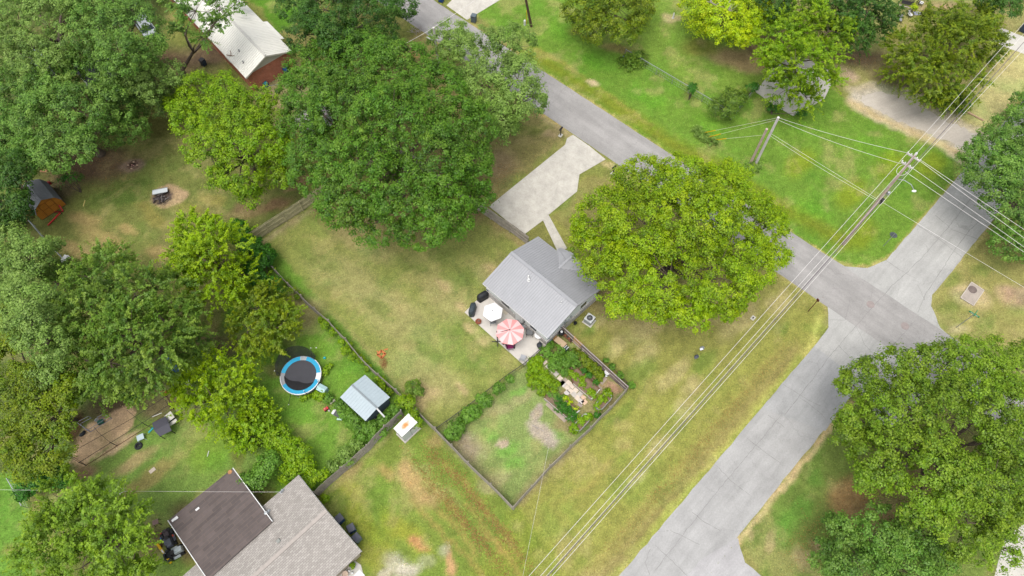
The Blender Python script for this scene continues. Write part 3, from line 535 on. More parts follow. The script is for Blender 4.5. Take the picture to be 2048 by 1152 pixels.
def crown_points(B, style, dens=1., rc=.55, nl=56):
    """B: list of (centre, radius). Returns leaf points, normals, tint, warm, clump centres"""
    PP, NN, TT, WW, CC = [], [], [], [], []
    cen = np.array([b[0] for b in B]); rad = np.array([b[1] for b in B])
    for i in range(len(B)):
        c, R = cen[i], rad[i]; n = max(6, int((7.8 if style == 'clump' else 7.2)*dens*R*R*(.55/rc)**2))
        d = unit(rng.normal(size=(n*2, 3))); d = d[d[:, 2] > -.45][:n]; n = len(d)
        lump = .70+.56*fbm(d[:, 0]*R*.8+i*3.1+d[:, 2]*R*.5+40, d[:, 1]*R*.8+i*7.7+40, 2)
        inner = rng.random(n) < .22
        u = np.where(inner, rng.uniform(.35, .7, n), rng.uniform(.88, 1.06, n))*lump
        q = c+d*R*u[:, None]*np.array([1, 1, .86])
        keep = np.ones(n, bool)
        for j in range(len(B)):
            if j != i: keep &= np.linalg.norm((q-cen[j])/np.array([1, 1, .86]), axis=1) > rad[j]*.72
        hole = fbm(q[:, 0]*.55+q[:, 2]*.35+31, q[:, 1]*.55+q[:, 2]*.2+77, 3)      # irregular openings in the outer leaf layer
        keep &= (hole > .30) | inner
        q, d = q[keep], d[keep]; n = len(q)
        if not n: continue
        CC.append(q); ct = np.clip(.6*rng.beta(2, 2, n)+1.5*(fbm(q[:, 0]*.32+q[:, 2]*.2+11, q[:, 1]*.32+q[:, 2]*.2+5, 3)-.38), 0, 1); cw_ = np.clip(rng.normal(.18, .2, n), 0, 1)
        if style == 'spray':
            ns = 2; q2 = np.repeat(q, ns, 0); dd = np.repeat(d, ns, 0); ct = np.repeat(ct, ns); cw_ = np.repeat(cw_, ns)
            k = max(8, int(nl*.62)); sd_ = unit(dd*np.array([1, 1, .5])+rng.normal(size=dd.shape)*.45+np.array([0, 0, .3])); Ls = rng.uniform(.9, 2.1, len(q2))*(rc/.5)
            tt = rng.random((len(q2), k)); p = q2[:, None]+sd_[:, None]*(tt*Ls[:, None])[..., None]; p[..., 2] -= .28*tt**2*Ls[:, None]
            side = unit(np.cross(sd_, rng.normal(size=sd_.shape)*.4+np.array([0, 0, 1.])))
            wd_ = (1-.7*tt)*.19*(rc/.5); p = p+side[:, None]*(rng.normal(size=tt.shape)*wd_*.8)[..., None]+rng.normal(size=p.shape)*.05
            nn = np.repeat((rng.normal(size=(len(q2), 3))*.4+np.array([0, 0, 1.])+dd*.35)[:, None], k, 1)+rng.normal(size=p.shape)*.42
            tt_ = np.clip(ct[:, None]*.7+rng.random(tt.shape)*.4, 0, 1); ww_ = np.clip(cw_[:, None]*.7+rng.random(tt.shape)*.12+.3*tt**2, 0, 1)
        else:
            k = nl; rr = rc*rng.uniform(.5, 1.5, (n, 1)); g = unit(rng.normal(size=(n, k, 3))+np.array([0, 0, .45]))*(rng.random((n, k, 1))**.33); g[..., 2] *= .8; g = g*np.where(rng.random((n, k, 1)) < .28, rng.uniform(1.1, 1.9, (n, k, 1)), 1.)
            p = q[:, None]+g*rr[..., None]; nn = g*.9+d[:, None]*.55+np.array([0, 0, .75])+rng.normal(size=p.shape)*.38
            tt_ = np.clip(ct[:, None]*.75+rng.normal(.17, .26, (n, k)), 0, 1); ww_ = np.clip(cw_[:, None]*.7+rng.random((n, k))*.16+.34*np.clip(g[..., 2]-.25, 0, 1), 0, 1)  # clump tops get a lighter leaf colour, imitating light from above
        PP.append(p.reshape(-1, 3)); NN.append(unit(nn.reshape(-1, 3))); TT.append(tt_.ravel()); WW.append(ww_.ravel())
    return np.concatenate(PP), np.concatenate(NN), np.concatenate(TT), np.concatenate(WW), np.concatenate(CC)
def blobs3(bl, Ht, crownfrac=.45, zmin=1.2, flat=.5):
    """picture blobs -> spheres standing in the place: the middle ones higher than the outer ones"""
    a = np.array([b[:3] for b in bl], float); cx, cy = np.average(a[:, 0], weights=a[:, 2]), np.average(a[:, 1], weights=a[:, 2])
    dm = max(np.hypot(a[:, 0]-cx, a[:, 1]-cy).max(), 1); out = []
    for i, b in enumerate(bl):
        rho = math.hypot(b[0]-cx, b[1]-cy)/dm; top = Ht*(1-flat*rho**2)*random.uniform(.93, 1.04)
        if len(b) > 3: top = b[3]
        z = top*.8; R = 1
        for _ in range(3):
            w = G(b[0], b[1], z); R = b[2]*1.025/ppm(w); z = max(top-R*.86, R*.5+zmin*.3)
        w = G(b[0], b[1], z); out.append((np.array(w), R))
    return out
def limb(mb, a, b, r0, r1, bend=.25, n=6, k=5):
    a, b = Vector(a), Vector(b); L = (b-a).length; o = Vector((random.uniform(-1, 1), random.uniform(-1, 1), random.uniform(-.2, .6)))*L*bend*.4
    mb.tube([a.lerp(b, i/k)+o*math.sin(math.pi*i/k) for i in range(k+1)], r0, n, r1, cap=False)
def tree(name, label, cat, bl, Ht, pal, style='clump', group=None, dens=1.15, rc=.4, nl=62, leaf=(.175, .125), base=None, twigs=5, flat=.5, trunk_r=None, bark=None, bare=0):
    B = blobs3(bl, Ht, flat=flat)
    m = np.average([b[0] for b in B], axis=0, weights=[b[1]**2 for b in B])
    for c, R in list(B):                               # small side sprays break the outline
        for _ in range(3):
            a = random.uniform(0, 6.28); e = random.uniform(-.1, .9); B.append((c+np.array([math.cos(a)*math.cos(e), math.sin(a)*math.cos(e), math.sin(e)*.85])*R*random.uniform(.72, .92), R*random.uniform(.26, .42)))
    bx = G(*base) if base else Vector((m[0], m[1], 0))
    root = thing(name, label, cat, (bx.x, bx.y, 0), 0, group)
    P, Nn, T_, W_, CC = crown_points(B, style, dens, rc, nl)
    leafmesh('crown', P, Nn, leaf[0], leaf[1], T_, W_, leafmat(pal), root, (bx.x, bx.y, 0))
    mb = MB(); r = trunk_r or .022*Ht+.06; fork = Vector((bx.x*.6+m[0]*.4, bx.y*.6+m[1]*.4, Ht*.28))
    mb.lathe([(r*1.9, -.05), (r*1.35, .18), (r*1.08, .6), (r, 1.)], 9, (bx.x, bx.y, 0)); limb(mb, (bx.x, bx.y, .95), fork, r, r*.8, .05, 9)
    for c, R in B[:len(bl)]:
        c = Vector(c); j = fork.lerp(c, .35)+Vector((0, 0, -.15*R)); limb(mb, fork-Vector((0, 0, .2)), c, r*.5, r*.16, .25)
        near = CC[np.linalg.norm(CC-np.array(c), axis=1) < R*1.25]
        if len(near):
            for q in near[rng.integers(0, len(near), twigs)]: limb(mb, c, q, r*.15, .015, .3, 4, 3)
    mb.build('trunk', bark or M_bark, root, world=True, smooth=True)
    if bare:
        mb = MB()
        for c, R in B[:bare]:
            c = Vector(c)
            for _ in range(7):
                a = random.uniform(0, 6.28); e = c+Vector((math.cos(a)*R*1.0, math.sin(a)*R*1.0, R*random.uniform(.75, 1.15))); s_ = c+Vector((0, 0, R*.3)); limb(mb, s_, e, .07, .02, .3, 5, 5)
                for _ in range(5):
                    f = s_.lerp(e, random.uniform(.35, .95)); limb(mb, f, f+Vector((random.uniform(-1, 1), random.uniform(-1, 1), random.uniform(0, .6)))*R*.4, .03, .01, .4, 4, 3)
        mb.build('dead_branches', M_barkp, root, world=True, smooth=True)
    return root
def bush(name, label, cat, px, py, rp, h, pal, group=None, style='clump', n=5, rc=.22, nl=34, leaf=(.16, .1), dens=1.5, spread=None):
    """low shrub: a few small crowns round a rooted stem; spread = list of further picture points"""
    g = G(px, py, h*.4); base = Vector((g.x, g.y, 0)); R = rp/ppm(g); root = thing(name, label, cat, (base.x, base.y, 0), 0, group)
    B = []
    for i in range(n):
        a = random.uniform(0, 6.28); d = R*.55*math.sqrt(random.random()); r = R*random.uniform(.42, .62); B.append((np.array((base.x+math.cos(a)*d, base.y+math.sin(a)*d, max(r*.6, h-r*random.uniform(.85, 1.3)))), r))
    for s in spread or []:
        q = G(s[0], s[1], h*.4); r = s[2]/ppm(q); B.append((np.array((q.x, q.y, max(r*.6, h*random.uniform(.75, 1)-r*.8))), r))
    P, Nn, T_, W_, CC = crown_points(B, style, dens, rc, nl)
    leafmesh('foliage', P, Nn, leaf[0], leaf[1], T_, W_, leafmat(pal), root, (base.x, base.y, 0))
    mb = MB()
    for c, r in B: limb(mb, (base.x, base.y, 0), c, .03+.01*h, .01, .2, 5, 3)
    mb.build('stem', M_bark, root, world=True)
    return root
random.seed(11)
TR = 'shade tree'
tree('oak_tree', 'huge dark green oak overhanging the back yard, the widest crown of all', TR,
     [(640, 150, 62), (720, 125, 66), (800, 145, 68), (870, 190, 70), (925, 260, 62), (618, 235, 58), (700, 225, 84), (790, 250, 88), (865, 325, 74), (940, 335, 48), (640, 325, 66), (720, 345, 84), (800, 390, 78), (880, 410, 60), (690, 410, 50), (760, 445, 50), (845, 455, 46), (905, 440, 38), (600, 180, 40), (680, 100, 30), (960, 395, 28)], 17, 'oak', nl=62)
tree('broadleaf_tree', 'rounded pale green tree filling the gap between the huge oak and the main road', TR,
     [(905, 85, 42), (955, 105, 48), (1020, 95, 46), (965, 165, 56), (1035, 160, 46), (1045, 205, 46), (990, 225, 46), (1005, 255, 32), (1065, 190, 26)], 12.5, 'pale')
tree('maple_tree', 'big rounded yellow green maple on the corner lawn between the grey house and main road', TR,
     [(1215, 440, 58), (1200, 505, 50), (1285, 365, 54), (1290, 450, 80), (1375, 365, 54), (1440, 385, 54), (1385, 450, 88), (1475, 450, 70), (1530, 455, 46), (1258, 560, 62), (1340, 555, 82), (1430, 555, 80), (1500, 525, 50), (1380, 618, 40), (1300, 600, 44), (1445, 605, 36), (1470, 348, 34), (1178, 470, 30), (1550, 510, 26), (1242, 608, 30)], 14.5, 'maple', nl=62)
tree('broadleaf_tree', 'dense dark green tree at the top edge beside the white roofed brick house', TR,
     [(595, 15, 40), (650, 20, 54), (730, 20, 58), (795, 15, 38), (612, 70, 38), (680, 70, 44), (755, 70, 42), (690, -60, 70), (620, 98, 22)], 13, 'dark', style='clump')
tree('broadleaf_tree', 'olive green round tree standing alone on the verge lawn near the chain link fence', TR,
     [(1170, 15, 38), (1235, 15, 52), (1280, 5, 30), (1200, 60, 34), (1245, 62, 30), (1220, -50, 56), (1160, 45, 24), (1275, 45, 22)], 9.5, 'olive')
tree('lime_leaved_tree', 'bright lime green tree with bare grey branches poking through its middle', TR,
     [(1445, 30, 42), (1395, 20, 34), (1495, 15, 40), (1525, 5, 24), (1405, 55, 22), (1480, 72, 28), (1440, 60, 26), (1450, -40, 52), (1500, 50, 24)], 8.5, 'lime', bare=1)
tree('elm_tree', 'feathery yellow green elm leaning over the pale concrete pad', TR,
     [(1568, 75, 40), (1610, 50, 44), (1655, 65, 36), (1590, 130, 42), (1640, 120, 34), (1572, 180, 30), (1612, 195, 24), (1600, 15, 32), (1680, 60, 20), (1655, 160, 16), (1545, 120, 24)], 9.5, 'yellow', style='spray')
tree('broadleaf_tree', 'deep green tree behind the feathery elm, next to the black frame swing', TR,
     [(1680, 25, 48), (1735, 25, 42), (1765, 35, 26), (1710, 70, 28), (1690, -40, 50), (1750, 60, 20)], 9, 'dark', style='spray')
tree('broadleaf_tree', 'shadowy green tree between the lime green tree and the feathery elm', TR, [(1545, 5, 34), (1560, 35, 22), (1530, -30, 40)], 9, 'dark')
tree('elm_tree', 'wide olive green tree with yellowing twigs beside the gravel drive', TR,
     [(1840, 105, 50), (1900, 85, 54), (1950, 85, 42), (1808, 140, 30), (1865, 155, 50), (1920, 165, 38), (1900, 200, 24), (1885, 45, 36), (1945, 45, 36), (1860, 195, 18), (1975, 95, 24)], 8.5, 'olive', style='spray')
tree('broadleaf_tree', 'small dark tree cut by the top edge above the corner driveway', TR, [(1985, -5, 28), (2018, 12, 24), (1970, 15, 16), (2030, -30, 30)], 6, 'dark')
tree('broadleaf_tree', 'dark green tree at the right edge overhanging the side road under the wires', TR,
     [(1985, 300, 44), (2030, 265, 46), (2055, 340, 62), (1982, 358, 42), (2025, 410, 54), (2055, 480, 48), (1948, 318, 30), (2060, 215, 38), (1945, 350, 20), (2020, 490, 34), (2010, 330, 40)], 9.5, 'oakblue', base=(2062, 520))
tree('maple_tree', 'very large corner tree at the lower right, its crown reaching over the side road', TR,
     [(1735, 770, 48), (1795, 745, 46), (1880, 740, 60), (1955, 720, 52), (2030, 735, 54), (1722, 845, 48), (1810, 835, 78), (1915, 835, 88), (2020, 850, 80), (1775, 925, 60), (1875, 945, 80), (1985, 955, 84), (1850, 1010, 52), (1935, 1045, 66), (2030, 1040, 56), (1995, 1095, 42), (1700, 880, 30), (1700, 765, 24), (2090, 900, 80), (1740, 960, 30)], 14, 'corner', nl=62)
tree('broadleaf_tree', 'smaller blue green tree below the very large corner tree, cut by the bottom edge', TR,
     [(1690, 1078, 42), (1755, 1062, 48), (1830, 1075, 46), (1720, 1135, 54), (1815, 1145, 54), (1655, 1115, 34), (1875, 1120, 34), (1665, 1050, 18)], 8, 'oakblue')
# upper left wood
tree('broadleaf_tree', 'tall light green tree filling the top left corner', TR, [(40, 50, 70), (120, 50, 76), (20, 125, 54), (85, 120, 56), (60, -30, 74), (140, -30, 60), (150, 110, 44)], 15, 'pale', dens=1.)
tree('broadleaf_tree', 'tall green tree between the top left corner tree and the white roof', TR, [(205, 60, 60), (270, 50, 50), (240, 110, 46), (220, -20, 66), (185, 130, 46), (295, 95, 38), (250, 150, 40)], 14, 'oakblue', dens=1.)
tree('broadleaf_tree', 'broad spreading tree above the barrel roofed wooden shed, standing in bare soil', TR, [(40, 190, 56), (35, 260, 54), (100, 240, 60), (155, 220, 56), (205, 225, 54), (250, 258, 40), (120, 290, 50), (65, 310, 42), (160, 300, 32), (235, 190, 44), (100, 185, 50), (265, 215, 34)], 12, 'oakblue', base=(202, 308))
tree('broadleaf_tree', 'slim pale green tree hugging the left wall side of the white roofed house', TR, [(300, 118, 32), (335, 150, 34), (290, 170, 38), (345, 185, 28), (315, 205, 30), (270, 150, 30)], 10, 'pale')
tree('broadleaf_tree', 'thin sparse tree with bare twigs standing in front of the white roof', TR, [(392, 22, 30), (440, 20, 28), (425, 55, 18), (352, 4, 18), (470, 8, 18), (405, 78, 14), (365, 55, 12)], 12, 'oakblue', style='spray', dens=.5, base=(372, 152), twigs=14, trunk_r=.2)
tree('broadleaf_tree', 'yellow green tree in the back yard left of the huge oak', TR, [(395, 185, 40), (375, 235, 36), (448, 165, 26), (455, 225, 50), (515, 205, 34), (495, 275, 58), (420, 300, 46), (550, 295, 36), (480, 350, 42), (555, 345, 34), (500, 390, 22), (560, 250, 26), (440, 355, 22), (350, 205, 16)], 11.5, 'yellow')
tree('broadleaf_tree', 'dark shaded tree on the left edge behind the barrel roofed wooden shed', TR, [(10, 290, 48), (20, 350, 46), (8, 410, 44), (38, 410, 20), (50, 325, 24), (15, 450, 30)], 9.5, 'dark')
# left middle thicket
tree('elm_tree', 'bright lime elm with drooping feathery shoots at the back fence corner', TR, [(405, 475, 38), (450, 500, 46), (375, 530, 30), (430, 570, 46), (490, 550, 36), (355, 500, 18), (410, 520, 36), (385, 450, 22)], 8.5, 'spring', style='spray')
tree('elm_tree', 'olive green feathery tree above the trampoline', TR, [(515, 620, 34), (555, 655, 34), (495, 660, 34), (530, 695, 22), (570, 630, 20), (540, 600, 22)], 6.5, 'olive', style='spray')
tree('elm_tree', 'broad grey green elm in the middle of the left thicket, hiding a blue slide', TR, [(135, 575, 46), (200, 560, 50), (270, 590, 52), (335, 590, 42), (180, 645, 58), (265, 665, 66), (345, 655, 50), (388, 640, 32), (220, 725, 50), (295, 735, 42), (160, 715, 48), (265, 770, 30), (385, 690, 28), (225, 522, 30), (180, 770, 34), (310, 700, 44), (110, 650, 40)], 12.5, 'elm', style='spray')
tree('broadleaf_tree', 'pale silvery green tree at the left of the thicket', TR, [(45, 600, 46), (60, 655, 40), (95, 690, 36), (100, 745, 30), (30, 560, 40), (70, 610, 40), (125, 720, 26), (120, 770, 26)], 13.5, 'pale')
tree('broadleaf_tree', 'pale leafy tree on the left edge just below the barrel roofed wooden shed', TR, [(25, 490, 38), (65, 515, 40), (105, 500, 24), (20, 540, 34), (110, 540, 22)], 10, 'pale')
tree('broadleaf_tree', 'yellowish green tree at the left edge beside the sandy pen', TR, [(15, 690, 38), (25, 770, 46), (75, 830, 46), (30, 880, 46), (100, 895, 40), (115, 835, 36), (60, 930, 34), (20, 640, 34), (75, 780, 44), (125, 785, 32), (110, 925, 22)], 9.5, 'olive')
tree('elm_tree', 'lime green elm between the sandy pen and the trampoline', TR, [(400, 760, 36), (450, 755, 40), (390, 815, 24), (455, 830, 32), (492, 795, 22), (425, 800, 34), (480, 750, 18), (360, 770, 14)], 6.5, 'spring', style='spray')
tree('elm_tree', 'green feathery tree at the bottom left by the dark brown roof', TR, [(130, 1000, 38), (185, 1035, 54), (120, 1075, 52), (225, 1095, 52), (272, 1102, 26), (165, 1135, 46), (85, 1125, 34), (250, 1040, 34), (285, 1148, 22), (90, 1050, 24), (200, 990, 18)], 9, 'elmy', style='spray')
B_ = 'bush'
bush('shrub', 'dark ivy covered mound where the back fences meet beside the lime elm', B_, 525, 545, 34, 3.2, 'ivy', spread=[(505, 500, 22), (545, 580, 24), (480, 465, 22), (530, 520, 22)], rc=.3, nl=50, leaf=(.2, .14))
bush('shrub', 'dark green shrub along the bottom left of the thicket, beside the leaning fence', B_, 80, 960, 30, 3, 'ivy', spread=[(120, 950, 24), (60, 985, 18), (145, 965, 16)], rc=.3, nl=50, leaf=(.2, .14))
bush('shrub', 'small round shrub right of the barrel roofed wooden shed', B_, 150, 372, 22, 3, 'ivy', rc=.3, nl=30, dens=.8)
bush('shrub', 'brownish russet shrub left of the barrel roofed wooden shed', B_, 45, 440, 28, 2, 'russet', rc=.3, nl=34, leaf=(.18, .12))
bush('shrub', 'green shrub with long shoots hiding the corner of the brown roof', B_, 510, 885, 34, 3., 'yellow', spread=[(535, 850, 24), (495, 860, 24), (520, 830, 22)], rc=.3, nl=44, leaf=(.18, .12), style='spray')
bush('shrub', 'yellow flecked shrub pressed between the brown and the tan shingle roofs', B_, 520, 955, 34, 3.2, 'weed', spread=[(500, 965, 22), (545, 930, 22)], rc=.3, nl=44, leaf=(.18, .12))
bush('shrub', 'mid green shrub above the top corner of the tan shingle roof', B_, 590, 905, 30, 2.6, 'yellow', spread=[(560, 880, 26), (610, 930, 22), (580, 945, 20), (545, 850, 22)], rc=.3, nl=44, leaf=(.18, .12))
bush('shrub', 'bright shrub squeezed between the tan shingle roof and the grey fence', B_, 640, 950, 20, 2, 'spring', spread=[(622, 965, 14)], rc=.25)
bush('shrub', 'blue green broad leaved shrub on the inner side of the grey plank fence', B_, 690, 915, 22, 1.8, 'pale', spread=[(672, 930, 15), (712, 895, 14)], rc=.25)
bush('shrub', 'row of weeds growing between the grey metal shed and the plank fence', B_, 745, 860, 20, 1.4, 'weed', spread=[(770, 840, 15), (725, 870, 16), (790, 825, 14), (765, 868, 10)], rc=.22)
bush('shrub', 'leafy weeds at the left wall of the grey metal shed', B_, 705, 838, 20, 1.4, 'weed', spread=[(690, 825, 14), (720, 850, 14), (680, 812, 12)], rc=.22)
bush('shrub', 'vine covering the fence junction above the small white shed', B_, 818, 815, 18, 2, 'yellow', spread=[(830, 835, 13), (806, 806, 12), (838, 848, 10)], rc=.22)
bush('shrub', 'lone sapling in the back yard corner by the long fence', B_, 828, 782, 18, 1.7, 'elm', rc=.22, n=7)
for (a, b, c, lb) in [(585, 580, 10, 'weeds at the long fence nearest the ivy mound'), (655, 650, 13, 'weeds at the long fence level with the olive tree'), (695, 698, 13, 'weeds at the long fence right of the trampoline'), (722, 722, 11, 'weeds at the long fence halfway to the grey metal shed'), (765, 770, 13, 'weeds behind the right corner of the grey metal shed')]:
    bush('weed_clump', lb, B_, a, b, c, 1., 'yellow', 'weeds along the long fence', rc=.2, nl=28, n=4, spread=[(a+14, b+14, c*.6), (a-10, b-12, c*.5)])
for i, (a, b, c, lb) in enumerate([(905, 855, 26, 'widest vine clump at the lower end of the garden divider'), (940, 828, 23, 'second vine clump up the garden divider from its lower end'), (970, 803, 19, 'middle vine clump on the garden divider'), (998, 780, 14, 'small vine clump near the upper end of the garden divider'), (1022, 762, 8, 'smallest vine clump on the garden divider, nearest the patio')]):
    bush('vine_clump', lb, 'vine', a, b, c, 1.5, 'weed', 'vines on the garden divider', rc=.2, nl=36)
bush('shrub', 'grassy shrub at the blue end post of the chain link fence', B_, 1262, 122, 18, 1.2, 'elm', rc=.2, style='spray', spread=[(1278, 118, 13)])
bush('shrub', 'slim upright shrub halfway along the chain link fence', B_, 1381, 188, 13, 2.4, 'ivy', rc=.25)
bush('shrub', 'large ragged shrub over the chain link fence corner', B_, 1452, 210, 28, 3, 'elm', rc=.3, spread=[(1430, 222, 15), (1475, 205, 16), (1455, 232, 15)], nl=62)
bush('shrub', 'narrow shrub between the fence corner and the concrete pad', B_, 1500, 185, 13, 2.2, 'ivy', rc=.25)
bush('shrub', 'low bush at the near end of the concrete pad', B_, 1545, 222, 15, 1.4, 'ivy', rc=.25, spread=[(1600, 232, 10)])
bush('shrub', 'trailing dark shrub below the wide olive tree at the gravel drive', B_, 1905, 205, 24, 2.2, 'ivy', rc=.28, spread=[(1885, 195, 17), (1925, 215, 14)])
bush('weed_clump', 'tuft of tall grass round the foot of the two short poles', B_, 1506, 335, 13, .5, 'pale', rc=.15, nl=40, leaf=(.22, .04), style='spray')
bush('weed_clump', 'strip of tall grass at the yellow guy guards', B_, 1408, 274, 10, .5, 'pale', rc=.15, nl=40, leaf=(.22, .04), style='spray', spread=[(1425, 285, 7), (1395, 262, 7)])
bush('weed_clump', 'yellow flowering plants outside the garden fence corner', B_, 1262, 772, 7, .8, 'weed', rc=.15, nl=26, spread=[(1240, 752, 7), (1225, 735, 6), (1212, 722, 5)])
bush('weed_clump', 'weeds round the lower right of the trampoline', B_, 650, 745, 10, .6, 'yellow', rc=.18, nl=26, spread=[(640, 790, 12), (610, 792, 9), (660, 735, 7)])
bush('weed_clump', 'flowering weeds by the small red toy', B_, 660, 800, 12, .8, 'weed', rc=.18, nl=26)
bush('weed_clump', 'spiky pale plant at the edge of the lime elm', B_, 535, 820, 12, 1, 'pale', rc=.2, nl=30, leaf=(.3, .04), style='spray')
bush('shrub', 'white flowering plant at the corner of the tan roof by the bins', B_, 652, 997, 8, .8, 'yellow', rc=.18, nl=26)
bush('shrub', 'yellow leaved shrub at the foot of the black frame swing', B_, 1822, 22, 8, 1.4, 'lime', rc=.2)
# ------------------------------------------------------------------ buildings
M_roof = mat('grey_metal_roof', (170, 171, 175), .45, .09, .9, spec=.4)
M_rooft = mat('grey_roof_trim', (170, 171, 175), .5, .05); M_seam = mat('roof_seam', (164, 165, 169), .5, .05)
M_siding = mat('pale_siding', (236, 242, 238), .7, .07, stretch=(1, 1, 9))
M_stone = brickmat('grey_stone', (200, 194, 188), (168, 164, 162), (222, 218, 212), 1., .42, .2, .02)
M_brick = brickmat('red_brick', (186, 98, 72), (210, 118, 88), (196, 160, 140), 1., .24, .085, .012)
M_shtan = brickmat('tan_shingles', (186, 180, 173), (163, 157, 150), (140, 134, 128), 1., .32, .16, .014, var=.1)
M_shbr = brickmat('brown_roll_roofing', (110, 100, 97), (97, 89, 87), (122, 108, 98), 1., 1.5, .32, .012, var=.14)
def lerp(a, b, t): return a.lerp(b, t)
def slope(mb, rb, eA, eB, rB, rA, sp=.25, th=.06, rw=.075, rh=.04):
    """roof slope eA-eB (eave) to rA-rB (ridge) with standing ribs running up it"""
    n = (eB-eA).cross(rA-eA).normalized(); n = -n if n.z < 0 else n
    mb.slab([eA, eB, rB, rA] if (eB-eA).cross(rA-eA).z > 0 else [rA, rB, eB, eA], th)
    k = int((eB-eA).length/sp)
    for i in range(1, k):
        a, b = eA.lerp(eB, i/k)+n*.012, rA.lerp(rB, i/k)+n*.012; rb.bar(a, b, rw, rh)
def inset(P, d):
    c = sum(P, Vector())/len(P); out = []
    for i, p in enumerate(P):
        a, b = P[i-1], P[(i+1) % len(P)]; u = (a-p).normalized(); v = (b-p).normalized(); out.append(p+(u+v)*d)
    return out
def walls(P, zt, inn, parent, m, name='wall', uv=(1, 0, 0)):
    Q = inset([Vector((p.x, p.y, 0)) for p in P], inn)
    return Q
# grey metal roofed house
ze, zr = 2.8, 4.22
A, B, Cc, D_ = [G(*q, ze) for q in [(965.4, 566.7), (1095, 676.5), (1206.7, 574.4), (1076.5, 473)]]
RA, RB = (A+D_)/2, (B+Cc)/2; RA.z = RB.z = zr
hc = (A+Cc)/2; TH = math.atan2((B-A).y, (B-A).x)
hs_ = thing('house', 'small house with grey ribbed metal roof and a gabled front porch, next to the patio', 'house', (hc.x, hc.y, 0), TH)
Q = inset([Vector((p.x, p.y, 0)) for p in (A, B, Cc, D_)], .38)
def gablebody(Q, zt, zt2, z0=0.):
    """walls with triangular gables between Q0-Q3 and Q1-Q2"""
    a, b, c, d = Q; m1, m2 = (a+d)/2, (b+c)/2; lo = [Vector((p.x, p.y, z0)) for p in Q]; hi = [Vector((p.x, p.y, zt)) for p in Q]
    g1, g2 = Vector((m1.x, m1.y, zt2)), Vector((m2.x, m2.y, zt2))
    return lo+hi+[g1, g2], [(0, 1, 5, 4), (1, 2, 6, 9, 5), (2, 3, 7, 6), (3, 0, 4, 8, 7), (4, 5, 9, 8), (7, 8, 9, 6)]
v, f = gablebody(Q, ze-.12, zr-.16); b = MB(); b.add(v, f); w = b.build('wall', M_siding, hs_, True)
Qo = inset([Vector((p.x, p.y, 0)) for p in (A, B, Cc, D_)], .26); b = MB()
for i in range(4):
    p, q = Qo[i], Qo[(i+1) % 4]; pi, qi = Q[i], Q[(i+1) % 4]
    b.prism([(p.x, p.y), (q.x, q.y), (qi.x, qi.y), (pi.x, pi.y)][::1], 0, .95)
sk_ = b.build('stone_skirt', M_stone, hs_, True, uv=(1, 0, 0))
b = MB(); r = MB(); slope(b, r, A, B, RB, RA); slope(b, r, D_, Cc, RB, RA)
ro = b.build('roof', M_roof, hs_, True); r.build('rib', M_seam, ro)
for o in (ro.children): o.data.transform(hs_.matrix_basis.inverted())
b = MB(); n_ = Vector((0, 0, .03))
b.bar(RA+n_, RB+n_, .34, .035); b.build('ridge_cap', M_rooft, hs_, True)
b = MB()
for p, q in ((A, B), (D_, Cc)):
    b = MB(); b.bar(p-Vector((0, 0, .1)), q-Vector((0, 0, .1)), .05, .14); b.build('fascia', M_white, hs_, True)
b = MB()
for p, q in ((A, RA), (D_, RA), (B, RB), (Cc, RB)):
    b = MB(); b.bar(p-Vector((0, 0, .1)), q-Vector((0, 0, .1)), .05, .16); b.build('rake_board', M_rooft, hs_, True)
# porch
RI = Gp(1117, 536.9, D_, Cc, RA); Wi = Gp(1113, 499.4, D_, Cc, RA); Ei = Gp(1166, 542, D_, Cc, RA)
PW, PE = G(1121, 495, 2.62), G(1170, 537, 2.62); PR = G(1149, 507.7, 3.55)
b = MB(); r = MB(); up = Vector((0, 0, .015))
slope(b, r, Wi+up, PW+up, PR+up, RI+up); slope(b, r, PE+up, Ei+up, RI+up, PR+up)
po = b.build('porch_roof', M_roof, hs_, True); rr = r.build('rib', M_seam, po); rr.data.transform(hs_.matrix_basis.inverted())
b = MB(); b.bar(PR+Vector((0, 0, .04)), RI+Vector((0, 0, .04)), .22, .03); b.build('porch_ridge_cap', M_rooft, hs_, True)
b = MB(); b.add([PW-Vector((0, 0, .12)), PE-Vector((0, 0, .12)), PR-Vector((0, 0, .12)), PW.lerp(RI, .06)-Vector((0, 0, .12)), PE.lerp(RI, .06)-Vector((0, 0, .12)), PR.lerp(RI, .06)-Vector((0, 0, .12))], [(0, 1, 2), (5, 4, 3), (0, 3, 4, 1), (1, 4, 5, 2), (2, 5, 3, 0)]); b.build('porch_gable', M_siding, hs_, True)
for p in (PW, PE):
    b = MB(); p = p.lerp(RI, .09); b.box(p.x, p.y, 1.25, .12, .12, 2.5, TH); b.build('porch_post', M_white, hs_, True)
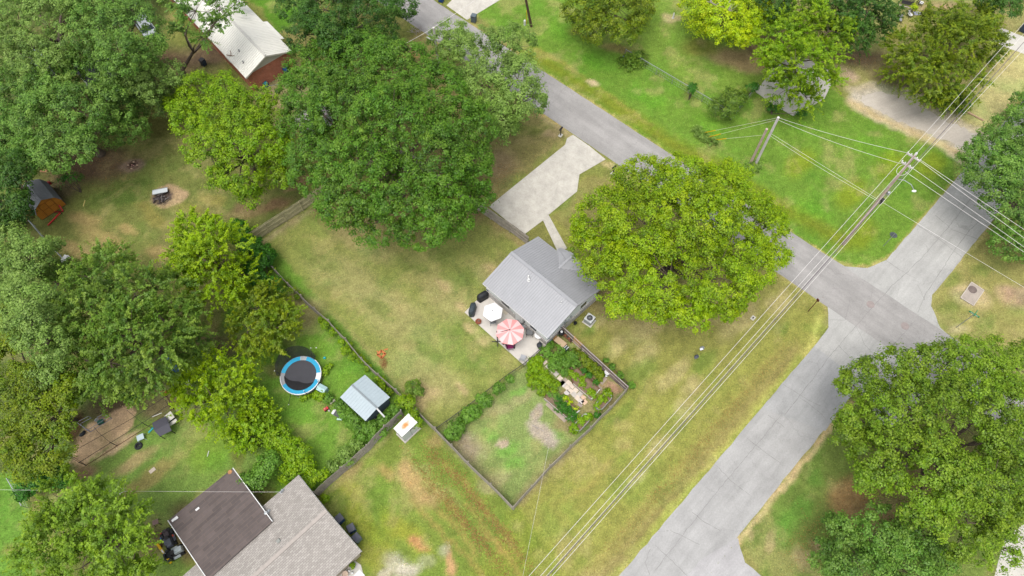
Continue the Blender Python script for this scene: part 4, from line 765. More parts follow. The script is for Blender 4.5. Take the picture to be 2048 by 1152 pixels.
# openings, vents, meters
def onwall(p, q, t, z, w, h, th=.05, out=.0):
    c = p.lerp(q, t); d = (q-p).normalized(); n = Vector((d.y, -d.x, 0)); c = c+n*(th/2+out); return c, math.atan2(d.y, d.x)
for (i, j, t, z, w, h, kind) in [(1, 2, .72, 1.75, .9, .8, 'window'), (0, 1, .3, 1.6, 1.2, 1.0, 'window'), (0, 1, .78, 1.6, .9, 1., 'window'), (2, 3, .25, 1.6, 1.2, 1.1, 'window')]:
    p, q = Q[i], Q[j]; c, a = onwall(p, q, t, z, w, h, .06); fr = MB(); fr.box(c.x, c.y, z, w, .06, h, a); fo = fr.build(kind, M_white, hs_, True)
    c, a = onwall(p, q, t, z, w, h, .02, .06); g = MB(); g.box(c.x, c.y, z, w-.12, .02, h-.12, a); g.build('pane', M_glass, fo).data.transform(hs_.matrix_basis.inverted())
for (i, j, t) in [(0, 1, .55), (2, 3, .55)]:
    c, a = onwall(Q[i], Q[j], t, 1, .95, 2.05, .13); g = MB(); g.box(c.x, c.y, 1.05, .95, .26, 2.1, a); do = g.build('door', M_white, hs_, True)
    c, a = onwall(Q[i], Q[j], t+.035, 1, .1, .1, .05, .14); g = MB(); g.ball((c.x, c.y, 1.05), .05, .05, .05, 8, 4); g.build('handle', M_galv, do).data.transform(hs_.matrix_basis.inverted())
for t, z, w, h in [(.36, 1.45, .28, .5), (.28, 1.4, .22, .3), (.47, 1.7, .18, .22), (.42, 1.2, .3, .22)]:
    c, a = onwall(Q[1], Q[2], t, z, w, h, .16); g = MB(); g.box(c.x, c.y, z, w, .16, h, a); g.build('meter_box', M_galv, hs_, True)
c, a = onwall(Q[1], Q[2], .36, 2, .05, .05, .06); g = MB(); g.tube([(c.x, c.y, 1.4), (c.x, c.y, 3.3)], .03); g.build('conduit', M_galv, hs_, True)
for (px, py, h, r_) in [(1057, 555, .3, .06), (1057.5, 561, .22, .09), (1122, 607, .42, .035)]:
    q = Gp(px, py, A, B, RA); g = MB(); g.lathe([(r_*1.8, 0), (r_, .04), (r_, h), (r_*1.25, h), (r_*1.25, h+.05), (0.01, h+.06)], 10, q); g.build('roof_vent', M_white, hs_, True)
# white roofed brick house
ze, zr = 2.8, 4.15
E1, E2, R1 = G(491, 156, ze), G(584, 102, ze), None
R1 = (E1+E2)/2; R1.z = zr
dv = (G(341, 51, ze)-E1); dv = dv.normalized()*22; gp_ = (E2-E1).normalized(); dv = Vector((-gp_.y, gp_.x, 0))*21.5
F1, F2 = E1+dv, E2+dv; R2 = R1+dv
c0 = (E1+F2)/2; bh = thing('house', 'long brick house with a white ribbed roof, partly under the trees at the top left', 'house', (c0.x, c0.y, 0), math.atan2(dv.y, dv.x))
Q = inset([Vector((p.x, p.y, 0)) for p in (E1, F1, F2, E2)], .35)
b = MB(); b.prism([(p.x, p.y) for p in Q[::-1]], 0, ze-.15); b.build('wall', M_brick, bh, True, uv=(1, 0, 0))
v, f = gablebody(Q, ze-.12, zr-.14, ze-.15); b = MB(); b.add(v, f); b.build('gable', mat('cream_trim', (226, 222, 210), .8, .05), bh, True)
M_wroof = mat('white_metal_roof', (246, 244, 234), .55, .07, .5)
b = MB(); r = MB(); slope(b, r, E1, F1, R2, R1, .3); slope(b, r, E2, F2, R2, R1, .3)
ro = b.build('roof', M_wroof, bh, True); r.build('rib', M_wroof, ro).data.transform(bh.matrix_basis.inverted())
b = MB(); e1 = G(555, 62, ze-.08); u = (F2-E2).normalized(); w_ = (E2-E1).normalized(); p0 = E2+u*2.6; p1 = E2+u*6.4
b.slab([p0-Vector((0, 0, .01)), p1-Vector((0, 0, .01)), p1+w_*.5-Vector((0, 0, .25)), p0+w_*.5-Vector((0, 0, .1))] if u.cross(w_).z > 0 else [p0+w_*.5-Vector((0, 0, .25)), p1+w_*.5-Vector((0, 0, .25)), p1-Vector((0, 0, .01)), p0-Vector((0, 0, .01))], .06); b.build('porch_roof', M_wroof, bh, True)
b = MB(); b.bar(R1+n_, R2+n_, .25, .03); b.build('ridge_cap', mat('dull_ridge', (205, 202, 194), .6, .1), bh, True)
b = MB()
for p, q in ((E1, R1), (E2, R1)): b.bar(p-Vector((0, 0, .12)), q-Vector((0, 0, .12)), .06, .18)
b.build('rake_board', mat('cream_trim', (226, 222, 210)), bh, True)
for t in (.2, .5, .75):
    c, a = onwall(Q[1], Q[0], t, 1.6, 1.2, 1, .06); g = MB(); g.box(c.x, c.y, 1.7, 1.2, .06, 1.0, a+0); fo = g.build('window', M_white, bh, True)
q_ = Gp(462, 112, E1, F1, R1); g = MB(); limb(g, q_+Vector((-.5, .1, .1)), q_+Vector((.5, -.1, .12)), .06, .03); limb(g, q_, q_+Vector((-.1, .6, .3)), .05, .02)
o = g.build('fallen_branch', M_brownw); tag(o, 'dead branch lying on the white roof', 'branch')
for px, py in ((479, 103), (487, 126)):
    q_ = Gp(px, py, E1, F1, R1); g = MB(); g.lathe([(.1, 0), (.06, .05), (.06, .3), (.09, .3), (.01, .36)], 8, q_); g.build('roof_vent', M_grey, bh, True)
# tan shingle house with brown rear roof
ze, zr = 2.8, 3.75
E1, E2 = G(597, 950, ze), G(723, 1103, ze); gd = (E2-E1).normalized(); lv = Vector((gd.y, -gd.x, 0)); lv = lv if lv.x < 0 else -lv; lv *= 17
F1, F2 = E1+lv, E2+lv; R1 = (E1+E2)/2; R1.z = zr; R2 = R1+lv
c0 = (E1+F2)/2; th = thing('house', 'house with tan shingles and a dark brown rear roof at the bottom left', 'house', (c0.x, c0.y, 0), math.atan2(lv.y, lv.x))
Q = inset([Vector((p.x, p.y, 0)) for p in (E1, F1, F2, E2)], .42); v, f = gablebody(Q, ze-.1, zr-.12); b = MB(); b.add(v, f); b.build('wall', mat('tan_siding', (190, 176, 158), .8, .08, stretch=(1, 1, 8)), th, True)
def plate(pts, t):
    pts = [Vector(p) for p in pts]
    if (pts[1]-pts[0]).cross(pts[2]-pts[0]).z < 0: pts = pts[::-1]
    return MB().slab(pts, t)
plate([E1, F1, R2, R1], .08).build('roof', M_shtan, th, True, uv=(1, 0, 0)); plate([E2, F2, R2, R1], .08).build('roof', M_shtan, th, True, uv=(1, 0, 0))
b = MB(); b.bar(R1+Vector((0, 0, .015)), R2+Vector((0, 0, .015)), .3, .03); b.build('ridge_cap', mat('tan_ridge', (182, 173, 165), .9, .12), th, True)
b = MB(); b.bar(E1-Vector((0, 0, .17)), R1-Vector((0, 0, .17)), .05, .16); b.bar(R1-Vector((0, 0, .17)), E2-Vector((0, 0, .17)), .05, .16); b.bar(E1-Vector((0, 0, .17)), F1-Vector((0, 0, .17)), .05, .16); b.build('fascia', M_white, th, True)
P1, P2, P3, P4 = G(336, 1041, 2.75), G(466, 936, 2.75), G(545, 1043, 3.42), G(416, 1160, 3.42)
plate([P1, P2, P3, P4], .09).build('rear_roof', M_shbr, th, True, uv=(1, 0, 0))
b = MB()
for p, q in ((P1, P4), (P2, P3)): b.bar(p+Vector((0, 0, .01)), q+Vector((0, 0, .01)), .06, .1)
b.build('rear_fascia', M_white, th, True)
Qr = inset([Vector((p.x, p.y, 0)) for p in (P1, P2, P3, P4)], .3); b = MB(); b.prism([(p.x, p.y) for p in (Qr if (Qr[1]-Qr[0]).cross(Qr[2]-Qr[0]).z > 0 else Qr[::-1])], 0, 2.62); b.build('rear_wall', mat('tan_siding', (190, 176, 158)), th, True)
for (px, py, w, l) in [(347, 1040, .3, .2), (352.5, 1036, .28, .24), (395, 1018, .34, .16)]:
    q = Gp(px, py, P1, P2, P3); g = MB(); g.box(q.x, q.y, q.z+.02, w, l, .03, ang((336, 1041), (466, 936))); g.build('roof_patch', M_white, th, True)
q = Gp(460, 944, P1, P2, P3); MB().lathe([(.2, 0), (.17, .05), (.1, .05), (.08, .02)], 12, q).build('vent_ring', mat('tan_ring', (190, 140, 90)), th, True)
for (px, py, h, r_) in [(534, 1027, .35, .1), (538, 1022, .2, .07), (563, 985, .3, .06), (566, 981, .3, .06)]:
    q = Gp(px, py, E1, F1, R1); MB().lathe([(r_*2, 0), (r_, .03), (r_, h), (r_*1.5, h), (.01, h+.06)], 10, q).build('roof_vent', M_galv, th, True)
q = Gp(557, 1082, E1, F1, R1)+Vector((0, 0, .06)); MB().box(q.x, q.y, q.z, .34, .34, .1, math.atan2(lv.y, lv.x), .8).build('box_vent', mat('vent_grey', (150, 152, 146)), th, True)
# barrel roofed wooden shed
bl, br = G(84.7, 440.6), G(133.3, 409); fx = (br-bl); wv = fx.length; fx.normalize(); bk_ = Vector((-fx.y, fx.x, 0)); LB = 3.0
prof = [(0, 0), (-.02, 1.15), (.12*wv, 1.95), (.5*wv, 2.6), (.88*wv, 1.95), (wv+.02, 1.15), (wv, 0)]
sh = thing('wooden_shed', 'little wooden shed with orange plank front and barrel shaped grey metal roof', 'shed', ((bl+br)/2+bk_*LB/2), math.atan2(fx.y, fx.x))
def PP3(x, z, d): q = bl+fx*x+bk_*d; return Vector((q.x, q.y, z))
b = MB(); fr = [PP3(x, z, 0) for x, z in prof]; k = len(fr); bk2 = [PP3(x, z, LB) for x, z in prof]
b.add(fr+bk2, [tuple(range(k)), tuple(range(2*k-1, k-1, -1))]+[(i, k+i, k+(i+1) % k, (i+1) % k) for i in range(k)]); b.build('wall', mat('dark_side_planks', (86, 78, 74), .9, .2), sh, True)
b = MB(); n = 0
for i in range(int(wv/.15)):
    x0 = i*.15+.01; x1 = x0+.135; xm = (x0+x1)/2
    zt = np.interp(xm, [p_[0] for p_ in prof[1:6]], [p_[1] for p_ in prof[1:6]])-.05
    b.add([PP3(x0, .08, -.03), PP3(x1, .08, -.03), PP3(x1, zt, -.03), PP3(x0, zt, -.03), PP3(x0, .08, 0), PP3(x1, .08, 0), PP3(x1, zt, 0), PP3(x0, zt, 0)], [(0, 1, 2, 3), (5, 4, 7, 6), (4, 5, 1, 0), (3, 2, 6, 7), (0, 3, 7, 4), (1, 5, 6, 2)])
b.build('plank_front', mat('orange_planks', (212, 138, 44), .8, .22, 2.), sh, True)
b = MB()
for p, q in [((.25*wv, .1), (.25*wv, 1.9)), ((.75*wv, .1), (.75*wv, 1.9)), ((.5*wv, .1), (.5*wv, 1.9)), ((.25*wv, 1.9), (.75*wv, 1.9)), ((.25*wv, 1.05), (.75*wv, 1.05))]: b.bar(PP3(p[0], p[1], -.05), PP3(q[0], q[1], -.05), .05, .04)
b.build('double_door', mat('door_trim_wood', (168, 104, 36), .85, .2), sh, True)
for i, (p, q) in enumerate([(prof[1], prof[2]), (prof[2], prof[3]), (prof[3], prof[4]), (prof[4], prof[5])]):
    a0, a1 = PP3(p[0], p[1]+.03, -.22), PP3(q[0], q[1]+.03, -.22); d = bk_*(LB+.35); b = MB(); r = MB(); slope(b, r, a0, a0+d, a1+d, a1, .2)
    ro = b.build('roof_panel', mat('shed_roof_grey', (136, 140, 146), .5, .1), sh, True); r.build('rib', MATS['shed_roof_grey'], ro).data.transform(sh.matrix_basis.inverted())
# grey metal shed
ze, zr = 2.0, 2.32; E = [G(*q, ze) for q in [(680, 794.6), (731, 842), (780, 794.6), (730, 749.5)]]
ra, rb = (E[0]+E[3])/2, (E[1]+E[2])/2; ra.z = rb.z = zr; c0 = (E[0]+E[2])/2
gs = thing('metal_shed', 'garden shed with pale blue grey ribbed metal roof and dark walls', 'shed', (c0.x, c0.y, 0), math.atan2((E[1]-E[0]).y, (E[1]-E[0]).x))
M_gsr = mat('blue_grey_roof', (180, 194, 200), .45, .06); Q = inset([Vector((p.x, p.y, 0)) for p in E], .16)
v, f = gablebody([Q[0], Q[1], Q[2], Q[3]], ze-.08, zr-.1); b = MB(); b.add(v, f); b.build('wall', mat('slate_walls', (78, 92, 104), .7, .15, stretch=(8, 8, 1)), gs, True)
b = MB(); r = MB(); slope(b, r, E[0], E[1], rb, ra, .28, rw=.07, rh=.04); slope(b, r, E[3], E[2], rb, ra, .28, rw=.07, rh=.04)
ro = b.build('roof', M_gsr, gs, True); r.build('rib', M_gsr, ro).data.transform(gs.matrix_basis.inverted())
b = MB(); b.bar(ra+n_, rb+n_, .18, .03); b.build('ridge_cap', mat('ridge_dull', (140, 150, 154)), gs, True)
b = MB(); p = rb+(E[2]-E[1])*-.02; b.bar(p+Vector((0, 0, .05)), p+(rb-ra).normalized()*.8-Vector((0, 0, .9)), .14, .05); b.build('loose_trim', M_white, gs, True)
# white box shed with rusty top
tp = [G(*q, 2.0) for q in [(787, 857), (804, 874), (835, 845), (817, 827)]]; c0 = sum(tp, Vector())/4
wsd = thing('storage_box', 'small white shed box with a big rust stain on its flat top', 'shed', (c0.x, c0.y, 0), math.atan2((tp[2]-tp[1]).y, (tp[2]-tp[1]).x))
b = MB(); Q = inset([Vector((p.x, p.y, 0)) for p in tp], .03); b.prism([(p.x, p.y) for p in Q], .1, 1.96); b.build('body', mat('white_enamel', (222, 226, 224), .6, .06, stretch=(1, 1, 5)), wsd, True)
m = mat('rusty_top', (246, 245, 242), .7, .04); t = m.node_tree; pb = t.nodes['Principled BSDF']; src = pb.inputs['Base Color'].links[0].from_socket
tc = N(t, 'ShaderNodeTexCoord'); mp = N(t, 'ShaderNodeMapping'); mp.inputs['Scale'].default_value = (1.35, 2.3, .01); t.links.new(tc.outputs['Object'], mp.inputs[0])
le = N(t, 'ShaderNodeVectorMath', operation='LENGTH'); t.links.new(mp.outputs[0], le.inputs[0]); nz = N(t, 'ShaderNodeTexNoise', Scale=5., Detail=5.); t.links.new(tc.outputs['Object'], nz.inputs[0])
ad = N(t, 'ShaderNodeMath', operation='MULTIPLY_ADD'); ad.inputs[1].default_value = .9; t.links.new(nz.outputs[0], ad.inputs[0]); t.links.new(le.outputs['Value'], ad.inputs[2])
mr = N(t, 'ShaderNodeMapRange'); mr.inputs[1].default_value = .65; mr.inputs[2].default_value = 1.35; mr.inputs[3].default_value = 1; mr.inputs[4].default_value = 0; t.links.new(ad.outputs[0], mr.inputs[0])
mx = N(t, 'ShaderNodeMix', data_type='RGBA'); t.links.new(mr.outputs[0], mx.inputs[0]); t.links.new(src, mx.inputs[6]); mx.inputs[7].default_value = C(228, 150, 82); t.links.new(mx.outputs[2], pb.inputs['Base Color'])
MB().prism([(p.x, p.y) for p in tp], 1.961, 2.03).build('top', m, wsd, True)
c_ = wsd.matrix_basis.inverted(); b = MB(); b.prism([(p.x, p.y) for p in inset([Vector((p.x, p.y, 0)) for p in tp], -.06)], 0, .1); b.build('plinth', mat('pinkish_plinth', (205, 196, 190)), wsd, True)
q = Q[1].lerp(Q[2], .5); d = (Q[2]-Q[1]).normalized(); n = Vector((d.y, -d.x, 0)); b = MB(); b.box(q.x+n.x*.02, q.y+n.y*.02, 1.0, .02, .03, 1.7, math.atan2(d.y, d.x)); b.build('door_seam', M_grey, wsd, True)
b = MB(); q2 = q+d*.15+n*.04; b.box(q2.x, q2.y, 1.85, .35, .05, .06, math.atan2(d.y, d.x)); b.build('handle', M_dark, wsd, True)
# roofs glimpsed through the big trees
def simplehut(lab, pts, z, m, wm):
    P = [G(*q, z) for q in cw(pts)]; c0 = sum(P, Vector())/len(P); t_ = thing('shed', lab, 'shed', (c0.x, c0.y, 0), math.atan2((P[1]-P[0]).y, (P[1]-P[0]).x))
    rA, rB = (P[0]+P[3])/2, (P[1]+P[2])/2; rA.z = rB.z = z+.45
    b = MB(); r = MB(); slope(b, r, P[0], P[1], rB, rA, .3); slope(b, r, P[3], P[2], rB, rA, .3)
    ro = b.build('roof', m, t_, True); r.build('rib', m, ro).data.transform(t_.matrix_basis.inverted())
    Q = inset([Vector((p.x, p.y, 0)) for p in P], .2); v, f = gablebody(Q, z-.08, z+.3); b = MB(); b.add(v, f); b.build('wall', wm, t_, True)
simplehut('dark roofed outbuilding glimpsed through the top left trees', [(145, 140), (190, 180), (250, 140), (205, 100)], 2.6, mat('charcoal_roof', (74, 76, 84), .7, .12), M_siding)
simplehut('pale roofed shed mostly hidden beneath the huge oak', [(585, 240), (610, 262), (665, 225), (640, 203)], 2.3, mat('pinkish_roof', (225, 214, 214), .7, .1), M_siding)
simplehut('blue white roofed outbuilding glimpsed at the far left through leaves', [(38, 120), (62, 150), (95, 122), (70, 92)], 2.4, mat('iceblue_roof', (200, 216, 226), .6, .1), M_siding)
# ------------------------------------------------------------------ fences
def fence(label, pts, h, m, inside=None, picket=.14, flip=1, gaps=0, tops=True, name='wood_fence'):
    P = [G(*p) for p in pts]; root = thing(name, label, 'fence', (P[0].x, P[0].y, 0)); pk = MB(); RL = [MB(), MB(), MB()]; posts = []
    for s, (a, b) in enumerate(zip(P[:-1], P[1:])):
        d = (b-a); L = d.length; d.normalize(); n = Vector((-d.y, d.x, 0))*flip; k = max(1, round(L/picket)); rz = math.atan2(d.y, d.x)
        wob = lambda t: Vector(n)*(float(fbm(np.array(t*.35+s*9.), np.array(2.2), 2))-.5)*.25*(1 if gaps == 0 else gaps)
        for i in range(k):
            q = a+d*(i+.5)*L/k+wob((i+.5)*L/k)*math.sin(math.pi*(i+.5)/k); hh = h*random.uniform(.975, 1.015)
            pk.box(q.x, q.y, hh/2+.02, picket*.93, .018, hh, rz+random.uniform(-.03, .03))
        for z, rl in zip((.3, h*.5, h-.25), RL):
            kk = max(2, int(L/1.2)); W = [a+d*L*i/kk+wob(L*i/kk)*math.sin(math.pi*i/kk)+n*.035 for i in range(kk+1)]
            for u, v in zip(W[:-1], W[1:]): rl.bar((u.x, u.y, z), (v.x, v.y, z), .04, .09)
        kp = max(1, round(L/2.4)); posts += [a+d*L*i/kp+wob(L*i/kp)*math.sin(math.pi*i/kp)+n*.09 for i in range(kp+(s == len(P)-2))]
    pk.build('pickets', m, root, True)
    for rl in RL: rl.build('rail', m, root, True)
    for q in posts: MB().box(q.x, q.y, (h-.05)/2, .09, .09, h-.05).build('post', m, root, True)
    return root
fence('mossy old fence at the top of the back yard, running under the huge oak', [(505, 487), (638, 399), (789, 300)], 1.8, M_fencem, flip=-1)
fence('grey fence between the driveway and the back yard, ending at the house', [(789, 300), (937, 408), (982, 438), (1057, 491)], 1.8, M_fence, flip=-1)
fence('longest grey fence, dividing the back yard from the trampoline yard', [(505, 487), (545, 538), (582, 579), (662, 652), (727, 727), (795, 789), (836, 829), (872, 864), (937, 932), (1026, 1020)], 1.55, M_fence, flip=1)
fence('fence on the lower right side of the garden, parallel to the side road', [(1026, 1020), (1100, 938), (1180, 862), (1253, 783)], 1.5, M_fence, flip=1)
fr_ = fence('garden fence with pale rails and one new orange panel, ending at the house', [(1253, 783), (1205, 740), (1163, 700)], 1.5, mat('dark_brown_pickets', (140, 124, 118), .9, .25, 3), flip=1)
a, b = G(1163, 700), G(1147, 685); d = (b-a).normalized(); mb = MB(); 
for i in range(7):
    q = a+(b-a)*(i+.5)/7; mb.box(q.x, q.y, .77, (b-a).length/7*.94, .02, 1.52, math.atan2(d.y, d.x))
mb.build('new_panel', M_tanw, fr_, True)
mb = MB(); mb2 = MB(); a, b = G(1147, 685), G(1120, 661); d = (b-a).normalized(); k = int((b-a).length/.14)
for i in range(k): q = a+(b-a)*(i+.5)/k; mb.box(q.x, q.y, .77, .125, .02, 1.5, math.atan2(d.y, d.x))
mb.build('pickets', MATS['dark_brown_pickets'], fr_, True)
n = Vector((-d.y, d.x, 0)); M_rail = mat('pale_rail', (206, 196, 190), .9, .12); a0 = G(1253, 783)
for z in (.3, .78, 1.49):
    mb = MB(); mb.bar((a0.x+n.x*.06, a0.y+n.y*.06, z), (b.x+n.x*.06, b.y+n.y*.06, z), .045, .09 if z < 1.4 else .04); mb.build('rail', M_rail if z != .78 else M_fence, fr_, True)
q = b; MB().box(q.x, q.y, .9, .12, .12, 1.8, 0).build('post', M_fence, fr_, True); q = G(1147, 686); MB().box(q.x, q.y, .8, .11, .11, 1.62).build('new_post', M_tanw, fr_, True)
fence('leaning old plank fence between the weeds and the small white shed', [(637, 992), (690, 944), (741, 900), (775, 862), (808, 832)], 1.8, mat('old_planks', (182, 172, 162), .92, .32, 2.5), flip=1, picket=.19, gaps=1.4)
def wirefence(name, label, pts, h, m, top=True, sp=1.8, mid=1, r=.025, mesh_sp=0):
    P = [G(*p) for p in pts]; root = thing(name, label, 'fence', (P[0].x, P[0].y, 0)); rl = MB(); me_ = MB()
    for s, (a, b) in enumerate(zip(P[:-1], P[1:])):
        L = (b-a).length; kp = max(1, round(L/sp))
        for i in range(kp+(s == len(P)-2)):
            q = a.lerp(b, i/kp); MB().tube([(q.x, q.y, 0), (q.x, q.y, h+.05)], r*1.2, 6).build('post', m, root, True)
        if top: rl.bar((a.x, a.y, h), (b.x, b.y, h), r*2, r*2)
        for j in range(mid): z = h*(j+.5)/mid; me_.bar((a.x, a.y, z), (b.x, b.y, z), .012, .012)
        if mesh_sp:
            k = int(L/mesh_sp)
            for i in range(k): q = a.lerp(b, (i+.5)/k); me_.bar((q.x, q.y, .02), (q.x, q.y, h), .01, .01)
    if top: rl.build('top_rail', m, root, True)
    if me_.v: me_.build('wire_mesh', m, root, True)
    return root
wirefence('garden_divider', 'low wire divider between the lawn and the fenced garden', [(872, 864), (940, 815), (1010, 760), (1048, 734), (1080, 705)], .95, M_dark, mid=4, mesh_sp=.35, sp=1.5)
wirefence('chain_link_fence', 'chain link fence with pale top rail along the verge lawn', [(1249, 112), (1376, 187), (1430, 219), (1462, 240)], 1.1, M_galv, mid=3, mesh_sp=.3, sp=2.4, r=.028)
MB().tube([G(1249, 113)+Vector((-.12, .02, 0)), G(1249, 113, 1.25)+Vector((-.12, .02, 0))], .06).build('gate_post', M_blue, bpy.data.objects['chain_link_fence'], True)
wirefence('chain_link_fence', 'short chain link return running from the ragged shrub to the concrete pad', [(1462, 240), (1485, 213), (1511, 182)], 1.1, M_galv, mid=3, sp=2.4, r=.028)
wirefence('chain_link_fence', 'pale railed fence between the left thicket and the fire pit yard', [(70, 452), (104, 493), (140, 530), (180, 570)], 1.1, M_galv, mid=3, mesh_sp=.3, sp=2.2, r=.035)
wirefence('chain_link_fence', 'short leaning fence at the left edge by the open lawn', [(29, 962), (45, 990), (58, 1016)], 1.1, M_galv, mid=3, mesh_sp=.3, sp=1.2, r=.025)
# ------------------------------------------------------------------ poles and wires
def pole(name, label, px, py, h, r0, r1, m, cat='utility pole', top=None, lean=None):
    q = G(px, py); t_ = thing(name, label, cat, (q.x, q.y, 0)); tp = Vector((0, 0, h))+(Vector(lean) if lean else Vector())
    MB().tube([Vector((0, 0, -.1)).lerp(tp, i/6) for i in range(7)], r0, 12, r1).build('shaft', m, t_, smooth=False); return t_
HP = 15.1
mp_ = pole('utility_pole', 'tall brown utility pole with crossarms and a street lamp at the intersection', 1686, 488, HP, .17, .11, M_pole)
pb = G(1686, 488); wd1 = (G(1325, 864, 13)-G(1588, 576, 13)).normalized(); wd1.z = 0; wd1.normalize(); px_ = Vector((-wd1.y, wd1.x, 0)); px_ = -px_ if px_.x < 0 else px_
def loc(v): return (v.x, v.y, v.z)
for z, w in ((HP-.35, 1.25), (HP-1.5, 1.1)):
    MB().bar(px_*-w/2+Vector((0, 0, z)), px_*w/2+Vector((0, 0, z)), .12, .12).build('crossarm', M_poleg, mp_)
    for s in (-1, -.45, .45, 1): MB().lathe([(.02, 0), (.02, .05), (.06, .06), (.04, .1), (.06, .13), (.03, .18), (.01, .19)], 8, px_*s*w*.47+Vector((0, 0, z+.06))).build('insulator', M_white, mp_)
MB().lathe([(.05, 0), (.11, .03), (.07, .12), (.11, .16), (.05, .28), (.01, .3)], 8, (0, 0, HP)).build('insulator', M_white, mp_)
a_ = Vector((px_.x*.95, px_.y*.95, 0))
mb = MB(); mb.tube([(0, 0, 11.6), a_*.7+Vector((0, 0, 12.0)), a_*1.4+Vector((0, 0, 12.0)), a_*1.8+Vector((0, 0, 11.7))], .035, 6); o = mb.build('lamp_arm', M_galv, mp_)
MB().ball(tuple(a_*1.95+Vector((0, 0, 11.55))), .22, .13, .1, 10, 6).build('lamp_head', M_white, o)
for z, r_ in ((9.4, .14), (8.2, .16), (7.9, .12)): MB().lathe([(r_*.6, 0), (r_, .05), (r_, .4), (r_*.5, .45)], 10, (px_.x*.28, px_.y*.28, z)).build('cable_box', M_dark if z < 9 else M_galv, mp_)
mb = MB(); mb.tube([Vector((math.cos(i/14*6.28)*.55, math.sin(i/14*6.28)*.25, 12.9+.45*math.sin(i/14*6.28))) for i in range(15)], .02, 5); mb.build('cable_loop', M_wire, mp_)
p2 = pole('utility_pole', 'short pale grey pole with guy wires on the verge lawn', 1510, 330, 7.95, .16, .13, M_poleg)
MB().lathe([(.19, 0), (.19, .35), (.17, .36)], 10, (0, 0, 0)).build('rust_band', M_orange, p2)
pole('pole_stub', 'short brown cut off pole beside the pale grey pole', 1500, 328, 6.0, .15, .13, M_pole, 'pole')
pole('utility_pole', 'thin dark pole cut by the top edge on the verge lawn', 1063, 53, 10, .16, .12, mat('dark_pole', (104, 82, 68), .9, .2), lean=(-1.6, -1.4, 0))
q = G(867, 55, 7.2); p4 = thing('utility_pole', 'grey pole rising beside the main road behind the huge oak', 'utility pole', (q.x, q.y, 0)); MB().tube([(0, 0, -.1), (0, 0, 7.2)], .16, 12, .13).build('shaft', M_poleg, p4)
MB().bar((-.05, 0, 5.2), (-1., .35, 5.5), .12, .1).build('lamp_arm', M_white, p4)
def wire(label, a, b, sag=.4, r=.0145, m=None, n=14):
    a, b = Vector(a), Vector(b); mid = (a+b)/2; mb = MB(); mb.tube([a.lerp(b, i/n)-mid-Vector((0, 0, 4*sag*(i/n)*(1-i/n))) for i in range(n+1)], r, 5)
    o = mb.build('power_line', m or M_wire); o.location = mid; return tag(o, label, 'wire', 'overhead wires')
def ext(p, q, k): return p+(q-p)*k
T0 = Vector((pb.x, pb.y, 0)); TP = lambda s, z: T0+px_*s+Vector((0, 0, z))
zl = 14.2
def far(px, py, z): return G(px, py, z)
wire('left outer line from the tall pole to the bottom edge', TP(-.58, HP-.1), ext(TP(-.58, HP-.1), far(1058, 1152, zl), 1.25), 0)
wire('line from the tall pole top to the bottom edge', TP(0, HP+.25), ext(TP(0, HP+.25), far(1081, 1152, zl), 1.25), 0)
wire('right outer line from the tall pole to the bottom edge', TP(.58, HP-.1), ext(TP(.58, HP-.1), far(1104, 1152, zl), 1.25), 0)
wire('pinkish middle line below the pole top, running to the bottom edge', TP(.12, 9.3), ext(TP(.12, 9.3), far(1093, 1152, 8.6), 1.2), 0, .014)
wire('thick dark cable from the tall pole to the bottom edge', TP(.2, 8.3), ext(TP(.2, 8.3), far(1096, 1152, 7.6), 1.2), 0, .034, M_cable)
wire('left outer line from the tall pole to the upper right corner', TP(-.58, HP-.1), ext(TP(-.58, HP-.1), far(2048, 46, zl), 1.2), 0)
wire('line from the tall pole top to the upper right corner', TP(0, HP+.25), ext(TP(0, HP+.25), far(2048, 67, zl), 1.2), 0)
wire('right outer line from the tall pole to the upper right corner', TP(.58, HP-.1), ext(TP(.58, HP-.1), far(2048, 98, zl), 1.2), 0)
wire('thick dark cable from the tall pole to the upper right corner', TP(.2, 8.3), ext(TP(.2, 8.3), far(2048, 84, 7.6), 1.2), 0, .034, M_cable)
wire('uppermost line crossing to the right edge', TP(.58, HP-.2), ext(TP(.58, HP-.2), far(2048, 459, 13.5), 1.3), 0)
wire('second line down crossing to the right edge', TP(.3, HP-.3), ext(TP(.3, HP-.3), far(2048, 476, 13.5), 1.3), 0)
wire('third line down crossing to the right edge', TP(.1, HP-1.4), ext(TP(.1, HP-1.4), far(2048, 494, 12.5), 1.3), 0)
wire('lowest line crossing to the right edge', TP(.2, HP-2.2), ext(TP(.2, HP-2.2), far(2048, 504, 12), 1.3), 0, .014)
P2T = G(1510, 330)+Vector((0, 0, 7.9))
wire('upper line from the tall pole to the pale grey pole', TP(-.58, HP-.3), P2T, .25, .015)
wire('lower line from the tall pole to the pale grey pole', TP(-.2, HP-1.6), P2T-Vector((0, 0, .3)), .3, .015)
wire('thin faint cable from the grey pole across the side road to the right edge', G(1540, 266, 5.4), G(2052, 577, 6.6), .1, .012)
wire('thin faint cable from the grey pole to the tall pole', G(1538, 270, 5.2), TP(-.1, 8.0), .2, .012)
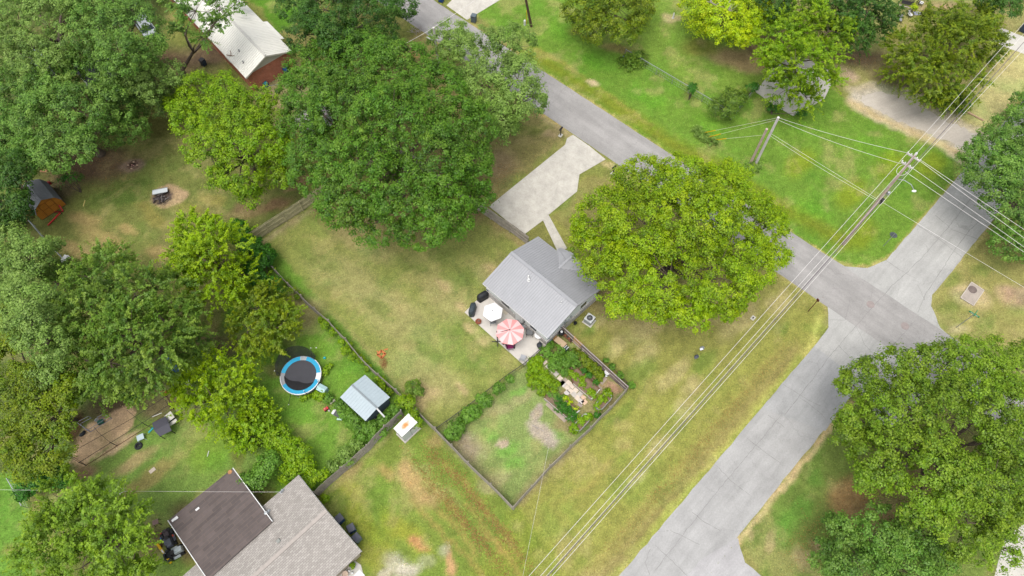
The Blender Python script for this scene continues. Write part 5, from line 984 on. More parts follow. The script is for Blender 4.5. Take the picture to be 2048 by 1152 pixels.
for (px, py, qx, qy, z, lb) in [(1400.5, 267, 1427, 260.5, 7.9, 'upper'), (1411.5, 275.5, 1438.5, 267.5, 7.6, 'middle'), (1421, 280.5, 1455, 281, 5.2, 'lower')]:
    g0 = G(px, py); top = G(1510 if z > 6 else 1500, 330)+Vector((0, 0, z)); d = (top-g0).normalized(); t_ = thing('guy_wire', lb+' guy wire with yellow guard anchoring the two short poles', 'guy wire', (g0.x, g0.y, 0), 0, 'guy wires of the two short poles')
    MB().tube([g0, top], .012, 5).build('cable', M_wire, t_, True); MB().tube([g0+d*.02, g0+d*2.3], .045, 6).build('guard', M_yel, t_, True)
wire('dashed looking service cable crossing the lower left trees', G(-30, 979, 4.5), G(563, 984, 4.2), .2, .009)
wire('service cable crossing the garden fence to the bottom edge', G(1097, 895, 4.5), G(1040, 1180, 5), .1, .008)
wire('wire from the grey roadside pole across the main road', G(867, 55, 7.1), G(1010, -45, 7.5), .2, .016)
wire('wire from the grey roadside pole into the huge oak', G(867, 55, 7.1), G(760, 110, 7), .2, .016)
# ------------------------------------------------------------------ street furniture
q = G(1766.6, 492.4); s_ = thing('stop_sign', 'traffic sign seen from its grey back beside the side road', 'sign', (q.x, q.y, 0), TH2)
MB().tube([(0, 0, 0), (0, 0, 2.5)], .035, 6).build('post', M_galv, s_)
oc = [(math.cos(math.pi/8+i*math.pi/4)*.4, math.sin(math.pi/8+i*math.pi/4)*.4) for i in range(8)]
b = MB(); b.add([(.04, y, 2.2+z) for y, z in oc]+[(.055, y, 2.2+z) for y, z in oc], [tuple(range(8)), tuple(range(15, 7, -1))]+[(i, (i+1) % 8, 8+(i+1) % 8, 8+i) for i in range(8)]); b.build('panel', mat('sign_back', (120, 126, 136), .5, .08), s_)
b = MB(); b.add([(.056, y*.97, 2.2+z*.97) for y, z in oc], [tuple(range(8))]); b.build('face', M_red, s_)
q = G(1912.3, 654.8); s_ = thing('street_sign', 'green street name sign on a grey post at the corner', 'sign', (q.x, q.y, 0), TH1)
MB().tube([(0, 0, 0), (0, 0, 3.0)], .035, 6).build('post', M_galv, s_)
M_green = mat('sign_green', (30, 165, 105), .4, .05)
o = MB().box(0, 0, 3.1, 1.0, .03, .2).build('blade', M_green, s_); MB().box(0, -.017, 3.1, .7, .004, .08).build('lettering', M_white, o); MB().box(0, .017, 3.1, .7, .004, .08).build('lettering', M_white, o)
MB().box(0, 0, 3.32, .03, .8, .2).build('blade', M_green, s_)
q = G(1616, 623); s_ = thing('sign_post', 'rusty brown sign post at the near corner of the intersection', 'post', (q.x, q.y, 0)); MB().bar((0, 0, 0), (0, 0, 2.8), .06, .05).build('post', mat('rust_post', (110, 60, 45), .8, .2), s_); MB().box(0, 0, 2.6, .04, .3, .35, .4).build('plate', mat('rust_post', (110, 60, 45)), s_)
def binb(label, px, py, rz, body, lid, sc=1., lidlabel=None):
    q = G(px, py); t_ = thing('wheelie_bin', label, 'bin', (q.x, q.y, 0), rz, 'wheeled rubbish bins')
    MB().box(0, 0, .5*sc, .5*sc, .55*sc, .92*sc, 0, 1.18).build('body', body, t_)
    MB().box(.02, 0, 1.0*sc, .64*sc, .68*sc, .07, 0, .9).build('lid', lid, t_); MB().bar((-.34*sc, -.22*sc, .98*sc), (-.34*sc, .22*sc, .98*sc), .04, .04).build('handle', M_dark, t_)
    for s in (-1, 1): MB().tube([(-.25*sc, s*.24*sc, .1), (-.25*sc, s*.31*sc, .1)], .1, 10).build('wheel', M_dark, t_)
M_bingrey = mat('bin_grey', (100, 112, 120), .6, .12); M_binlid = mat('bin_lid_grey', (98, 100, 112), .6, .12)
binb('grey bin standing on the grass by the far driveway', 948, 43, 1.2, M_bingrey, M_bingrey); binb('blue bin cut by the top edge beside the main road', 883, 3, 1.2, M_blue, M_blue)
binb('blue bin against the red brick wall', 576, 150, .7, M_blue, M_blue)
binb('blue bodied bin with grey lid, nearest the top of the tan roofed house wall', 683, 1040, ang((597, 950), (723, 1103))+1.57, M_blue, M_binlid); binb('middle bin of the three beside the tan roofed house, blue with grey lid', 706, 1059, ang((597, 950), (723, 1103))+1.3, M_blue, M_binlid); binb('greenish grey bin at the lower end of the tan house bin row', 717, 1078, ang((597, 950), (723, 1103))+1.6, mat('green_grey_bin', (120, 140, 142), .6), M_binlid)
binb('dark bin by the corner driveway at the right edge', 2043, 62, 1., mat('navy_bin', (52, 66, 86), .5), mat('navy_bin', (52, 66, 86)), 1.1)
binb('dark bin under the eave of the white roofed house', 409, 130, -.6, mat('navy_bin', (52, 66, 86)), M_dark, .9)
def mailbox(label, px, py, rz):
    q = G(px, py); t_ = thing('mailbox', label, 'mailbox', (q.x, q.y, 0), rz); MB().box(0, 0, .55, .09, .09, 1.1).build('post', M_dark, t_); MB().box(0, 0, .03, .5, .4, .06).build('base', M_conc, t_)
    b = MB(); pr = [(-.1, 0), (.1, 0), (.1, .12), (.06, .19), (0, .22), (-.06, .19), (-.1, .12)]; k = 7; b.add([(-.27, y, 1.1+z) for y, z in pr]+[(.27, y, 1.1+z) for y, z in pr], [tuple(range(k)), tuple(range(2*k-1, k-1, -1))]+[(i, k+i, k+(i+1) % k, (i+1) % k) for i in range(k)]); b.build('box', M_black, t_)
    MB().box(.1, -.12, 1.25, .03, .01, .18).build('flag', M_red, t_)
mailbox('dark mailbox on the uphill side of the driveway mouth', 1121, 271, TH2+.2); mailbox('dark mailbox on the downhill side of the driveway mouth, facing the road', 1226, 347, TH2)
q = G(1055, 50); t_ = thing('cable_marker', 'yellow marker rod beside a white utility pedestal on the verge', 'marker', (q.x-.12, q.y+.12, 0)); MB().tube([(0, 0, 0), (0, 0, 2.2)], .04).build('rod', M_yel, t_)
t_ = thing('utility_pedestal', 'small white pedestal at the foot of the thin dark pole', 'pedestal', (q.x-.35, q.y, 0)); MB().lathe([(.14, 0), (.13, .6), (.15, .62), (.1, .8), (.01, .84)], 10).build('body', M_white, t_)
# inlet slab
P = [G(*p) for p in cw([(1942, 565), (1967, 581.5), (1946, 612), (1920, 596)])]; c0 = sum(P, Vector())/4; dr = thing('drain_slab', 'square concrete storm drain slab with a round opening in the corner lawn', 'drain', (c0.x, c0.y, 0))
b = MB(); b.prism([(p.x, p.y) for p in P], -.05, .1); b.build('slab', mat('dirty_concrete', (184, 172, 160), .95, .16, 1.5), dr, True)
b = MB()
for i in range(4):
    p, q = P[i], P[(i+1) % 4]; b.bar((p.x, p.y, .11), (q.x, q.y, .11), .07, .05)
b.build('rim', mat('slab_rim', (206, 196, 182)), dr, True); q = G(1944, 580); MB().lathe([(.42, .1), (.42, .125), (.36, .125), (.34, .108), (.01, .108)], 20, (q.x, q.y, 0)).build('opening', mat('drain_dark', (128, 114, 108), .95, .3), dr, True)
M_iron = mat('cast_iron', (164, 152, 148), .8, .15)
for px, py, lb in [(1741, 609, 'larger round manhole cover in the middle of the intersection'), (1810, 652, 'second round manhole cover, nearer the corner tree')]:
    q = G(px, py); t_ = thing('manhole_cover', lb, 'manhole', (q.x, q.y, .018)); MB().lathe([(.4, 0), (.4, .012), (.33, .014), (.32, .008), (.01, .01)], 20).build('cover', M_iron, t_)
q = G(1506, 636); t_ = thing('meter_cover', 'small pale water meter cover in the corner lawn', 'cover', (q.x, q.y, 0), TH2); MB().box(0, 0, .02, .5, .38, .05).build('lid', M_conc, t_); MB().box(0, 0, .05, .2, .14, .02).build('plate', M_dark, t_)
q = G(1178, 643); t_ = thing('ac_unit', 'air conditioner unit with fan grille beside the grey house', 'air conditioner', (q.x, q.y, 0), TH+.1)
MB().box(0, 0, .04, 1.05, 1.0, .08).build('pad', M_conc, t_); MB().box(0, 0, .45, .8, .8, .74).build('cabinet', mat('ac_grey', (176, 182, 184), .6, .06, stretch=(1, 1, 12)), t_); MB().box(0, 0, .845, .84, .84, .05).build('top', mat('ac_top', (215, 218, 218), .5), t_); MB().lathe([(.3, .87), (.3, .885), (.01, .885)], 16).build('fan_grille', M_dark, t_)
b = MB()
for i in range(6): a = i*math.pi/6; b.bar((-math.cos(a)*.3, -math.sin(a)*.3, .895), (math.cos(a)*.3, math.sin(a)*.3, .895), .02, .01)
b.build('guard', M_galv, t_)
q = G(1150, 648); t_ = thing('black_bucket', 'small black bucket at the foot of the stone skirt', 'bucket', (q.x, q.y, 0)); MB().lathe([(.14, 0), (.19, .3), (.17, .3), (.13, .03)], 12).build('body', M_black, t_)
# ------------------------------------------------------------------ patio
PZ = .10
def at(px, py, z=PZ): return G(px, py, z)
def tleg(t_, pts, r=.018, m=None, name='leg'):
    for p, q in pts: MB().tube([p, q], r, 6).build(name, m or M_dark, t_)
def lumpy(name, label, px, py, rz, L, W, Hh, m, parts):
    q = at(px, py); t_ = thing(name, label, 'grill', q, rz); b = MB(); n = 20; rings = [(1.0, 0), (1.02, .12), (.98, .45), (1.0, .6), (.93, .8), (.72, .95), (.3, 1.0)]
    vs = []
    for k, z in rings:
        for j in range(n):
            a = 2*math.pi*j/n; e = 3.2; cx = abs(math.cos(a))**(2/e)*math.copysign(1, math.cos(a)); cy = abs(math.sin(a))**(2/e)*math.copysign(1, math.sin(a)); w = 1+.05*math.sin(5*a+z*4)
            vs.append((cx*L/2*k*w, cy*W/2*k*w, z*Hh+.01))
    K = len(rings); b.add(vs, [(i*n+j, i*n+(j+1) % n, (i+1)*n+(j+1) % n, (i+1)*n+j) for i in range(K-1) for j in range(n)]+[tuple(range(n-1, -1, -1)), tuple(range((K-1)*n, K*n))])
    b.build('cover', m, t_, smooth=True); return t_
g_ = lumpy('covered_grill', 'wide grill under a black cover at the end of the house wall', 966, 597, ang((955, 602), (978, 588)), 1.25, .62, 1.1, M_black, 0)
for s in (-1, 1):
    for k in (-1, 1): MB().tube([(s*.5, k*.2+.03, .05), (s*.5, k*.2-.03, .05)], .05, 8).build('wheel', M_dark, g_)
s_ = lumpy('covered_smoker', 'long barrel smoker under a dark green grey cover on the patio corner', 945.5, 623, ang((942, 634), (950, 606)), 1.35, .62, 1.05, mat('smoker_cover', (64, 76, 82), .5, .2, 2), 0)
MB().box(-.4, 0, 1.06, .35, .3, .1).build('chimney_hump', MATS['smoker_cover'], s_); MB().bar((-.6, -.05, 1.08), (.6, -.05, 1.08), .02, .02).build('strap', M_dark, s_)
def umbrella(label, px, py, z, R, n, mA, mB=None, h=None, cant=None, rot=0., drop=.38):
    g = G(px, py, z); t_ = thing('patio_umbrella', label, 'umbrella', (g.x, g.y, PZ), 0); zt = z-PZ+.1
    for c_, mm in (((0, mA),) if mB is None else ((0, mA), (1, mB))):
        b = MB(); K = n*(2 if mB else 1)
        for i in range(K):
            if mB and i % 2 != c_: continue
            a0, a1 = rot+2*math.pi*i/K, rot+2*math.pi*(i+1)/K
            def rim(a):
                s = (a-rot)/(2*math.pi/n) % 1; k = math.cos(math.pi/n)/math.cos((s-.5)*2*math.pi/n); return R*k
            for u0, u1 in ((.0, .35), (.35, .7), (.7, 1.)):
                def pt(a, u): rr = rim(a)*u; return (math.cos(a)*rr, math.sin(a)*rr, zt-drop*u**1.25)
                b.add([pt(a0, u0), pt(a0, u1), pt(a1, u1), pt(a1, u0)], [(0, 1, 2, 3)] if u0 else [(0, 1, 2)])
            b.add([pt(a0, 1.), tuple(Vector(pt(a0, 1.))-Vector((0, 0, .1))), tuple(Vector(pt(a1, 1.))-Vector((0, 0, .1))), pt(a1, 1.)], [(0, 1, 2, 3)])
        b.build('canopy', mm, t_)
    for i in range(n):
        a = rot+2*math.pi*i/n; MB().bar((0, 0, zt-.03), (math.cos(a)*R*.97, math.sin(a)*R*.97, zt-drop-.02), .015, .015).build('rib', M_dark, t_)
    MB().lathe([(.04, 0), (.05, .04), (.02, .09)], 8, (0, 0, zt)).build('finial', M_dark, t_)
    if cant is None:
        MB().tube([(0, 0, 0), (0, 0, zt)], .022, 8).build('pole', M_galv, t_); MB().lathe([(.26, 0), (.26, .06), (.05, .1)], 14).build('base', M_dark, t_)
    else:
        c = G(*cant); c = Vector((c.x-g.x, c.y-g.y, 0)); tp = Vector((c.x, c.y, zt+.02)); MB().tube([c, tp], .035, 8).build('pole', M_dark, t_)
        MB().tube([tp-Vector((0, 0, .45)), Vector((0, 0, zt+.16))], .03, 6).build('boom', M_dark, t_); MB().tube([Vector((0, 0, zt+.18)), Vector((0, 0, zt))], .025, 6).build('hanger', M_dark, t_)
        for a in (0, 1.57): MB().bar(c+Vector((math.cos(a)*-.55, math.sin(a)*-.55, .04)), c+Vector((math.cos(a)*.55, math.sin(a)*.55, .04)), .07, .05).build('foot', M_dark, t_)
    return t_
umbrella('white six sided umbrella on the patio', 985.5, 622, 2.45, 1.02, 6, mat('white_canvas', (252, 250, 250), .8, .02), rot=.35, drop=.3)
umbrella('big pink and white striped cantilever umbrella on the patio', 1020, 661, 2.6, 1.38, 8, mat('pink_canvas', (246, 166, 164), .8, .04), mat('pale_pink_canvas', (252, 206, 204), .8, .04), cant=(995, 684), rot=.2)
def rnd_table(label, px, py, r, h, m, z=PZ):
    q = at(px, py, z); t_ = thing('round_table', label, 'table', q); MB().lathe([(r, h-.03), (r, h), (r*.98, h+.01), (.01, h+.01)], 20).build('tabletop', m, t_)
    for i in range(4): a = .5+i*1.57; MB().tube([(math.cos(a)*r*.3, math.sin(a)*r*.3, h-.03), (math.cos(a)*r*.75, math.sin(a)*r*.75, 0)], .018).build('leg', M_dark, t_)
    return t_
rnd_table('round glass table under the white umbrella', 985, 630, .55, .72, M_galv); rnd_table('round white table at the house end of the patio', 1077, 675, .42, .7, mat('white_top', (250, 250, 250), .5, .02)); rnd_table('round table under the pink umbrella', 1022, 668, .6, .72, M_grey)
rnd_table('small glass side table between the two black framed chairs', 1048, 655, .25, .45, M_galv)
def chair(label, px, py, rz, m, frame=None, z=PZ, arms=True, sc=1., group='patio chairs'):
    q = at(px, py, z); fr = frame or M_dark; t_ = thing('patio_chair', label, 'chair', q, rz, group)
    MB().box(0, 0, .42*sc, .52*sc, .52*sc, .05).build('seat', m, t_)
    b = MB(); b.add([(-.24*sc, -.26*sc, .43*sc), (-.24*sc, .26*sc, .43*sc), (-.44*sc, .26*sc, .92*sc), (-.44*sc, -.26*sc, .92*sc), (-.29*sc, -.26*sc, .43*sc), (-.29*sc, .26*sc, .43*sc), (-.48*sc, .26*sc, .92*sc), (-.48*sc, -.26*sc, .92*sc)], [(0, 1, 2, 3), (5, 4, 7, 6), (3, 2, 6, 7), (0, 3, 7, 4), (1, 5, 6, 2)]); b.build('backrest', m, t_)
    for s in (-1, 1):
        MB().tube([(.24*sc, s*.27*sc, 0), (.22*sc, s*.27*sc, .42*sc)], .022, 6).build('leg', fr, t_); MB().tube([(-.3*sc, s*.27*sc, 0), (-.25*sc, s*.27*sc, .42*sc)], .022, 6).build('leg', fr, t_)
        if arms: MB().tube([(-.4*sc, s*.29*sc, .72*sc), (.1*sc, s*.31*sc, .66*sc), (.26*sc, s*.31*sc, .6*sc), (.25*sc, s*.28*sc, .42*sc)], .028, 6).build('armrest', fr, t_)
    MB().tube([(-.46*sc, -.28*sc, .93*sc), (-.5*sc, 0, .96*sc), (-.46*sc, .28*sc, .93*sc)], .022, 6).build('back_frame', fr, t_)
    return t_
M_sling = mat('grey_sling', (132, 134, 136), .7, .1, 6); aw = ang((965, 567), (1095, 676))
chair('black framed grey chair by the wall, nearer the white umbrella', 1040, 646, aw+3.5, M_sling, sc=1.15); chair('black framed grey chair by the wall, nearer the round white table', 1059, 668, aw+2.3, M_sling, sc=1.15)
chair('grey chair tucked under the edge of the white umbrella', 986, 646, 1.7, M_grey, M_galv); chair('pale grey chair alone near the outer corner of the patio', 1046, 718, 1.2, mat('pale_sling', (176, 178, 182), .7, .1), M_galv, arms=False)
ch = chair('chair with magenta seat cushion half under the pink umbrella', 1021, 697, .2, mat('magenta_cushion', (140, 32, 96), .8, .1), M_galv)
q = at(1027.5, 694.5); t_ = thing('cushion_ball', 'dark purple round cushion beside the magenta chair', 'cushion', q); MB().ball((0, 0, .5), .17, .17, .12, 12, 6).build('cushion', mat('purple_cushion', (92, 36, 74), .8), t_); MB().lathe([(.16, 0), (.12, .1), (.14, .4)], 10).build('stand', M_dark, t_)
q = at(1007, 688); t_ = thing('flower_pot', 'small dark red pot at the patio edge under the pink umbrella', 'pot', q); MB().lathe([(.1, 0), (.16, .25), (.14, .25), (.1, .2), (.01, .2)], 12).build('pot', mat('dark_red_pot', (84, 34, 36)), t_)
q = at(957, 645); t_ = thing('clay_fire_bowl', 'terracotta bowl on the patio edge below the smoker', 'bowl', q); MB().lathe([(.16, 0), (.3, .2), (.31, .3), (.27, .3), (.2, .2), (.01, .18)], 16).build('bowl', mat('terracotta', (158, 92, 68), .9, .25, 5), t_); MB().ball((.05, .05, .28), .13, .1, .08, 8, 4).build('ash', mat('ash', (120, 100, 90), .95, .3), t_)
q = at(984, 590); t_ = thing('wooden_stool', 'brown wooden stool under the eave by the covered grill', 'stool', q, aw); MB().box(0, 0, .44, .42, .36, .05).build('seat', M_brownw, t_); tleg(t_, [((a * .17, b_*.14, 0), (a*.17, b_*.14, .42)) for a in (-1, 1) for b_ in (-1, 1)], .025, M_brownw)
q = at(984, 586, PZ+.47); t_ = thing('teal_bowl', 'teal bowl on the brown wooden stool', 'bowl', q); MB().lathe([(.07, 0), (.13, .12), (.11, .12), (.05, .03)], 12).build('bowl', mat('teal', (20, 150, 130), .4), t_)
q = at(978.5, 581.5); t_ = thing('cooler', 'blue and white cooler under the eave', 'cooler', q, aw); MB().box(0, 0, .2, .5, .3, .4).build('body', M_blue, t_); MB().box(0, 0, .43, .53, .33, .06).build('lid', M_white, t_)
q = at(1007, 619); t_ = thing('doormat', 'beige mat with a small plant stand by the wall', 'mat', q, aw); MB().box(0, 0, .01, 1.2, .6, .02).build('mat', mat('beige_mat', (206, 196, 178), .95, .1), t_)
q = at(1005.5, 613, PZ+.02); t_ = thing('plant_pot', 'small brown potted plant on the beige mat', 'pot', q); MB().lathe([(.1, 0), (.15, .22), (.13, .22), (.01, .2)], 12).build('pot', mat('terracotta', (158, 92, 68)), t_); MB().ball((0, 0, .3), .12, .12, .1, 8, 5).build('plant', mat('dry_plant', (120, 84, 60), .9, .3), t_)
q = at(1079, 694); t_ = thing('chiminea', 'black cast iron chiminea at the garden end of the patio', 'chiminea', q); MB().lathe([(.12, .15), (.26, .3), (.3, .5), (.24, .7), (.1, .85), (.08, 1.2), (.11, 1.22), (.09, 1.22), (.06, 1.1)], 14).build('body', mat('cast_dark', (62, 66, 72), .6), t_); tleg(t_, [((.28*math.cos(a), .28*math.sin(a), 0), (.14*math.cos(a), .14*math.sin(a), .25)) for a in (0, 2.1, 4.2)], .025)
q = at(1092, 684.5); t_ = thing('bucket', 'bright pink bucket at the end of the house wall', 'bucket', q); MB().lathe([(.14, 0), (.21, .34), (.23, .34), (.23, .36), (.19, .36), (.13, .04), (.01, .04)], 16).build('pail', M_bingrey, t_); MB().lathe([(.18, .3), (.01, .31)], 14).build('contents', mat('hot_pink', (226, 30, 90), .6), t_)
q = at(1026, 622); t_ = thing('step', 'white step below the back door', 'step', q, aw); MB().box(0, 0, .09, 1.0, .35, .18).build('tread', M_white, t_)
# by the garden gate
q = G(1105.5, 688); t_ = thing('paddle_board', 'pale blue board leaning on the end wall of the grey house', 'board', (q.x, q.y, 0), .9); b = MB(); pr = [(0, 0), (.16, .12), (.2, .5), (.18, 1.1), (.08, 1.45), (0, 1.5), (-.08, 1.45), (-.18, 1.1), (-.2, .5), (-.16, .12)]; k = len(pr)
b.add([(x, .12+z*.28, z*.96) for x, z in pr]+[(x, .19+z*.28, z*.96-.02) for x, z in pr], [tuple(range(k)), tuple(range(2*k-1, k-1, -1))]+[(i, k+i, k+(i+1) % k, (i+1) % k) for i in range(k)]); b.build('board', mat('pale_blue', (150, 172, 184), .5), t_)
q = G(1110, 678); t_ = thing('plank_pile', 'bundle of fresh planks leaning on the end wall of the grey house', 'planks', (q.x, q.y, 0), .6)
for i in range(4): MB().bar((i*.12-.2, -.1, 0), (i*.1-.1, .5, 1.2+i*.1), .09, .025).build('plank', M_tanw, t_)
q = G(1122, 672); t_ = thing('kettle_grill', 'black kettle grill with a white lid top beside the garden fence', 'grill', (q.x, q.y, 0)); MB().lathe([(.1, .55), (.24, .65), (.3, .8), (.27, .95), (.15, 1.05), (.02, 1.08)], 16).build('bowl', mat('gloss_black', (30, 30, 34), .25), t_); MB().lathe([(.12, 1.07), (.13, 1.12), (.02, 1.16)], 12).build('lid_top', M_white, t_); tleg(t_, [((.3*math.cos(a), .3*math.sin(a), 0), (.18*math.cos(a), .18*math.sin(a), .62)) for a in (.4, 2.5, 4.6)], .02)
q = G(1120, 690); t_ = thing('potting_table', 'weathered wooden potting table in the garden corner', 'table', (q.x, q.y, 0), ang((1112, 680), (1133, 697))); MB().box(0, 0, .78, 1.15, .6, .05).build('tabletop', mat('dry_boards', (196, 170, 138), .9, .2, 3, stretch=(1, 5, 1)), t_); tleg(t_, [((a*.5, b_*.25, 0), (a*.5, b_*.25, .76)) for a in (-1, 1) for b_ in (-1, 1)], .03, M_brownw)
q = G(1131, 700); t_ = thing('tool_crate', 'white edged crate with red handled tools next to the potting table', 'crate', (q.x, q.y, 0), ang((1112, 680), (1133, 697))); MB().box(0, 0, .35, .5, .4, .7).build('crate', mat('dark_green', (60, 80, 70)), t_)
for i in range(4): MB().bar((-.2+i*.12, -.15, .71), (-.16+i*.12, .2, .78), .04, .04).build('tool', (M_red, M_white, M_dark, M_white)[i], t_)
q = G(1134, 678); t_ = thing('plant_rack', 'dark rack of small pots inside the garden fence', 'rack', (q.x, q.y, 0), ang((1123, 666), (1148, 688))); MB().box(0, 0, .4, 1.2, .35, .04).build('shelf', M_brownw, t_); tleg(t_, [((a*.55, b_*.14, 0), (a*.55, b_*.14, .75)) for a in (-1, 1) for b_ in (-1, 1)], .02)
for i in range(5): MB().lathe([(.06, .42), (.09, .58), (.07, .58), (.01, .56)], 10, (-.48+i*.24, 0, 0)).build('pot', mat('terracotta', (158, 92, 68)) if i % 2 else M_dark, t_)
# ------------------------------------------------------------------ garden
M_soil = mat('soil', (134, 112, 92), .98, .3, 4); random.seed(5)
def bed(label, pts, h, m, wall=.06):
    P = [G(*p) for p in cw(pts)]; c0 = sum(P, Vector())/len(P); t_ = thing('raised_bed', label, 'raised bed', (c0.x, c0.y, 0), math.atan2((P[1]-P[0]).y, (P[1]-P[0]).x), 'garden beds')
    for i in range(len(P)):
        p, q = P[i], P[(i+1) % len(P)]; MB().bar((p.x, p.y, h/2), (q.x, q.y, h/2), wall, h).build('board', m[i % len(m)], t_, True)
    Q = inset(P, .04); MB().prism([(p.x, p.y) for p in Q], .01, h-.08).build('soil', M_soil, t_, True); return t_
bed('raised bed with white board and carrot leaves next to the bald patch', [(1088, 799), (1096, 786), (1112, 783), (1128, 800), (1159, 823), (1137, 841)], .45, [M_white, M_brownw, M_brownw, M_brownw, M_brownw, M_fence])
bed('raised bed with white board in the middle of the garden', [(1146, 770), (1140, 752), (1152, 738), (1199, 781), (1182, 801)], .45, [M_white, M_brownw, M_brownw, M_brownw, M_fence])
bed('narrow tomato bed beside the middle raised bed', [(1158, 745), (1166, 738), (1197, 768), (1190, 775)], .2, [M_brownw])
def trough(label, px, py, a):
    q = G(px, py); t_ = thing('stock_tank', label, 'planter', (q.x, q.y, 0), a, 'oval stock tank planters'); pts = []
    def ov(r): return [(math.copysign(.55, math.cos(u))+r*math.cos(u), r*math.sin(u)) for u in [2*math.pi*(i+.5)/20 for i in range(20)]]
    o1, o2 = ov(.4), ov(.36); b = MB(); b.add([(x, y, 0) for x, y in o1]+[(x, y, .55) for x, y in o1]+[(x, y, .55) for x, y in o2]+[(x, y, .45) for x, y in o2], [(i, (i+1) % 20, 20+(i+1) % 20, 20+i) for i in range(20)]+[(20+i, 20+(i+1) % 20, 40+(i+1) % 20, 40+i) for i in range(20)]+[(40+i, 40+(i+1) % 20, 60+(i+1) % 20, 60+i) for i in range(20)]); b.build('tank', mat('tank_white', (216, 214, 208), .5, .08), t_)
    MB().prism(o2, .3, .46).build('soil', M_soil, t_); MB().tube([(x, y, .555) for x, y in o1+o1[:1]], .025, 5).build('rim', M_galv, t_)
aT = ang((1192, 818), (1222, 785)); trough('oval white tank planter nearest the garden fence corner', 1206, 806, aT); trough('oval white tank planter at the fence below the first raised bed', 1163, 848, aT)
V_ = 'plants'
kw = dict(rc=.15, nl=26, leaf=(.12, .09), dens=1.5)
bush('vegetable_plants', 'carrot green feathery plants in the raised bed by the bald patch', V_, 1128, 817, 10, 0.64, 'ivy', spread=[(1140, 828, 9), (1118, 806, 9), (1144, 836, 5)], rc=.14, nl=40, leaf=(.12, .05), style='spray', dens=1.8)
bush('vegetable_plants', 'mixed yellow and green plants at the top of the first raised bed', V_, 1112, 793, 8, 0.56, 'weed', spread=[(1100, 790, 7), (1125, 795, 6)], **kw)
bush('vegetable_plants', 'curly pale plants at the path side of the first raised bed', V_, 1140, 808, 7, 0.56, 'lime', spread=[(1150, 818, 6), (1132, 798, 6)], **kw)
bush('vegetable_plants', 'bright green plants filling the middle raised bed', V_, 1165, 765, 10, 0.68, 'yellow', spread=[(1150, 753, 9), (1178, 780, 10), (1186, 790, 7), (1142, 748, 6), (1170, 755, 6)], **kw)
bush('vegetable_plants', 'tomato plants in the narrow bed by the middle raised bed', V_, 1178, 752, 5, 0.64, 'ivy', spread=[(1190, 766, 6), (1168, 742, 6)], **kw)
bush('vegetable_plants', 'leafy greens in the tank planter nearest the fence corner', V_, 1205, 800, 10, 0.8, 'yellow', spread=[(1215, 788, 9), (1197, 812, 9)], **kw)
bush('vegetable_plants', 'leafy greens in the tank planter below the first raised bed', V_, 1163, 843, 10, 0.8, 'yellow', spread=[(1176, 834, 9), (1150, 856, 10)], **kw)
bush('flower_bed_plants', 'large patch of yellow flowering plants between the path and the potting table', V_, 1112, 712, 16, 0.64, 'weed', spread=[(1092, 702, 14), (1130, 725, 15), (1110, 730, 14), (1128, 742, 10), (1145, 712, 14), (1100, 692, 9), (1150, 730, 9), (1120, 700, 10)], **kw)
bush('flower_bed_plants', 'wild green patch left of the paver path', V_, 1085, 750, 16, 0.56, 'yellow', spread=[(1070, 740, 14), (1072, 765, 14), (1095, 765, 14), (1105, 780, 10), (1085, 780, 12), (1062, 752, 10), (1065, 725, 9), (1078, 722, 9), (1110, 770, 9)], **kw)
bush('flower_bed_plants', 'mixed low plants along the inside of the garden fence', V_, 1175, 725, 12, 0.48, 'olive', spread=[(1190, 740, 12), (1165, 715, 10), (1200, 750, 9), (1155, 705, 9), (1198, 758, 7)], **kw)
bush('weed_clump', 'tuft in the garden lawn below the lower tank planter', V_, 1193, 832, 7, .4, 'ivy', **kw)
stones = [((1082, 716), 0), ((1089, 724), 1), ((1097, 733), 2), ((1104, 741), 1), ((1112, 748), 0), ((1120, 757), 1), ((1127, 769), 2), ((1134, 775), 1), ((1141, 782), 1), ((1148, 789), 0), ((1155, 796), 1), ((1162, 803), 2), ((1169, 804), 3), ((1137, 766), 1), ((1144, 773), 1), ((1152, 780), 1), ((1160, 788), 0), ((1166, 795), 3), ((1134, 786), 2), ((1160, 810), 4), ((1121, 768), 4), ((1125, 764), 4)]
MS = [mat('stone_grey', (200, 192, 182), .9, .12), mat('stone_cream', (224, 208, 190), .9, .12), mat('stone_pale', (214, 206, 200), .9, .1), mat('stone_pink', (222, 190, 162), .9, .12), mat('stone_mauve', (172, 156, 146), .9, .15)]
pa = ang((1128, 765), (1172, 805))
nm = ['grey', 'cream', 'pale', 'pinkish', 'mauve']
ORD = ['first', 'second', 'third', 'fourth', 'fifth', 'sixth', 'seventh', 'eighth', 'ninth', 'tenth']; wide = [(G(*stones[i][0]).x*math.cos(pa)+G(*stones[i][0]).y*math.sin(pa), -G(*stones[i][0]).x*math.sin(pa)+G(*stones[i][0]).y*math.cos(pa), i) for i in range(6, len(stones))]
mid_ = sorted(w[1] for w in wide)[len(wide)//2]; side = {w[2]: w[1] >= mid_ for w in wide}; rank = {}
for sd2 in (True, False):
    for r_, w in enumerate(sorted(w for w in wide if side[w[2]] == sd2)): rank[w[2]] = r_
for i, ((px, py), c) in enumerate(stones):
    q = G(px, py); s_ = .44 if i < 6 else .46; t_ = MB().box(0, 0, .025, s_, s_ if c != 4 else .3, .06).build('paving_stone', MS[c]); t_.location = (q.x, q.y, 0.0); t_.rotation_euler = (0, 0, pa+random.uniform(-.06, .06))
    tag(t_, '%s paving stone, %s from the patio in the narrow upper path' % (nm[c], ORD[i]) if i < 6 else '%s paving stone, %s down the %s column of the wide path' % (nm[c], ORD[rank[i]], 'upper right' if side[i] else 'lower left'), 'paving stone', 'garden path paving stones')
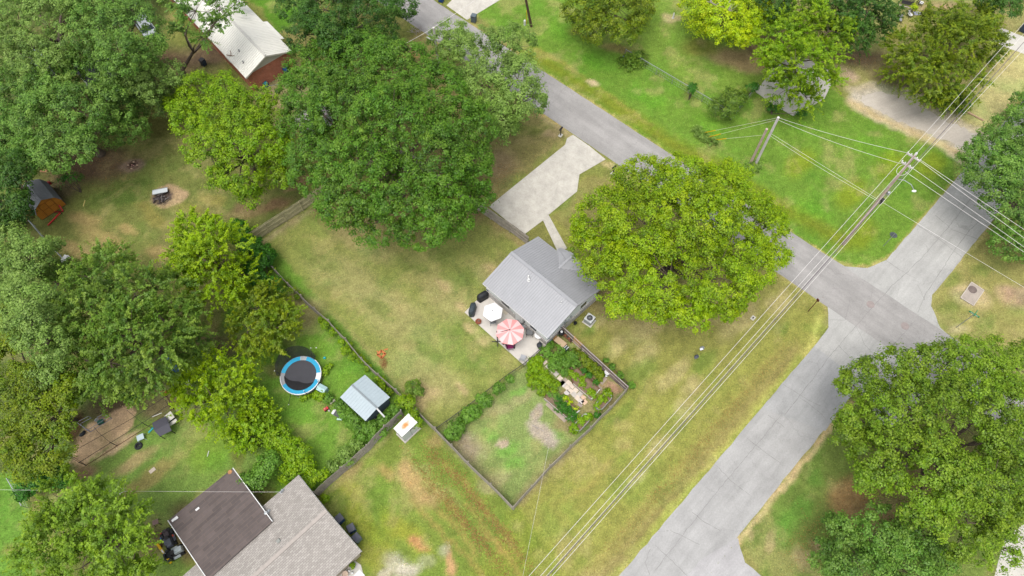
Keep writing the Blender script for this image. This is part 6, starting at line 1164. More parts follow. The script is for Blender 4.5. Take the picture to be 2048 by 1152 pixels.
for (a, b, w, lb) in [((1094, 806), (1132, 842), .45, 'dull plank path beside the white board of the first raised bed'), ((1162, 742), (1203, 780), .34, 'long dull plank walkway between the middle bed and fence plants'), ((1202, 768), (1212, 756), .3, 'short pale plank by the fence corner'), ((1120, 771), (1133, 758), .36, 'dull plank lying across the path')]:
    p, q = G(*a), G(*b); m_ = (p+q)/2; o = MB().box(0, 0, .03, (q-p).length, w, .05).build('plank', mat('dull_plank', (176, 160, 146), .9, .2, 2)); o.location = m_; o.rotation_euler = (0, 0, math.atan2((q-p).y, (q-p).x)); tag(o, lb, 'plank')
q = G(1213, 750); t_ = thing('wash_basin', 'round white basin hanging by the inside of the garden fence', 'basin', (q.x, q.y, 0)); MB().lathe([(.12, .5), (.24, .62), (.27, .78), (.24, .78), (.2, .66), (.01, .62)], 16).build('bowl', M_white, t_); MB().lathe([(.2, 0), (.05, .05), (.05, .5)], 10).build('stand', M_galv, t_)
q = G(1110, 779); t_ = thing('rock_pile', 'small heap of brown rocks above the first raised bed', 'rocks', (q.x-.6, q.y-.1, 0))
for i in range(7): MB().ball((random.uniform(-.4, .4), random.uniform(-.35, .35), .08), .17, .13, .12, 7, 5).build('rock', mat('brown_rock', (130, 104, 88), .95, .25), t_)
q = G(1147, 741); t_ = thing('rock_pile', 'small heap of dark rocks at the top of the middle raised bed', 'rocks', (q.x, q.y, 0))
for i in range(7): MB().ball((random.uniform(-.45, .45), random.uniform(-.25, .25), .08), .16, .13, .12, 7, 5).build('rock', mat('brown_rock', (130, 104, 88)), t_)
q = G(1078, 858); t_ = thing('stick_pile', 'pale sticks lying on the bald grey patch of the garden', 'sticks', (q.x, q.y, 0)); MB().tube([(-.6, .35, .05), (0, .05, .08), (.45, -.25, .04)], .03, 5).build('stick', M_barkp, t_); MB().tube([(-.2, -.5, .04), (.1, -.2, .07), (-.3, .1, .04)], .02, 5).build('stick', M_barkp, t_)
# back yard
q = G(763, 709); t_ = thing('brick_ring', 'square orange brick ring lying in the back yard grass', 'bricks', (q.x, q.y, 0), .9)
for i in range(4): a = i*1.57; MB().box(math.cos(a)*.26, math.sin(a)*.26, .06, .2, .6, .12, a).build('brick', M_orange, t_)
for (a, b, lb) in [((754, 702), (759, 709), 'short orange board left of the brick ring'), ((768, 700), (776, 698), 'short orange board right of the brick ring')]:
    p, q = G(*a), G(*b); o = MB().bar((0, 0, .03), q-p+Vector((0, 0, .03)), .12, .05).build('board', M_orange); o.location = p; tag(o, lb, 'board')
q = G(768, 726); t_ = thing('twig_pile', 'brown twigs below the square brick ring', 'twigs', (q.x, q.y, 0)); b = MB()
for i in range(26): a = random.uniform(0, 3.1); c = Vector((random.uniform(-.3, .3), random.uniform(-.45, .5), .05)); d = Vector((math.cos(a), math.sin(a), .05))*random.uniform(.1, .3); b.tube([c-d, c+d], .012, 4)
b.build('twigs', mat('rust_twigs', (146, 98, 62), .9, .2), t_)
# corner lot bits
for (px, py, lb, m_) in [(1404, 697, 'pale grey crumpled piece lying on the corner lawn', M_galv), (1393, 714, 'dark grey crumpled piece lying on the corner lawn', mat('slate_scrap', (88, 92, 104), .7))]:
    q = G(px, py); t_ = thing('scrap', lb, 'scrap', (q.x, q.y, 0), .5); b = MB(); b.add([(-.28, -.1, .02), (0, -.2, .16), (.28, -.05, .03), (.2, .14, .12), (-.05, .22, .03), (-.24, .1, .1), (0, 0, .2)], [(0, 1, 6), (1, 2, 6), (2, 3, 6), (3, 4, 6), (4, 5, 6), (5, 0, 6), (5, 4, 3, 2, 1, 0)]); b.build('body', m_, t_)
p, q = G(1934, 225), G(1966, 242); o = MB().tube([(0, 0, .1), tuple(q-p+Vector((0, 0, .1)))], .1, 8).build('log', mat('pale_log', (190, 160, 130), .9, .2)); o.location = p; tag(o, 'pale straight log lying beside the gravel drive', 'log')
p, q = G(1860, 202), G(1876, 214); o = MB().bar((0, 0, .15), q-p+Vector((0, 0, .15)), .35, .25).build('timber', mat('rust_timber', (176, 108, 86), .9, .2)); o.location = p; tag(o, 'short reddish timber under the wide olive tree', 'timber')
q = G(1346, 36); t_ = thing('garden_statue', 'tiny white statue on a bare spot of the verge lawn', 'statue', (q.x, q.y, 0)); MB().lathe([(.16, 0), (.12, .1), (.08, .3), (.12, .5), (.07, .65), (.09, .75), (.01, .85)], 10).build('figure', M_white, t_)
# ------------------------------------------------------------------ trampoline yard
q = G(606, 756); t_ = thing('trampoline', 'round trampoline with bright blue rim, dark mat and sagging net', 'trampoline', (q.x, q.y, 0)); R = 1.95; hz = .85
def ring(r0, r1, z0, z1, a0=0., a1=6.2832, n=40):
    b = MB(); k = max(2, int(n*(a1-a0)/6.2832)); A_ = [a0+(a1-a0)*i/k for i in range(k+1)]
    b.add([(math.cos(a)*r0, math.sin(a)*r0, z0) for a in A_]+[(math.cos(a)*r1, math.sin(a)*r1, z1) for a in A_], [(i, i+1, k+2+i, k+1+i) for i in range(k)]); return b
b = ring(.01, .9, hz-.12, hz-.08); b.v += []; o = ring(.01, 1.62, hz-.1, hz-.02).build('mat', mat('trampoline_mat', (64, 64, 70), .7, .12, 1.5), t_)
for a0, a1, m_ in [(.45, 1.35, M_cyan), (1.35, 1.7, M_galv), (1.7, 3.0, M_cyan), (3.0, 3.7, M_grey), (3.7, 6.0, M_cyan), (6.0, 6.4, M_white), (6.4, 6.733, M_cyan)]: ring(1.5, R-.06, hz, hz+.01, a0, a1).build('pad', m_, t_)
ring(R-.06, R+.01, hz+.01, hz-.02).build('pad_edge', M_white, t_); ring(R+.02, R+.0, hz-.02, hz-.3).build('skirt', mat('skirt_grey', (150, 154, 164), .7, .1), t_)
MB().tube([(math.cos(i/24*6.2832)*R*.99, math.sin(i/24*6.2832)*R*.99, hz-.05) for i in range(25)], .035, 6).build('frame', M_galv, t_)
for i in range(6): a = .4+i*1.047; MB().tube([(math.cos(a)*R, math.sin(a)*R, hz-.05), (math.cos(a)*R, math.sin(a)*R, .03), (math.cos(a+.18)*R, math.sin(a+.18)*R, .03)], .03, 6).build('leg', M_galv, t_)
for a, l, z in [(1.15, .55, 1.1), (2.3, .9, 1.0), (3.05, .35, .7), (4.35, .9, -.7), (5.1, .1, .9), (5.85, .2, .9)]:
    MB().tube([(math.cos(a)*R, math.sin(a)*R, hz-.3 if z > 0 else hz), (math.cos(a)*(R+l), math.sin(a)*(R+l), hz+z)], .025, 6).build('net_pole', M_dark, t_); MB().ball((math.cos(a)*(R+l), math.sin(a)*(R+l), hz+z), .05, .05, .05, 8, 4).build('pole_cap', M_white, t_)
M_net = mat('black_net', (26, 26, 28), .8, .2, alpha=.72); b = MB(); k = 18
vs = []
for i in range(k+1):
    a = .9+2.3*i/k; s = math.sin(math.pi*i/k); vs += [(math.cos(a)*R*.97, math.sin(a)*R*.97, hz+.02), (math.cos(a)*(R+.15+.45*s), math.sin(a)*(R+.15+.45*s), hz+.35+.35*s), (math.cos(a)*(R+.25+.55*s), math.sin(a)*(R+.25+.55*s), hz+.9*max(s, .15)**.5)]
b.add(vs, [(3*i+j, 3*i+3+j, 3*i+4+j, 3*i+1+j) for i in range(k) for j in (0, 1)]); b.build('net', M_net, t_)
b = MB(); vs = []
for i in range(k+1):
    a = 3.2+2.6*i/k; s = math.sin(math.pi*i/k); vs += [(math.cos(a)*1.55, math.sin(a)*1.55, hz+.03), (math.cos(a)*(1.55-.5*s), math.sin(a)*(1.55-.5*s), hz+.05+.06*math.sin(i*1.9)**2), (math.cos(a)*(1.5-.85*s), math.sin(a)*(1.5-.85*s), hz+.03)]
b.add(vs, [(3*i+j, 3*i+3+j, 3*i+4+j, 3*i+1+j) for i in range(k) for j in (0, 1)]); b.build('fallen_net', M_net, t_)
q = G(645.5, 783); t_ = thing('play_steps', 'small pale blue plastic step box at the trampoline rim', 'step box', (q.x, q.y, 0), ang((634, 780), (652, 790))); M_aqua = mat('pale_aqua', (160, 200, 204), .5, .06)
MB().box(0, .1, .33, .9, .6, .66).build('box', M_aqua, t_); b = MB(); b.slab([(-.45, .1, .78), (-.45, -.24, .64), (.45, -.24, .64), (.45, .1, .78)], .05); b.slab([(-.45, .45, .64), (-.45, .1, .78), (.45, .1, .78), (.45, .45, .64)], .05); b.build('lid', mat('aqua_lid', (178, 210, 212), .5), t_)
def blob(name, label, cat, px, py, r, m, h=None, z=0.):
    q = G(px, py, z); t_ = thing(name, label, cat, (q.x, q.y, z)); MB().ball((0, 0, (h or r)), r, r*.85, h or r, 10, 6).build('body', m, t_); return t_
M_tq = mat('turquoise_toy', (50, 185, 195), .5)
blob('toy_ball', 'turquoise toy in the grass right of the trampoline', 'toy', 650, 717, .15, M_tq); blob('toy_ball', 'tiny white ball above the trampoline', 'ball', 633, 696, .07, M_white); blob('toy_ball', 'small pale ball in the grass at the thicket edge', 'ball', 440, 715, .1, M_white)
q = G(653, 819); t_ = thing('toy_tractor', 'small red toy among the flowering weeds', 'toy', (q.x, q.y, 0), .6); MB().box(0, 0, .2, .45, .25, .2).build('body', M_red, t_); MB().box(-.08, 0, .36, .18, .2, .14, 0, .8).build('seat', mat('pink_seat', (226, 130, 120)), t_)
for a in (-1, 1):
    for c in (-1, 1): MB().tube([(a*.15, c*.13, .1), (a*.15, c*.19, .1)], .1, 10).build('wheel', M_dark, t_)
blob('flower_pot', 'whitish pot beside the red toy', 'pot', 659, 822, .12, mat('dull_white', (205, 195, 195)))
q = G(678, 830); t_ = thing('lounge_chair', 'overturned white framed chair in the weeds by the metal shed', 'chair', (q.x, q.y, 0), -.5); MB().box(0, 0, .3, .8, .55, .05).build('seat', mat('charcoal_sling', (92, 92, 96)), t_); MB().box(-.5, 0, .25, .3, .5, .06).build('headrest', M_white, t_); MB().box(.35, -.35, .2, .5, .16, .1, .4).build('armrest', mat('mint', (190, 224, 206)), t_)
for a in (-1, 1): MB().tube([(a*.35, .25, 0), (a*.35, .25, .3)], .03).build('leg', M_white, t_); MB().tube([(a*.35, -.25, 0), (a*.35, -.25, .3)], .03).build('leg', M_white, t_)
q = G(667, 806); t_ = thing('small_bench', 'low grey bench at the left corner of the metal shed', 'bench', (q.x, q.y, 0), .7); MB().box(0, 0, .4, .55, .2, .05).build('seat', M_fence, t_); tleg(t_, [((s*.2, 0, 0), (s*.2, 0, .38)) for s in (-1, 1)], .03, M_fence)
q = G(748, 836); t_ = thing('bare_branches', 'pale dead branches poking out below the metal shed', 'branches', (q.x, q.y, 0)); b = MB()
for a, l in ((0, 1), (.7, .8), (-.8, .9), (2.2, .7), (1.5, .6)): limb(b, (0, 0, .3), (math.cos(a)*l, math.sin(a)*l, .8), .03, .01)
b.build('twigs', M_barkp, t_)
# ------------------------------------------------------------------ fire pit yard
q = G(322, 393); t_ = thing('fire_pit', 'fire pit of charred wood with a white metal sheet on top', 'fire pit', (q.x, q.y, 0), .15); random.seed(8)
for i in range(16): a = random.uniform(0, 3.14); x, y = random.uniform(-.65, .6), random.uniform(-.75, .55); d = Vector((math.cos(a), math.sin(a), 0))*random.uniform(.25, .5); MB().tube([Vector((x, y, .1+i*.012))-d, Vector((x, y, .12+i*.012))+d], .06, 6).build('charred_log', mat('charcoal', (70, 62, 62), .95, .3) if i % 3 else mat('ashy_wood', (120, 112, 110), .95, .3), t_)
b = MB(); b.box(.05, .4, .42, 1.6, .6, .03, .08); o = b.build('metal_sheet', mat('sheet_white', (215, 222, 224), .5, .06), t_); b = MB()
for s in (-1, 1): b.bar((-.75, .4+s*.3-.06, .45), (.85, .4+s*.3+.06, .45), .05, .05)
b.build('sheet_edge', M_galv, t_)
q = G(266, 331); t_ = thing('fire_pit', 'smaller old fire pit ringed with stones under the trees', 'fire pit', (q.x, q.y, 0))
for i in range(12): a = i*.52; MB().ball((math.cos(a)*.55+random.uniform(-.05, .05), math.sin(a)*.45, .06), .13, .1, .09, 7, 4).build('stone', mat('brown_rock', (130, 104, 88)) if i % 3 else MS[3], t_)
for i in range(3): MB().ball((random.uniform(-.2, .2), random.uniform(-.15, .15), .06), .09, .07, .06, 7, 4).build('ash_lump', mat('pink_brick', (200, 150, 140)), t_)
p, q = G(167, 413), G(170.5, 401); o = MB().bar((0, 0, .04), q-p+Vector((0, 0, .04)), .1, .05).build('board', mat('yellow_board', (214, 198, 120))); o.location = p; tag(o, 'pale yellow board lying in the fire pit yard', 'board')
q = G(88, 342); o = MB().box(0, 0, .05, .8, .38, .06, -.05).build('board', mat('tan_board', (204, 156, 110))); o.location = q; tag(o, 'tan board on the soil behind the barrel roofed wooden shed', 'board')
q = G(100, 368); t_ = thing('fuel_can', 'dark red can at the back side of the barrel roofed wooden shed', 'can', (q.x, q.y, 0), .5); MB().box(0, 0, .2, .4, .22, .4).build('body', mat('dark_red', (150, 24, 40), .5), t_); MB().tube([(.1, 0, .4), (.22, 0, .52)], .03).build('spout', M_dark, t_)
q = G(115, 438); t_ = thing('engine_crane', 'folded red metal hoist frame in front of the wooden shed', 'hoist', (q.x, q.y, 0), 0)
a_, b_, c_, d_ = G(97, 452)-q, G(124, 428)-q, G(128, 424)-q, G(117, 404)-q
MB().bar(a_+Vector((0, 0, .12)), b_+Vector((0, 0, .3)), .13, .1).build('leg', M_red, t_); MB().bar(c_+Vector((0, 0, .2)), d_+Vector((0, 0, .9)), .13, .12).build('boom', M_red, t_); MB().bar(G(110, 425)-q+Vector((0, 0, .1)), c_+Vector((0, 0, .1)), .1, .08).build('leg', mat('dark_red', (150, 24, 40)), t_); MB().tube([b_+Vector((0, 0, 0)), b_+Vector((0, 0, .35))], .06).build('upright', M_dark, t_)
q = G(133, 521); t_ = thing('scrap', 'white crumpled sheet against the pale railed fence', 'scrap', (q.x, q.y, 0), .8); MB().box(0, 0, .25, 1., .5, .04, 0).box(.1, .1, .4, .6, .4, .04, .5).build('body', M_white, t_)
blob('flower_pot', 'whitish stones under the yellow green tree', 'stones', 475, 374, .18, mat('dull_white', (205, 195, 195)), .08)
# ------------------------------------------------------------------ pen yard
def G2(px, py, z, o): v = G(px, py)-o; return Vector((v.x, v.y, z))
q = G(210, 880); t_ = thing('dog_run', 'large pen of dark wires strung over bare sand', 'pen', (q.x, q.y, 0)); pts = [(150, 916), (173, 931), (235, 892), (297, 853), (348, 818), (334, 794), (262, 795), (270, 832), (205, 862)]
for (a, b) in [(0, 1), (1, 2), (2, 3), (3, 4), (4, 5)]: MB().bar(G2(*pts[a], 1.2, q), G2(*pts[b], 1.2, q), .035, .035).build('rail', M_dark, t_); MB().bar(G2(*pts[a], .06, q), G2(*pts[b], .06, q), .03, .05).build('rail', M_brownw, t_)
for p in pts[:6]: MB().tube([G2(*p, 0, q), G2(*p, 1.35, q)], .035).build('post', M_dark, t_)
for (a, b) in [((150, 916), (275, 846)), ((203, 862), (211, 872)), ((211, 872), (235, 892)), ((267, 828), (297, 853)), ((262, 795), (275, 808)), ((275, 846), (345, 800))]: MB().bar(G2(*a, 1.25, q), G2(*b, 1.25, q), .03, .03).build('cable', M_dark, t_)
q = G(195, 850); t_ = thing('wire_kennel', 'low wire kennel of pale tubes inside the sandy pen', 'kennel', (q.x, q.y, 0)); M_fr = mat('frame_tube', (180, 178, 190), .5)
kp = [(160, 848), (181, 864), (224, 837), (214, 831), (200, 838), (183, 836)]
for a, b in [(0, 1), (1, 2), (2, 3), (3, 4), (0, 5)]: MB().tube([G2(*kp[a], .55, q), G2(*kp[b], .55, q)], .025, 5).build('top_rail', M_fr, t_); MB().tube([G2(*kp[a], .03, q), G2(*kp[b], .03, q)], .025, 5).build('bottom_rail', M_fr, t_)
for p in kp: MB().tube([G2(*p, 0, q), G2(*p, .57, q)], .025, 5).build('post', M_fr, t_)
q = G(203, 845); t_ = thing('litter_tray', 'dark green tray at the kennel', 'tray', (q.x, q.y, 0), .5); MB().box(0, 0, .12, .5, .35, .22).build('tub', mat('bottle_green', (10, 84, 66), .5), t_); MB().box(0, 0, .245, .54, .39, .03).build('lid', mat('bottle_green2', (30, 110, 90), .5), t_)
q = G(196, 842); t_ = thing('bucket', 'white bucket beside the dark green tray', 'bucket', (q.x, q.y, 0)); MB().lathe([(.12, 0), (.17, .3), (.15, .3), (.1, .03)], 12).build('pail', M_white, t_)
q = G(166, 869); t_ = thing('scrap', 'black heap at the left side of the sandy pen', 'scrap', (q.x, q.y, 0), .7); MB().ball((0, 0, .12), .3, .2, .14, 9, 5).ball((.2, .1, .1), .18, .16, .12, 9, 5).build('body', M_black, t_)
q = G(325, 850); t_ = thing('play_house', 'folded charcoal canopy with a cream slide end beside the sandy pen', 'playset', (q.x, q.y, 0)); L3 = lambda x, y, z: G(x, y, z)-q
M_char = mat('charcoal_canopy', (88, 88, 98), .8, .1); zc = 1.25
plate([L3(304, 846, 1.0), L3(332, 832, 1.0), L3(337, 846, zc), L3(309, 862, zc)], .05).build('canopy_panel', M_char, t_); plate([L3(309, 862, zc), L3(337, 846, zc), L3(343, 861, .95), L3(319.5, 873, .95)], .05).build('canopy_panel', M_char, t_)
for x, y in ((305, 847), (331, 834), (341, 861), (320, 872)): p = L3(x, y, .95); MB().tube([(p.x, p.y, 0), p], .04).build('post', M_dark, t_)
M_cream = mat('cream_plastic', (232, 230, 218), .5, .05); plate([L3(329, 832, .9), L3(341, 822, .9), L3(349, 834, .8), L3(335, 845, .8)], .08).build('slide_deck', M_cream, t_); MB().bar(L3(338, 850, .6), L3(354, 840, .6), .3, .12).build('slide_rail', M_cream, t_); p = L3(345, 842, 0)
MB().box(p.x, p.y, .3, .5, .3, .6, .6).build('base', mat('deep_green', (30, 60, 44)), t_)
p, q = G(305, 834), G(324, 826); o = MB().tube([(0, 0, .05), tuple(q-p+Vector((0, 0, .05)))], .04).build('pipe', M_white); o.location = p; tag(o, 'white pipe lying above the charcoal canopy', 'pipe')
p, q = G(415, 913), G(418, 902); o = MB().tube([(0, 0, .04), tuple(q-p+Vector((0, 0, .04)))], .035).build('pipe', M_white); o.location = p; tag(o, 'short white pipe lying on the green lawn', 'pipe')
q = G(285, 877); t_ = thing('side_table', 'pale blue plastic table on the grass by the sandy pen', 'table', (q.x, q.y, 0), .45); MB().box(0, 0, .44, .62, .55, .04, 0).build('tabletop', mat('ice_plastic', (212, 232, 236), .5, .03), t_)
for a in (-1, 1):
    for c in (-1, 1): MB().tube([(a*.26, c*.22, .43), (a*.33, c*.28, 0)], .025).build('leg', MATS['ice_plastic'], t_)
q = G(303, 861); t_ = thing('toy_scooter', 'turquoise toy leaning on the charcoal canopy', 'toy', (q.x, q.y, 0), .9); MB().bar((-.3, 0, .1), (.3, 0, .12), .14, .05).build('deck', M_tq, t_); MB().bar((.28, 0, .1), (.2, 0, .6), .04, .04).build('stem', M_tq, t_); MB().bar((.2, -.2, .6), (.2, .2, .6), .04, .04).build('handlebar', M_dark, t_)
q = G(277.5, 892); t_ = thing('tyre', 'flat black ring lying in the grass below the pale table', 'tyre', (q.x, q.y, 0)); MB().lathe([(.14, .02), (.2, .14), (.32, .14), (.38, .06), (.36, .0)], 16).build('rubber', M_black, t_)
q = G(305, 941); o = MB().box(0, 0, .03, .55, .34, .06).build('paving_slab', MS[1]); o.location = q; o.rotation_euler = (0, 0, .75); tag(o, 'single cream paving slab lying on the lawn', 'slab')
q = G(357, 818); o = MB().box(0, 0, .06, .5, .4, .12).build('paving_slab', MS[4]); o.location = q; o.rotation_euler = (0, 0, .6); tag(o, 'mauve grey slab at the foot of the lime elm', 'slab')
q = G(329, 785); t_ = thing('toy_car', 'small coral red toy under the thicket edge', 'toy', (q.x, q.y, 0)); MB().ball((-.14, 0, .14), .16, .15, .14, 10, 6).ball((.14, .02, .14), .16, .15, .14, 10, 6).build('body', mat('coral', (235, 84, 84), .5), t_)
def whitechair(label, px, py, rz): return chair(label, px, py, rz, M_white, M_white, 0, True, .8, 'white plastic chairs under the thicket')
whitechair('white plastic chair under the thicket, left one', 351, 764, .5); whitechair('small white plastic chair under the thicket, right one', 378, 769, 2.)
q = G(352, 735); t_ = thing('play_slide', 'bright blue slide sticking out from under the grey green elm', 'slide', (q.x, q.y, 0), -.95); b = MB(); b.bar((-.9, 0, 1.3), (.7, 0, .35), .45, .05); b.bar((-.9, .24, 1.36), (.7, .24, .42), .05, .16); b.bar((-.9, -.24, 1.36), (.7, -.24, .42), .05, .16); b.build('chute', mat('bright_blue', (10, 96, 185), .4, .06), t_)
for s in (-1, 1): MB().tube([(-.9, s*.22, 0), (-.9, s*.22, 1.4)], .04).build('post', M_brownw, t_)
for i in range(4): MB().bar((-.95-.08*i, -.22, 1.1-.28*i), (-.95-.08*i, .22, 1.1-.28*i), .08, .04).build('rung', M_tanw, t_)
# mowers beside the brown roof
def mower(label, px, py, rz, cb, cs, accents):
    q = G(px, py); t_ = thing('riding_mower', label, 'mower', (q.x, q.y, 0), rz); MB().box(.45, 0, .55, .75, .5, .42, 0, .85).build('hood', cb, t_); MB().box(-.1, 0, .32, 1.6, .6, .14).build('chassis', M_dark, t_)
    MB().box(-.4, 0, .55, .42, .42, .12).build('seat', cs, t_); MB().box(-.62, 0, .75, .1, .42, .35).build('seat_back', cs, t_); MB().lathe([(.17, 0), (.19, .02), (.15, .02)], 12, (0, 0, .85)).build('steering_wheel', M_dark, t_)
    for x, r_, w in ((.6, .18, .13), (-.45, .27, .2)):
        for s in (-1, 1): MB().tube([(x, s*.32, r_), (x, s*(.32+w), r_)], r_, 12).build('wheel', M_black, t_)
    MB().box(.05, 0, .22, .7, 1.0, .14).build('cutting_deck', cb, t_); return t_
mower('grey riding mower parked beside the dark brown roof', 341, 1078, -1.05, mat('mower_grey', (98, 102, 114), .5, .1), mat('mower_seat', (92, 82, 84), .7), None)
mower('white and black machine parked behind the grey riding mower', 352, 1107, .5, mat('machine_white', (205, 215, 218), .5, .1), M_black, None)
blob('gas_can', 'red can at the head of the grey riding mower', 'can', 326, 1068, .17, M_red); blob('gas_can', 'orange red can between the mower and the brown roof', 'can', 348, 1072, .17, mat('orange_red', (222, 90, 66), .5)); blob('gas_can', 'blue can at the left of the grey riding mower', 'can', 325, 1077, .15, mat('bright_blue', (10, 96, 185)))
blob('gas_can', 'mint green bottle by the white and black machine', 'bottle', 363, 1099, .15, mat('mint', (190, 224, 206))); 
q = G(331, 1107); t_ = thing('folded_kayak', 'long yellow plank shaped float lying beside the mowers', 'float', (q.x, q.y, 0), 0); p0, p1 = G(317, 1087)-q, G(346, 1127)-q; b = MB(); b.bar(p0+Vector((0, 0, .35)), p1+Vector((0, 0, .35)), .2, .12); b.build('beam', M_yel, t_); m_ = (p0+p1)/2+Vector((0, 0, .42)); d = (p1-p0).normalized(); MB().bar(m_-d*.35, m_-d*.02, .12, .02).build('decal', M_white, t_)
MB().bar(m_+d*.05, m_+d*.3, .22, .05).build('bracket', M_galv, t_)
for s in (0.15, .85): p = p0.lerp(p1, s); MB().box(p.x, p.y, .14, .3, .3, .28).build('block', M_brownw, t_)
q = G(316, 1046); t_ = thing('small_table', 'small brown square table on the grass beside the brown roof', 'table', (q.x, q.y, 0), .4); MB().box(0, 0, .5, .5, .42, .05).build('tabletop', mat('brown_top', (152, 124, 116), .8, .15), t_); tleg(t_, [((a*.26, c*.24, 0), (a*.2, c*.17, .48)) for a in (-1, 1) for c in (-1, 1)], .03)
q = G(246, 984); t_ = thing('yard_chair', 'white wire chair at the edge of the bottom left tree', 'chair', (q.x, q.y, 0), .6)
MB().tube([(math.cos(i/10*6.28)*.3, math.sin(i/10*6.28)*.2, .45) for i in range(11)], .025, 5).build('seat_ring', M_white, t_); MB().tube([(-.28, 0, .45), (-.35, 0, .9), (.1, .1, .95), (.28, 0, .45)], .025, 5).build('back_hoop', M_white, t_); tleg(t_, [((s*.25, c*.15, 0), (s*.2, c*.12, .45)) for s in (-1, 1) for c in (-1, 1)], .02, M_white)
# front step pots of the tan house
q = G(692, 1149); t_ = thing('flower_pot', 'large cream pot by the front step of the tan roofed house', 'pot', (q.x, q.y, 0)); MB().lathe([(.18, 0), (.26, .4), (.28, .42), (.23, .42), (.2, .34), (.01, .33)], 16).build('pot', mat('cream_pot', (226, 202, 180), .8), t_)
bush('potted_plant', 'leafy potted plant at the front step of the tan roofed house', 'plant', 706, 1133, 7, .6, 'yellow', **kw)
for px, py, lb in [(699, 1142, 'small white figurine by the cream pot, left one'), (705, 1146, 'small white figurine by the cream pot, right one')]:
    q = G(px, py); t_ = thing('figurine', lb, 'figurine', (q.x, q.y, 0)); MB().lathe([(.08, 0), (.11, .1), (.05, .22), (.08, .3), (.01, .38)], 10).build('body', M_white, t_)
q = G(715, 1155); o = MB().box(0, 0, .03, 1.1, .7, .05).build('doormat', M_white); o.location = (q.x, q.y, .04); o.rotation_euler = (0, 0, .8); tag(o, 'white mat on the front path of the tan roofed house', 'mat')
# ------------------------------------------------------------------ upper edge
q = G(1812, 12); t_ = thing('porch_swing', 'black metal frame swing with slatted seat at the top edge', 'swing', (q.x, q.y, 0), -.35)
for s in (-1, 1):
    MB().bar((s*1.1, -.8, 0), (s*1.1, 0, 2.0), .08, .08).build('frame_leg', M_dark, t_); MB().bar((s*1.1, .8, 0), (s*1.1, 0, 2.0), .08, .08).build('frame_leg', M_dark, t_)
MB().bar((-1.2, 0, 2.0), (1.2, 0, 2.0), .09, .09).build('top_beam', M_dark, t_)
for i in range(6): MB().bar((-.75, -.3+i*.12, .5), (.75, -.3+i*.12, .5), .08, .03).build('seat_slat', M_dark, t_)
for i in range(4): MB().bar((-.75, .34+i*.03, .6+i*.12), (.75, .34+i*.03, .6+i*.12), .08, .03).build('back_slat', M_dark, t_)
MB().bar((-1.1, -.85, .6), (.9, -.85, .5), .12, .06).build('front_rail', mat('pinkish_rail', (200, 180, 178)), t_)
q = G(1862, 26); t_ = thing('shade_screen', 'low dark fabric screen standing right of the black frame swing', 'screen', (q.x, q.y, 0)); p0, p1 = G(1840, 29)-q, G(1886, 29)-q; MB().bar(p0+Vector((0, 0, .3)), p1+Vector((0, 0, .3)), .05, .6).build('panel', mat('dark_fabric', (62, 62, 74), .8, .25, 1.), t_)
for p in (p0, p1, (p0+p1)/2): MB().tube([(p.x, p.y+.05, 0), (p.x, p.y+.05, .65)], .03).build('post', M_dark, t_)
chair('dark chair with white cushion beside the black frame swing', 1818, 34, -1.2, M_white, M_dark, 0, True, .9, 'chairs near the swing'); chair('dark chair with pale cushion right of the black frame swing', 1840, 10, -.5, M_white, M_dark, 0, True, .9, 'chairs near the swing'); chair('dark chair half hidden by the deep green tree', 1797, 44, -1.8, M_galv, M_dark, 0, True, .9, 'chairs near the swing')
q = G(1834, 27); o = MB().box(0, 0, .03, .9, .6, .05).build('paving_slab', mat('blue_slab', (160, 164, 180))); o.location = q; tag(o, 'blue grey slab between the swing and the dark screen', 'slab')
q = G(533, 172); t_ = thing('hose_reel', 'turquoise hose reel against the red brick wall', 'hose reel', (q.x, q.y, 0), -.5); MB().tube([(0, -.2, .35), (0, .2, .35)], .28, 14).build('reel', mat('teal_reel', (10, 130, 160), .5), t_); MB().box(0, 0, .06, .45, .5, .1).build('base', M_blue, t_); MB().tube([(.2, 0, .1), (.6, .4, .03), (1.2, .9, .03), (1.8, 1.2, .03)], .03).build('hose', M_galv, t_)
q = G(295, 60); t_ = thing('parked_car', 'silver car mostly hidden between the top left trees and the white roof', 'car', (q.x, q.y, 0), 2.2); b = MB(); b.box(0, 0, .55, 4.2, 1.75, .6, 0, .97); b.build('body', mat('silver_paint', (200, 208, 214), .3, .03, metal=.2), t_); MB().box(-.2, 0, 1.1, 2.3, 1.55, .52, 0, .8).build('cabin', M_glass, t_); MB().box(-.2, 0, 1.38, 1.8, 1.2, .05).build('roof', mat('silver_paint', (200, 208, 214)), t_)
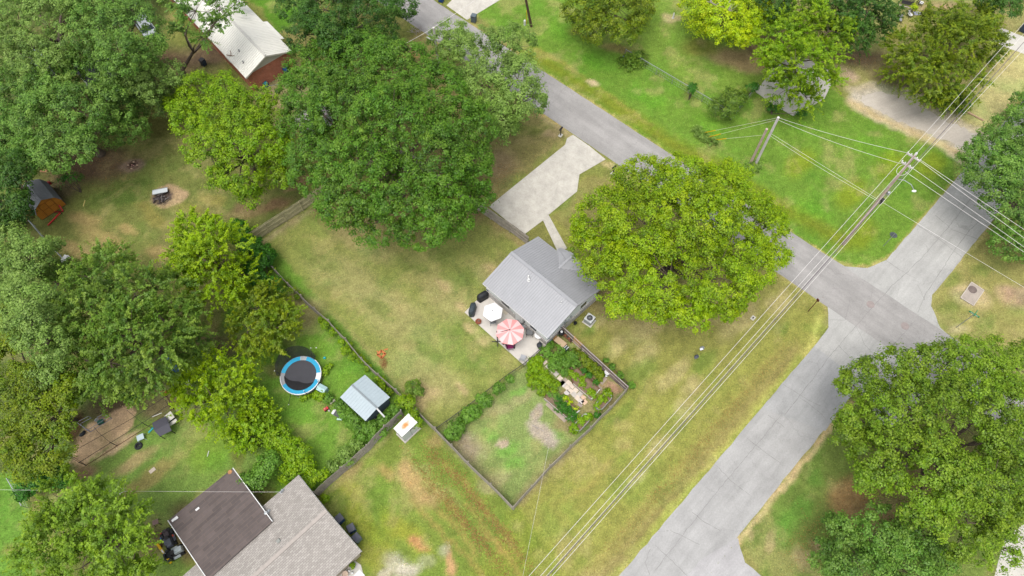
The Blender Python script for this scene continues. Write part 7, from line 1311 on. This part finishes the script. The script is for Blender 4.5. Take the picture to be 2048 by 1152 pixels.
for x in (-1.3, 1.3):
    for s in (-1, 1): MB().tube([(x, s*.7, .32), (x, s*.9, .32)], .32, 14).build('wheel', M_black, t_)
q = G(830, 62); t_ = thing('brush_pile', 'pale dead brush pile beside the main road at the dark tree', 'brush', (q.x, q.y, 0)); b = MB()
for i in range(24): a = random.uniform(0, 6.28); c = Vector((random.uniform(-.9, .9), random.uniform(-.5, .5), .2)); d = Vector((math.cos(a), math.sin(a), random.uniform(-.1, .3)))*random.uniform(.4, .9); b.tube([c-d*.5, c+d*.6], .02, 4)
b.build('twigs', M_barkp, t_)
# ------------------------------------------------------------------ loose leaf litter (far too many to count)
def litter(name, label, m, spots, n, size):
    P = []
    for (px, py, rx, ry, th, w) in spots:
        c = G(px, py); k = int(n*w); u = rng.normal(size=(k, 2))*.5; P.append(np.stack([c.x+u[:, 0]*rx*math.cos(th)-u[:, 1]*ry*math.sin(th), c.y+u[:, 0]*rx*math.sin(th)+u[:, 1]*ry*math.cos(th), np.full(k, .03)+rng.random(k)*.02], 1))
    P = np.concatenate(P); Nn = unit(np.array([0, 0, 1.])+rng.normal(size=P.shape)*.25); o = leafmesh(name, P, Nn, size, size*.7, rng.random(len(P)), rng.random(len(P))*.3, m, None, (0, 0, 0)); return tag(o, label, 'leaf litter', kind='stuff')
PAL['litter'] = ((150, 104, 62), (196, 146, 96), (214, 190, 130))
thl = ang((900, 930), (1040, 1110))
litter('fallen_leaves', 'scattered brown leaf litter on the lawns', leafmat('litter'), [(925, 970, 5, .8, thl, 1), (890, 1000, 6, .8, thl, 1), (1000, 1060, 5, .6, thl, 1), (960, 1080, 5, .6, thl, 1), (870, 920, 2, .8, thl, .4), (1340, 960, 9, .9, TH2, .5), (1480, 800, 8, .8, TH2, .4), (1000, 350, 3, 2, 0, .4), (1720, 1000, 2, 2, 0, .5), (800, 430, 7, 3, 0, .7), (1360, 600, 6, 2.4, 0, .6), (190, 340, 6, 3, 0, .7), (1720, 120, 3, 1.5, 0, .4), (1620, 1080, 3, 2, .8, .4)], 900, .09)
print('LEAVES', NLEAF, 'OBJECTS', len(bpy.data.objects))
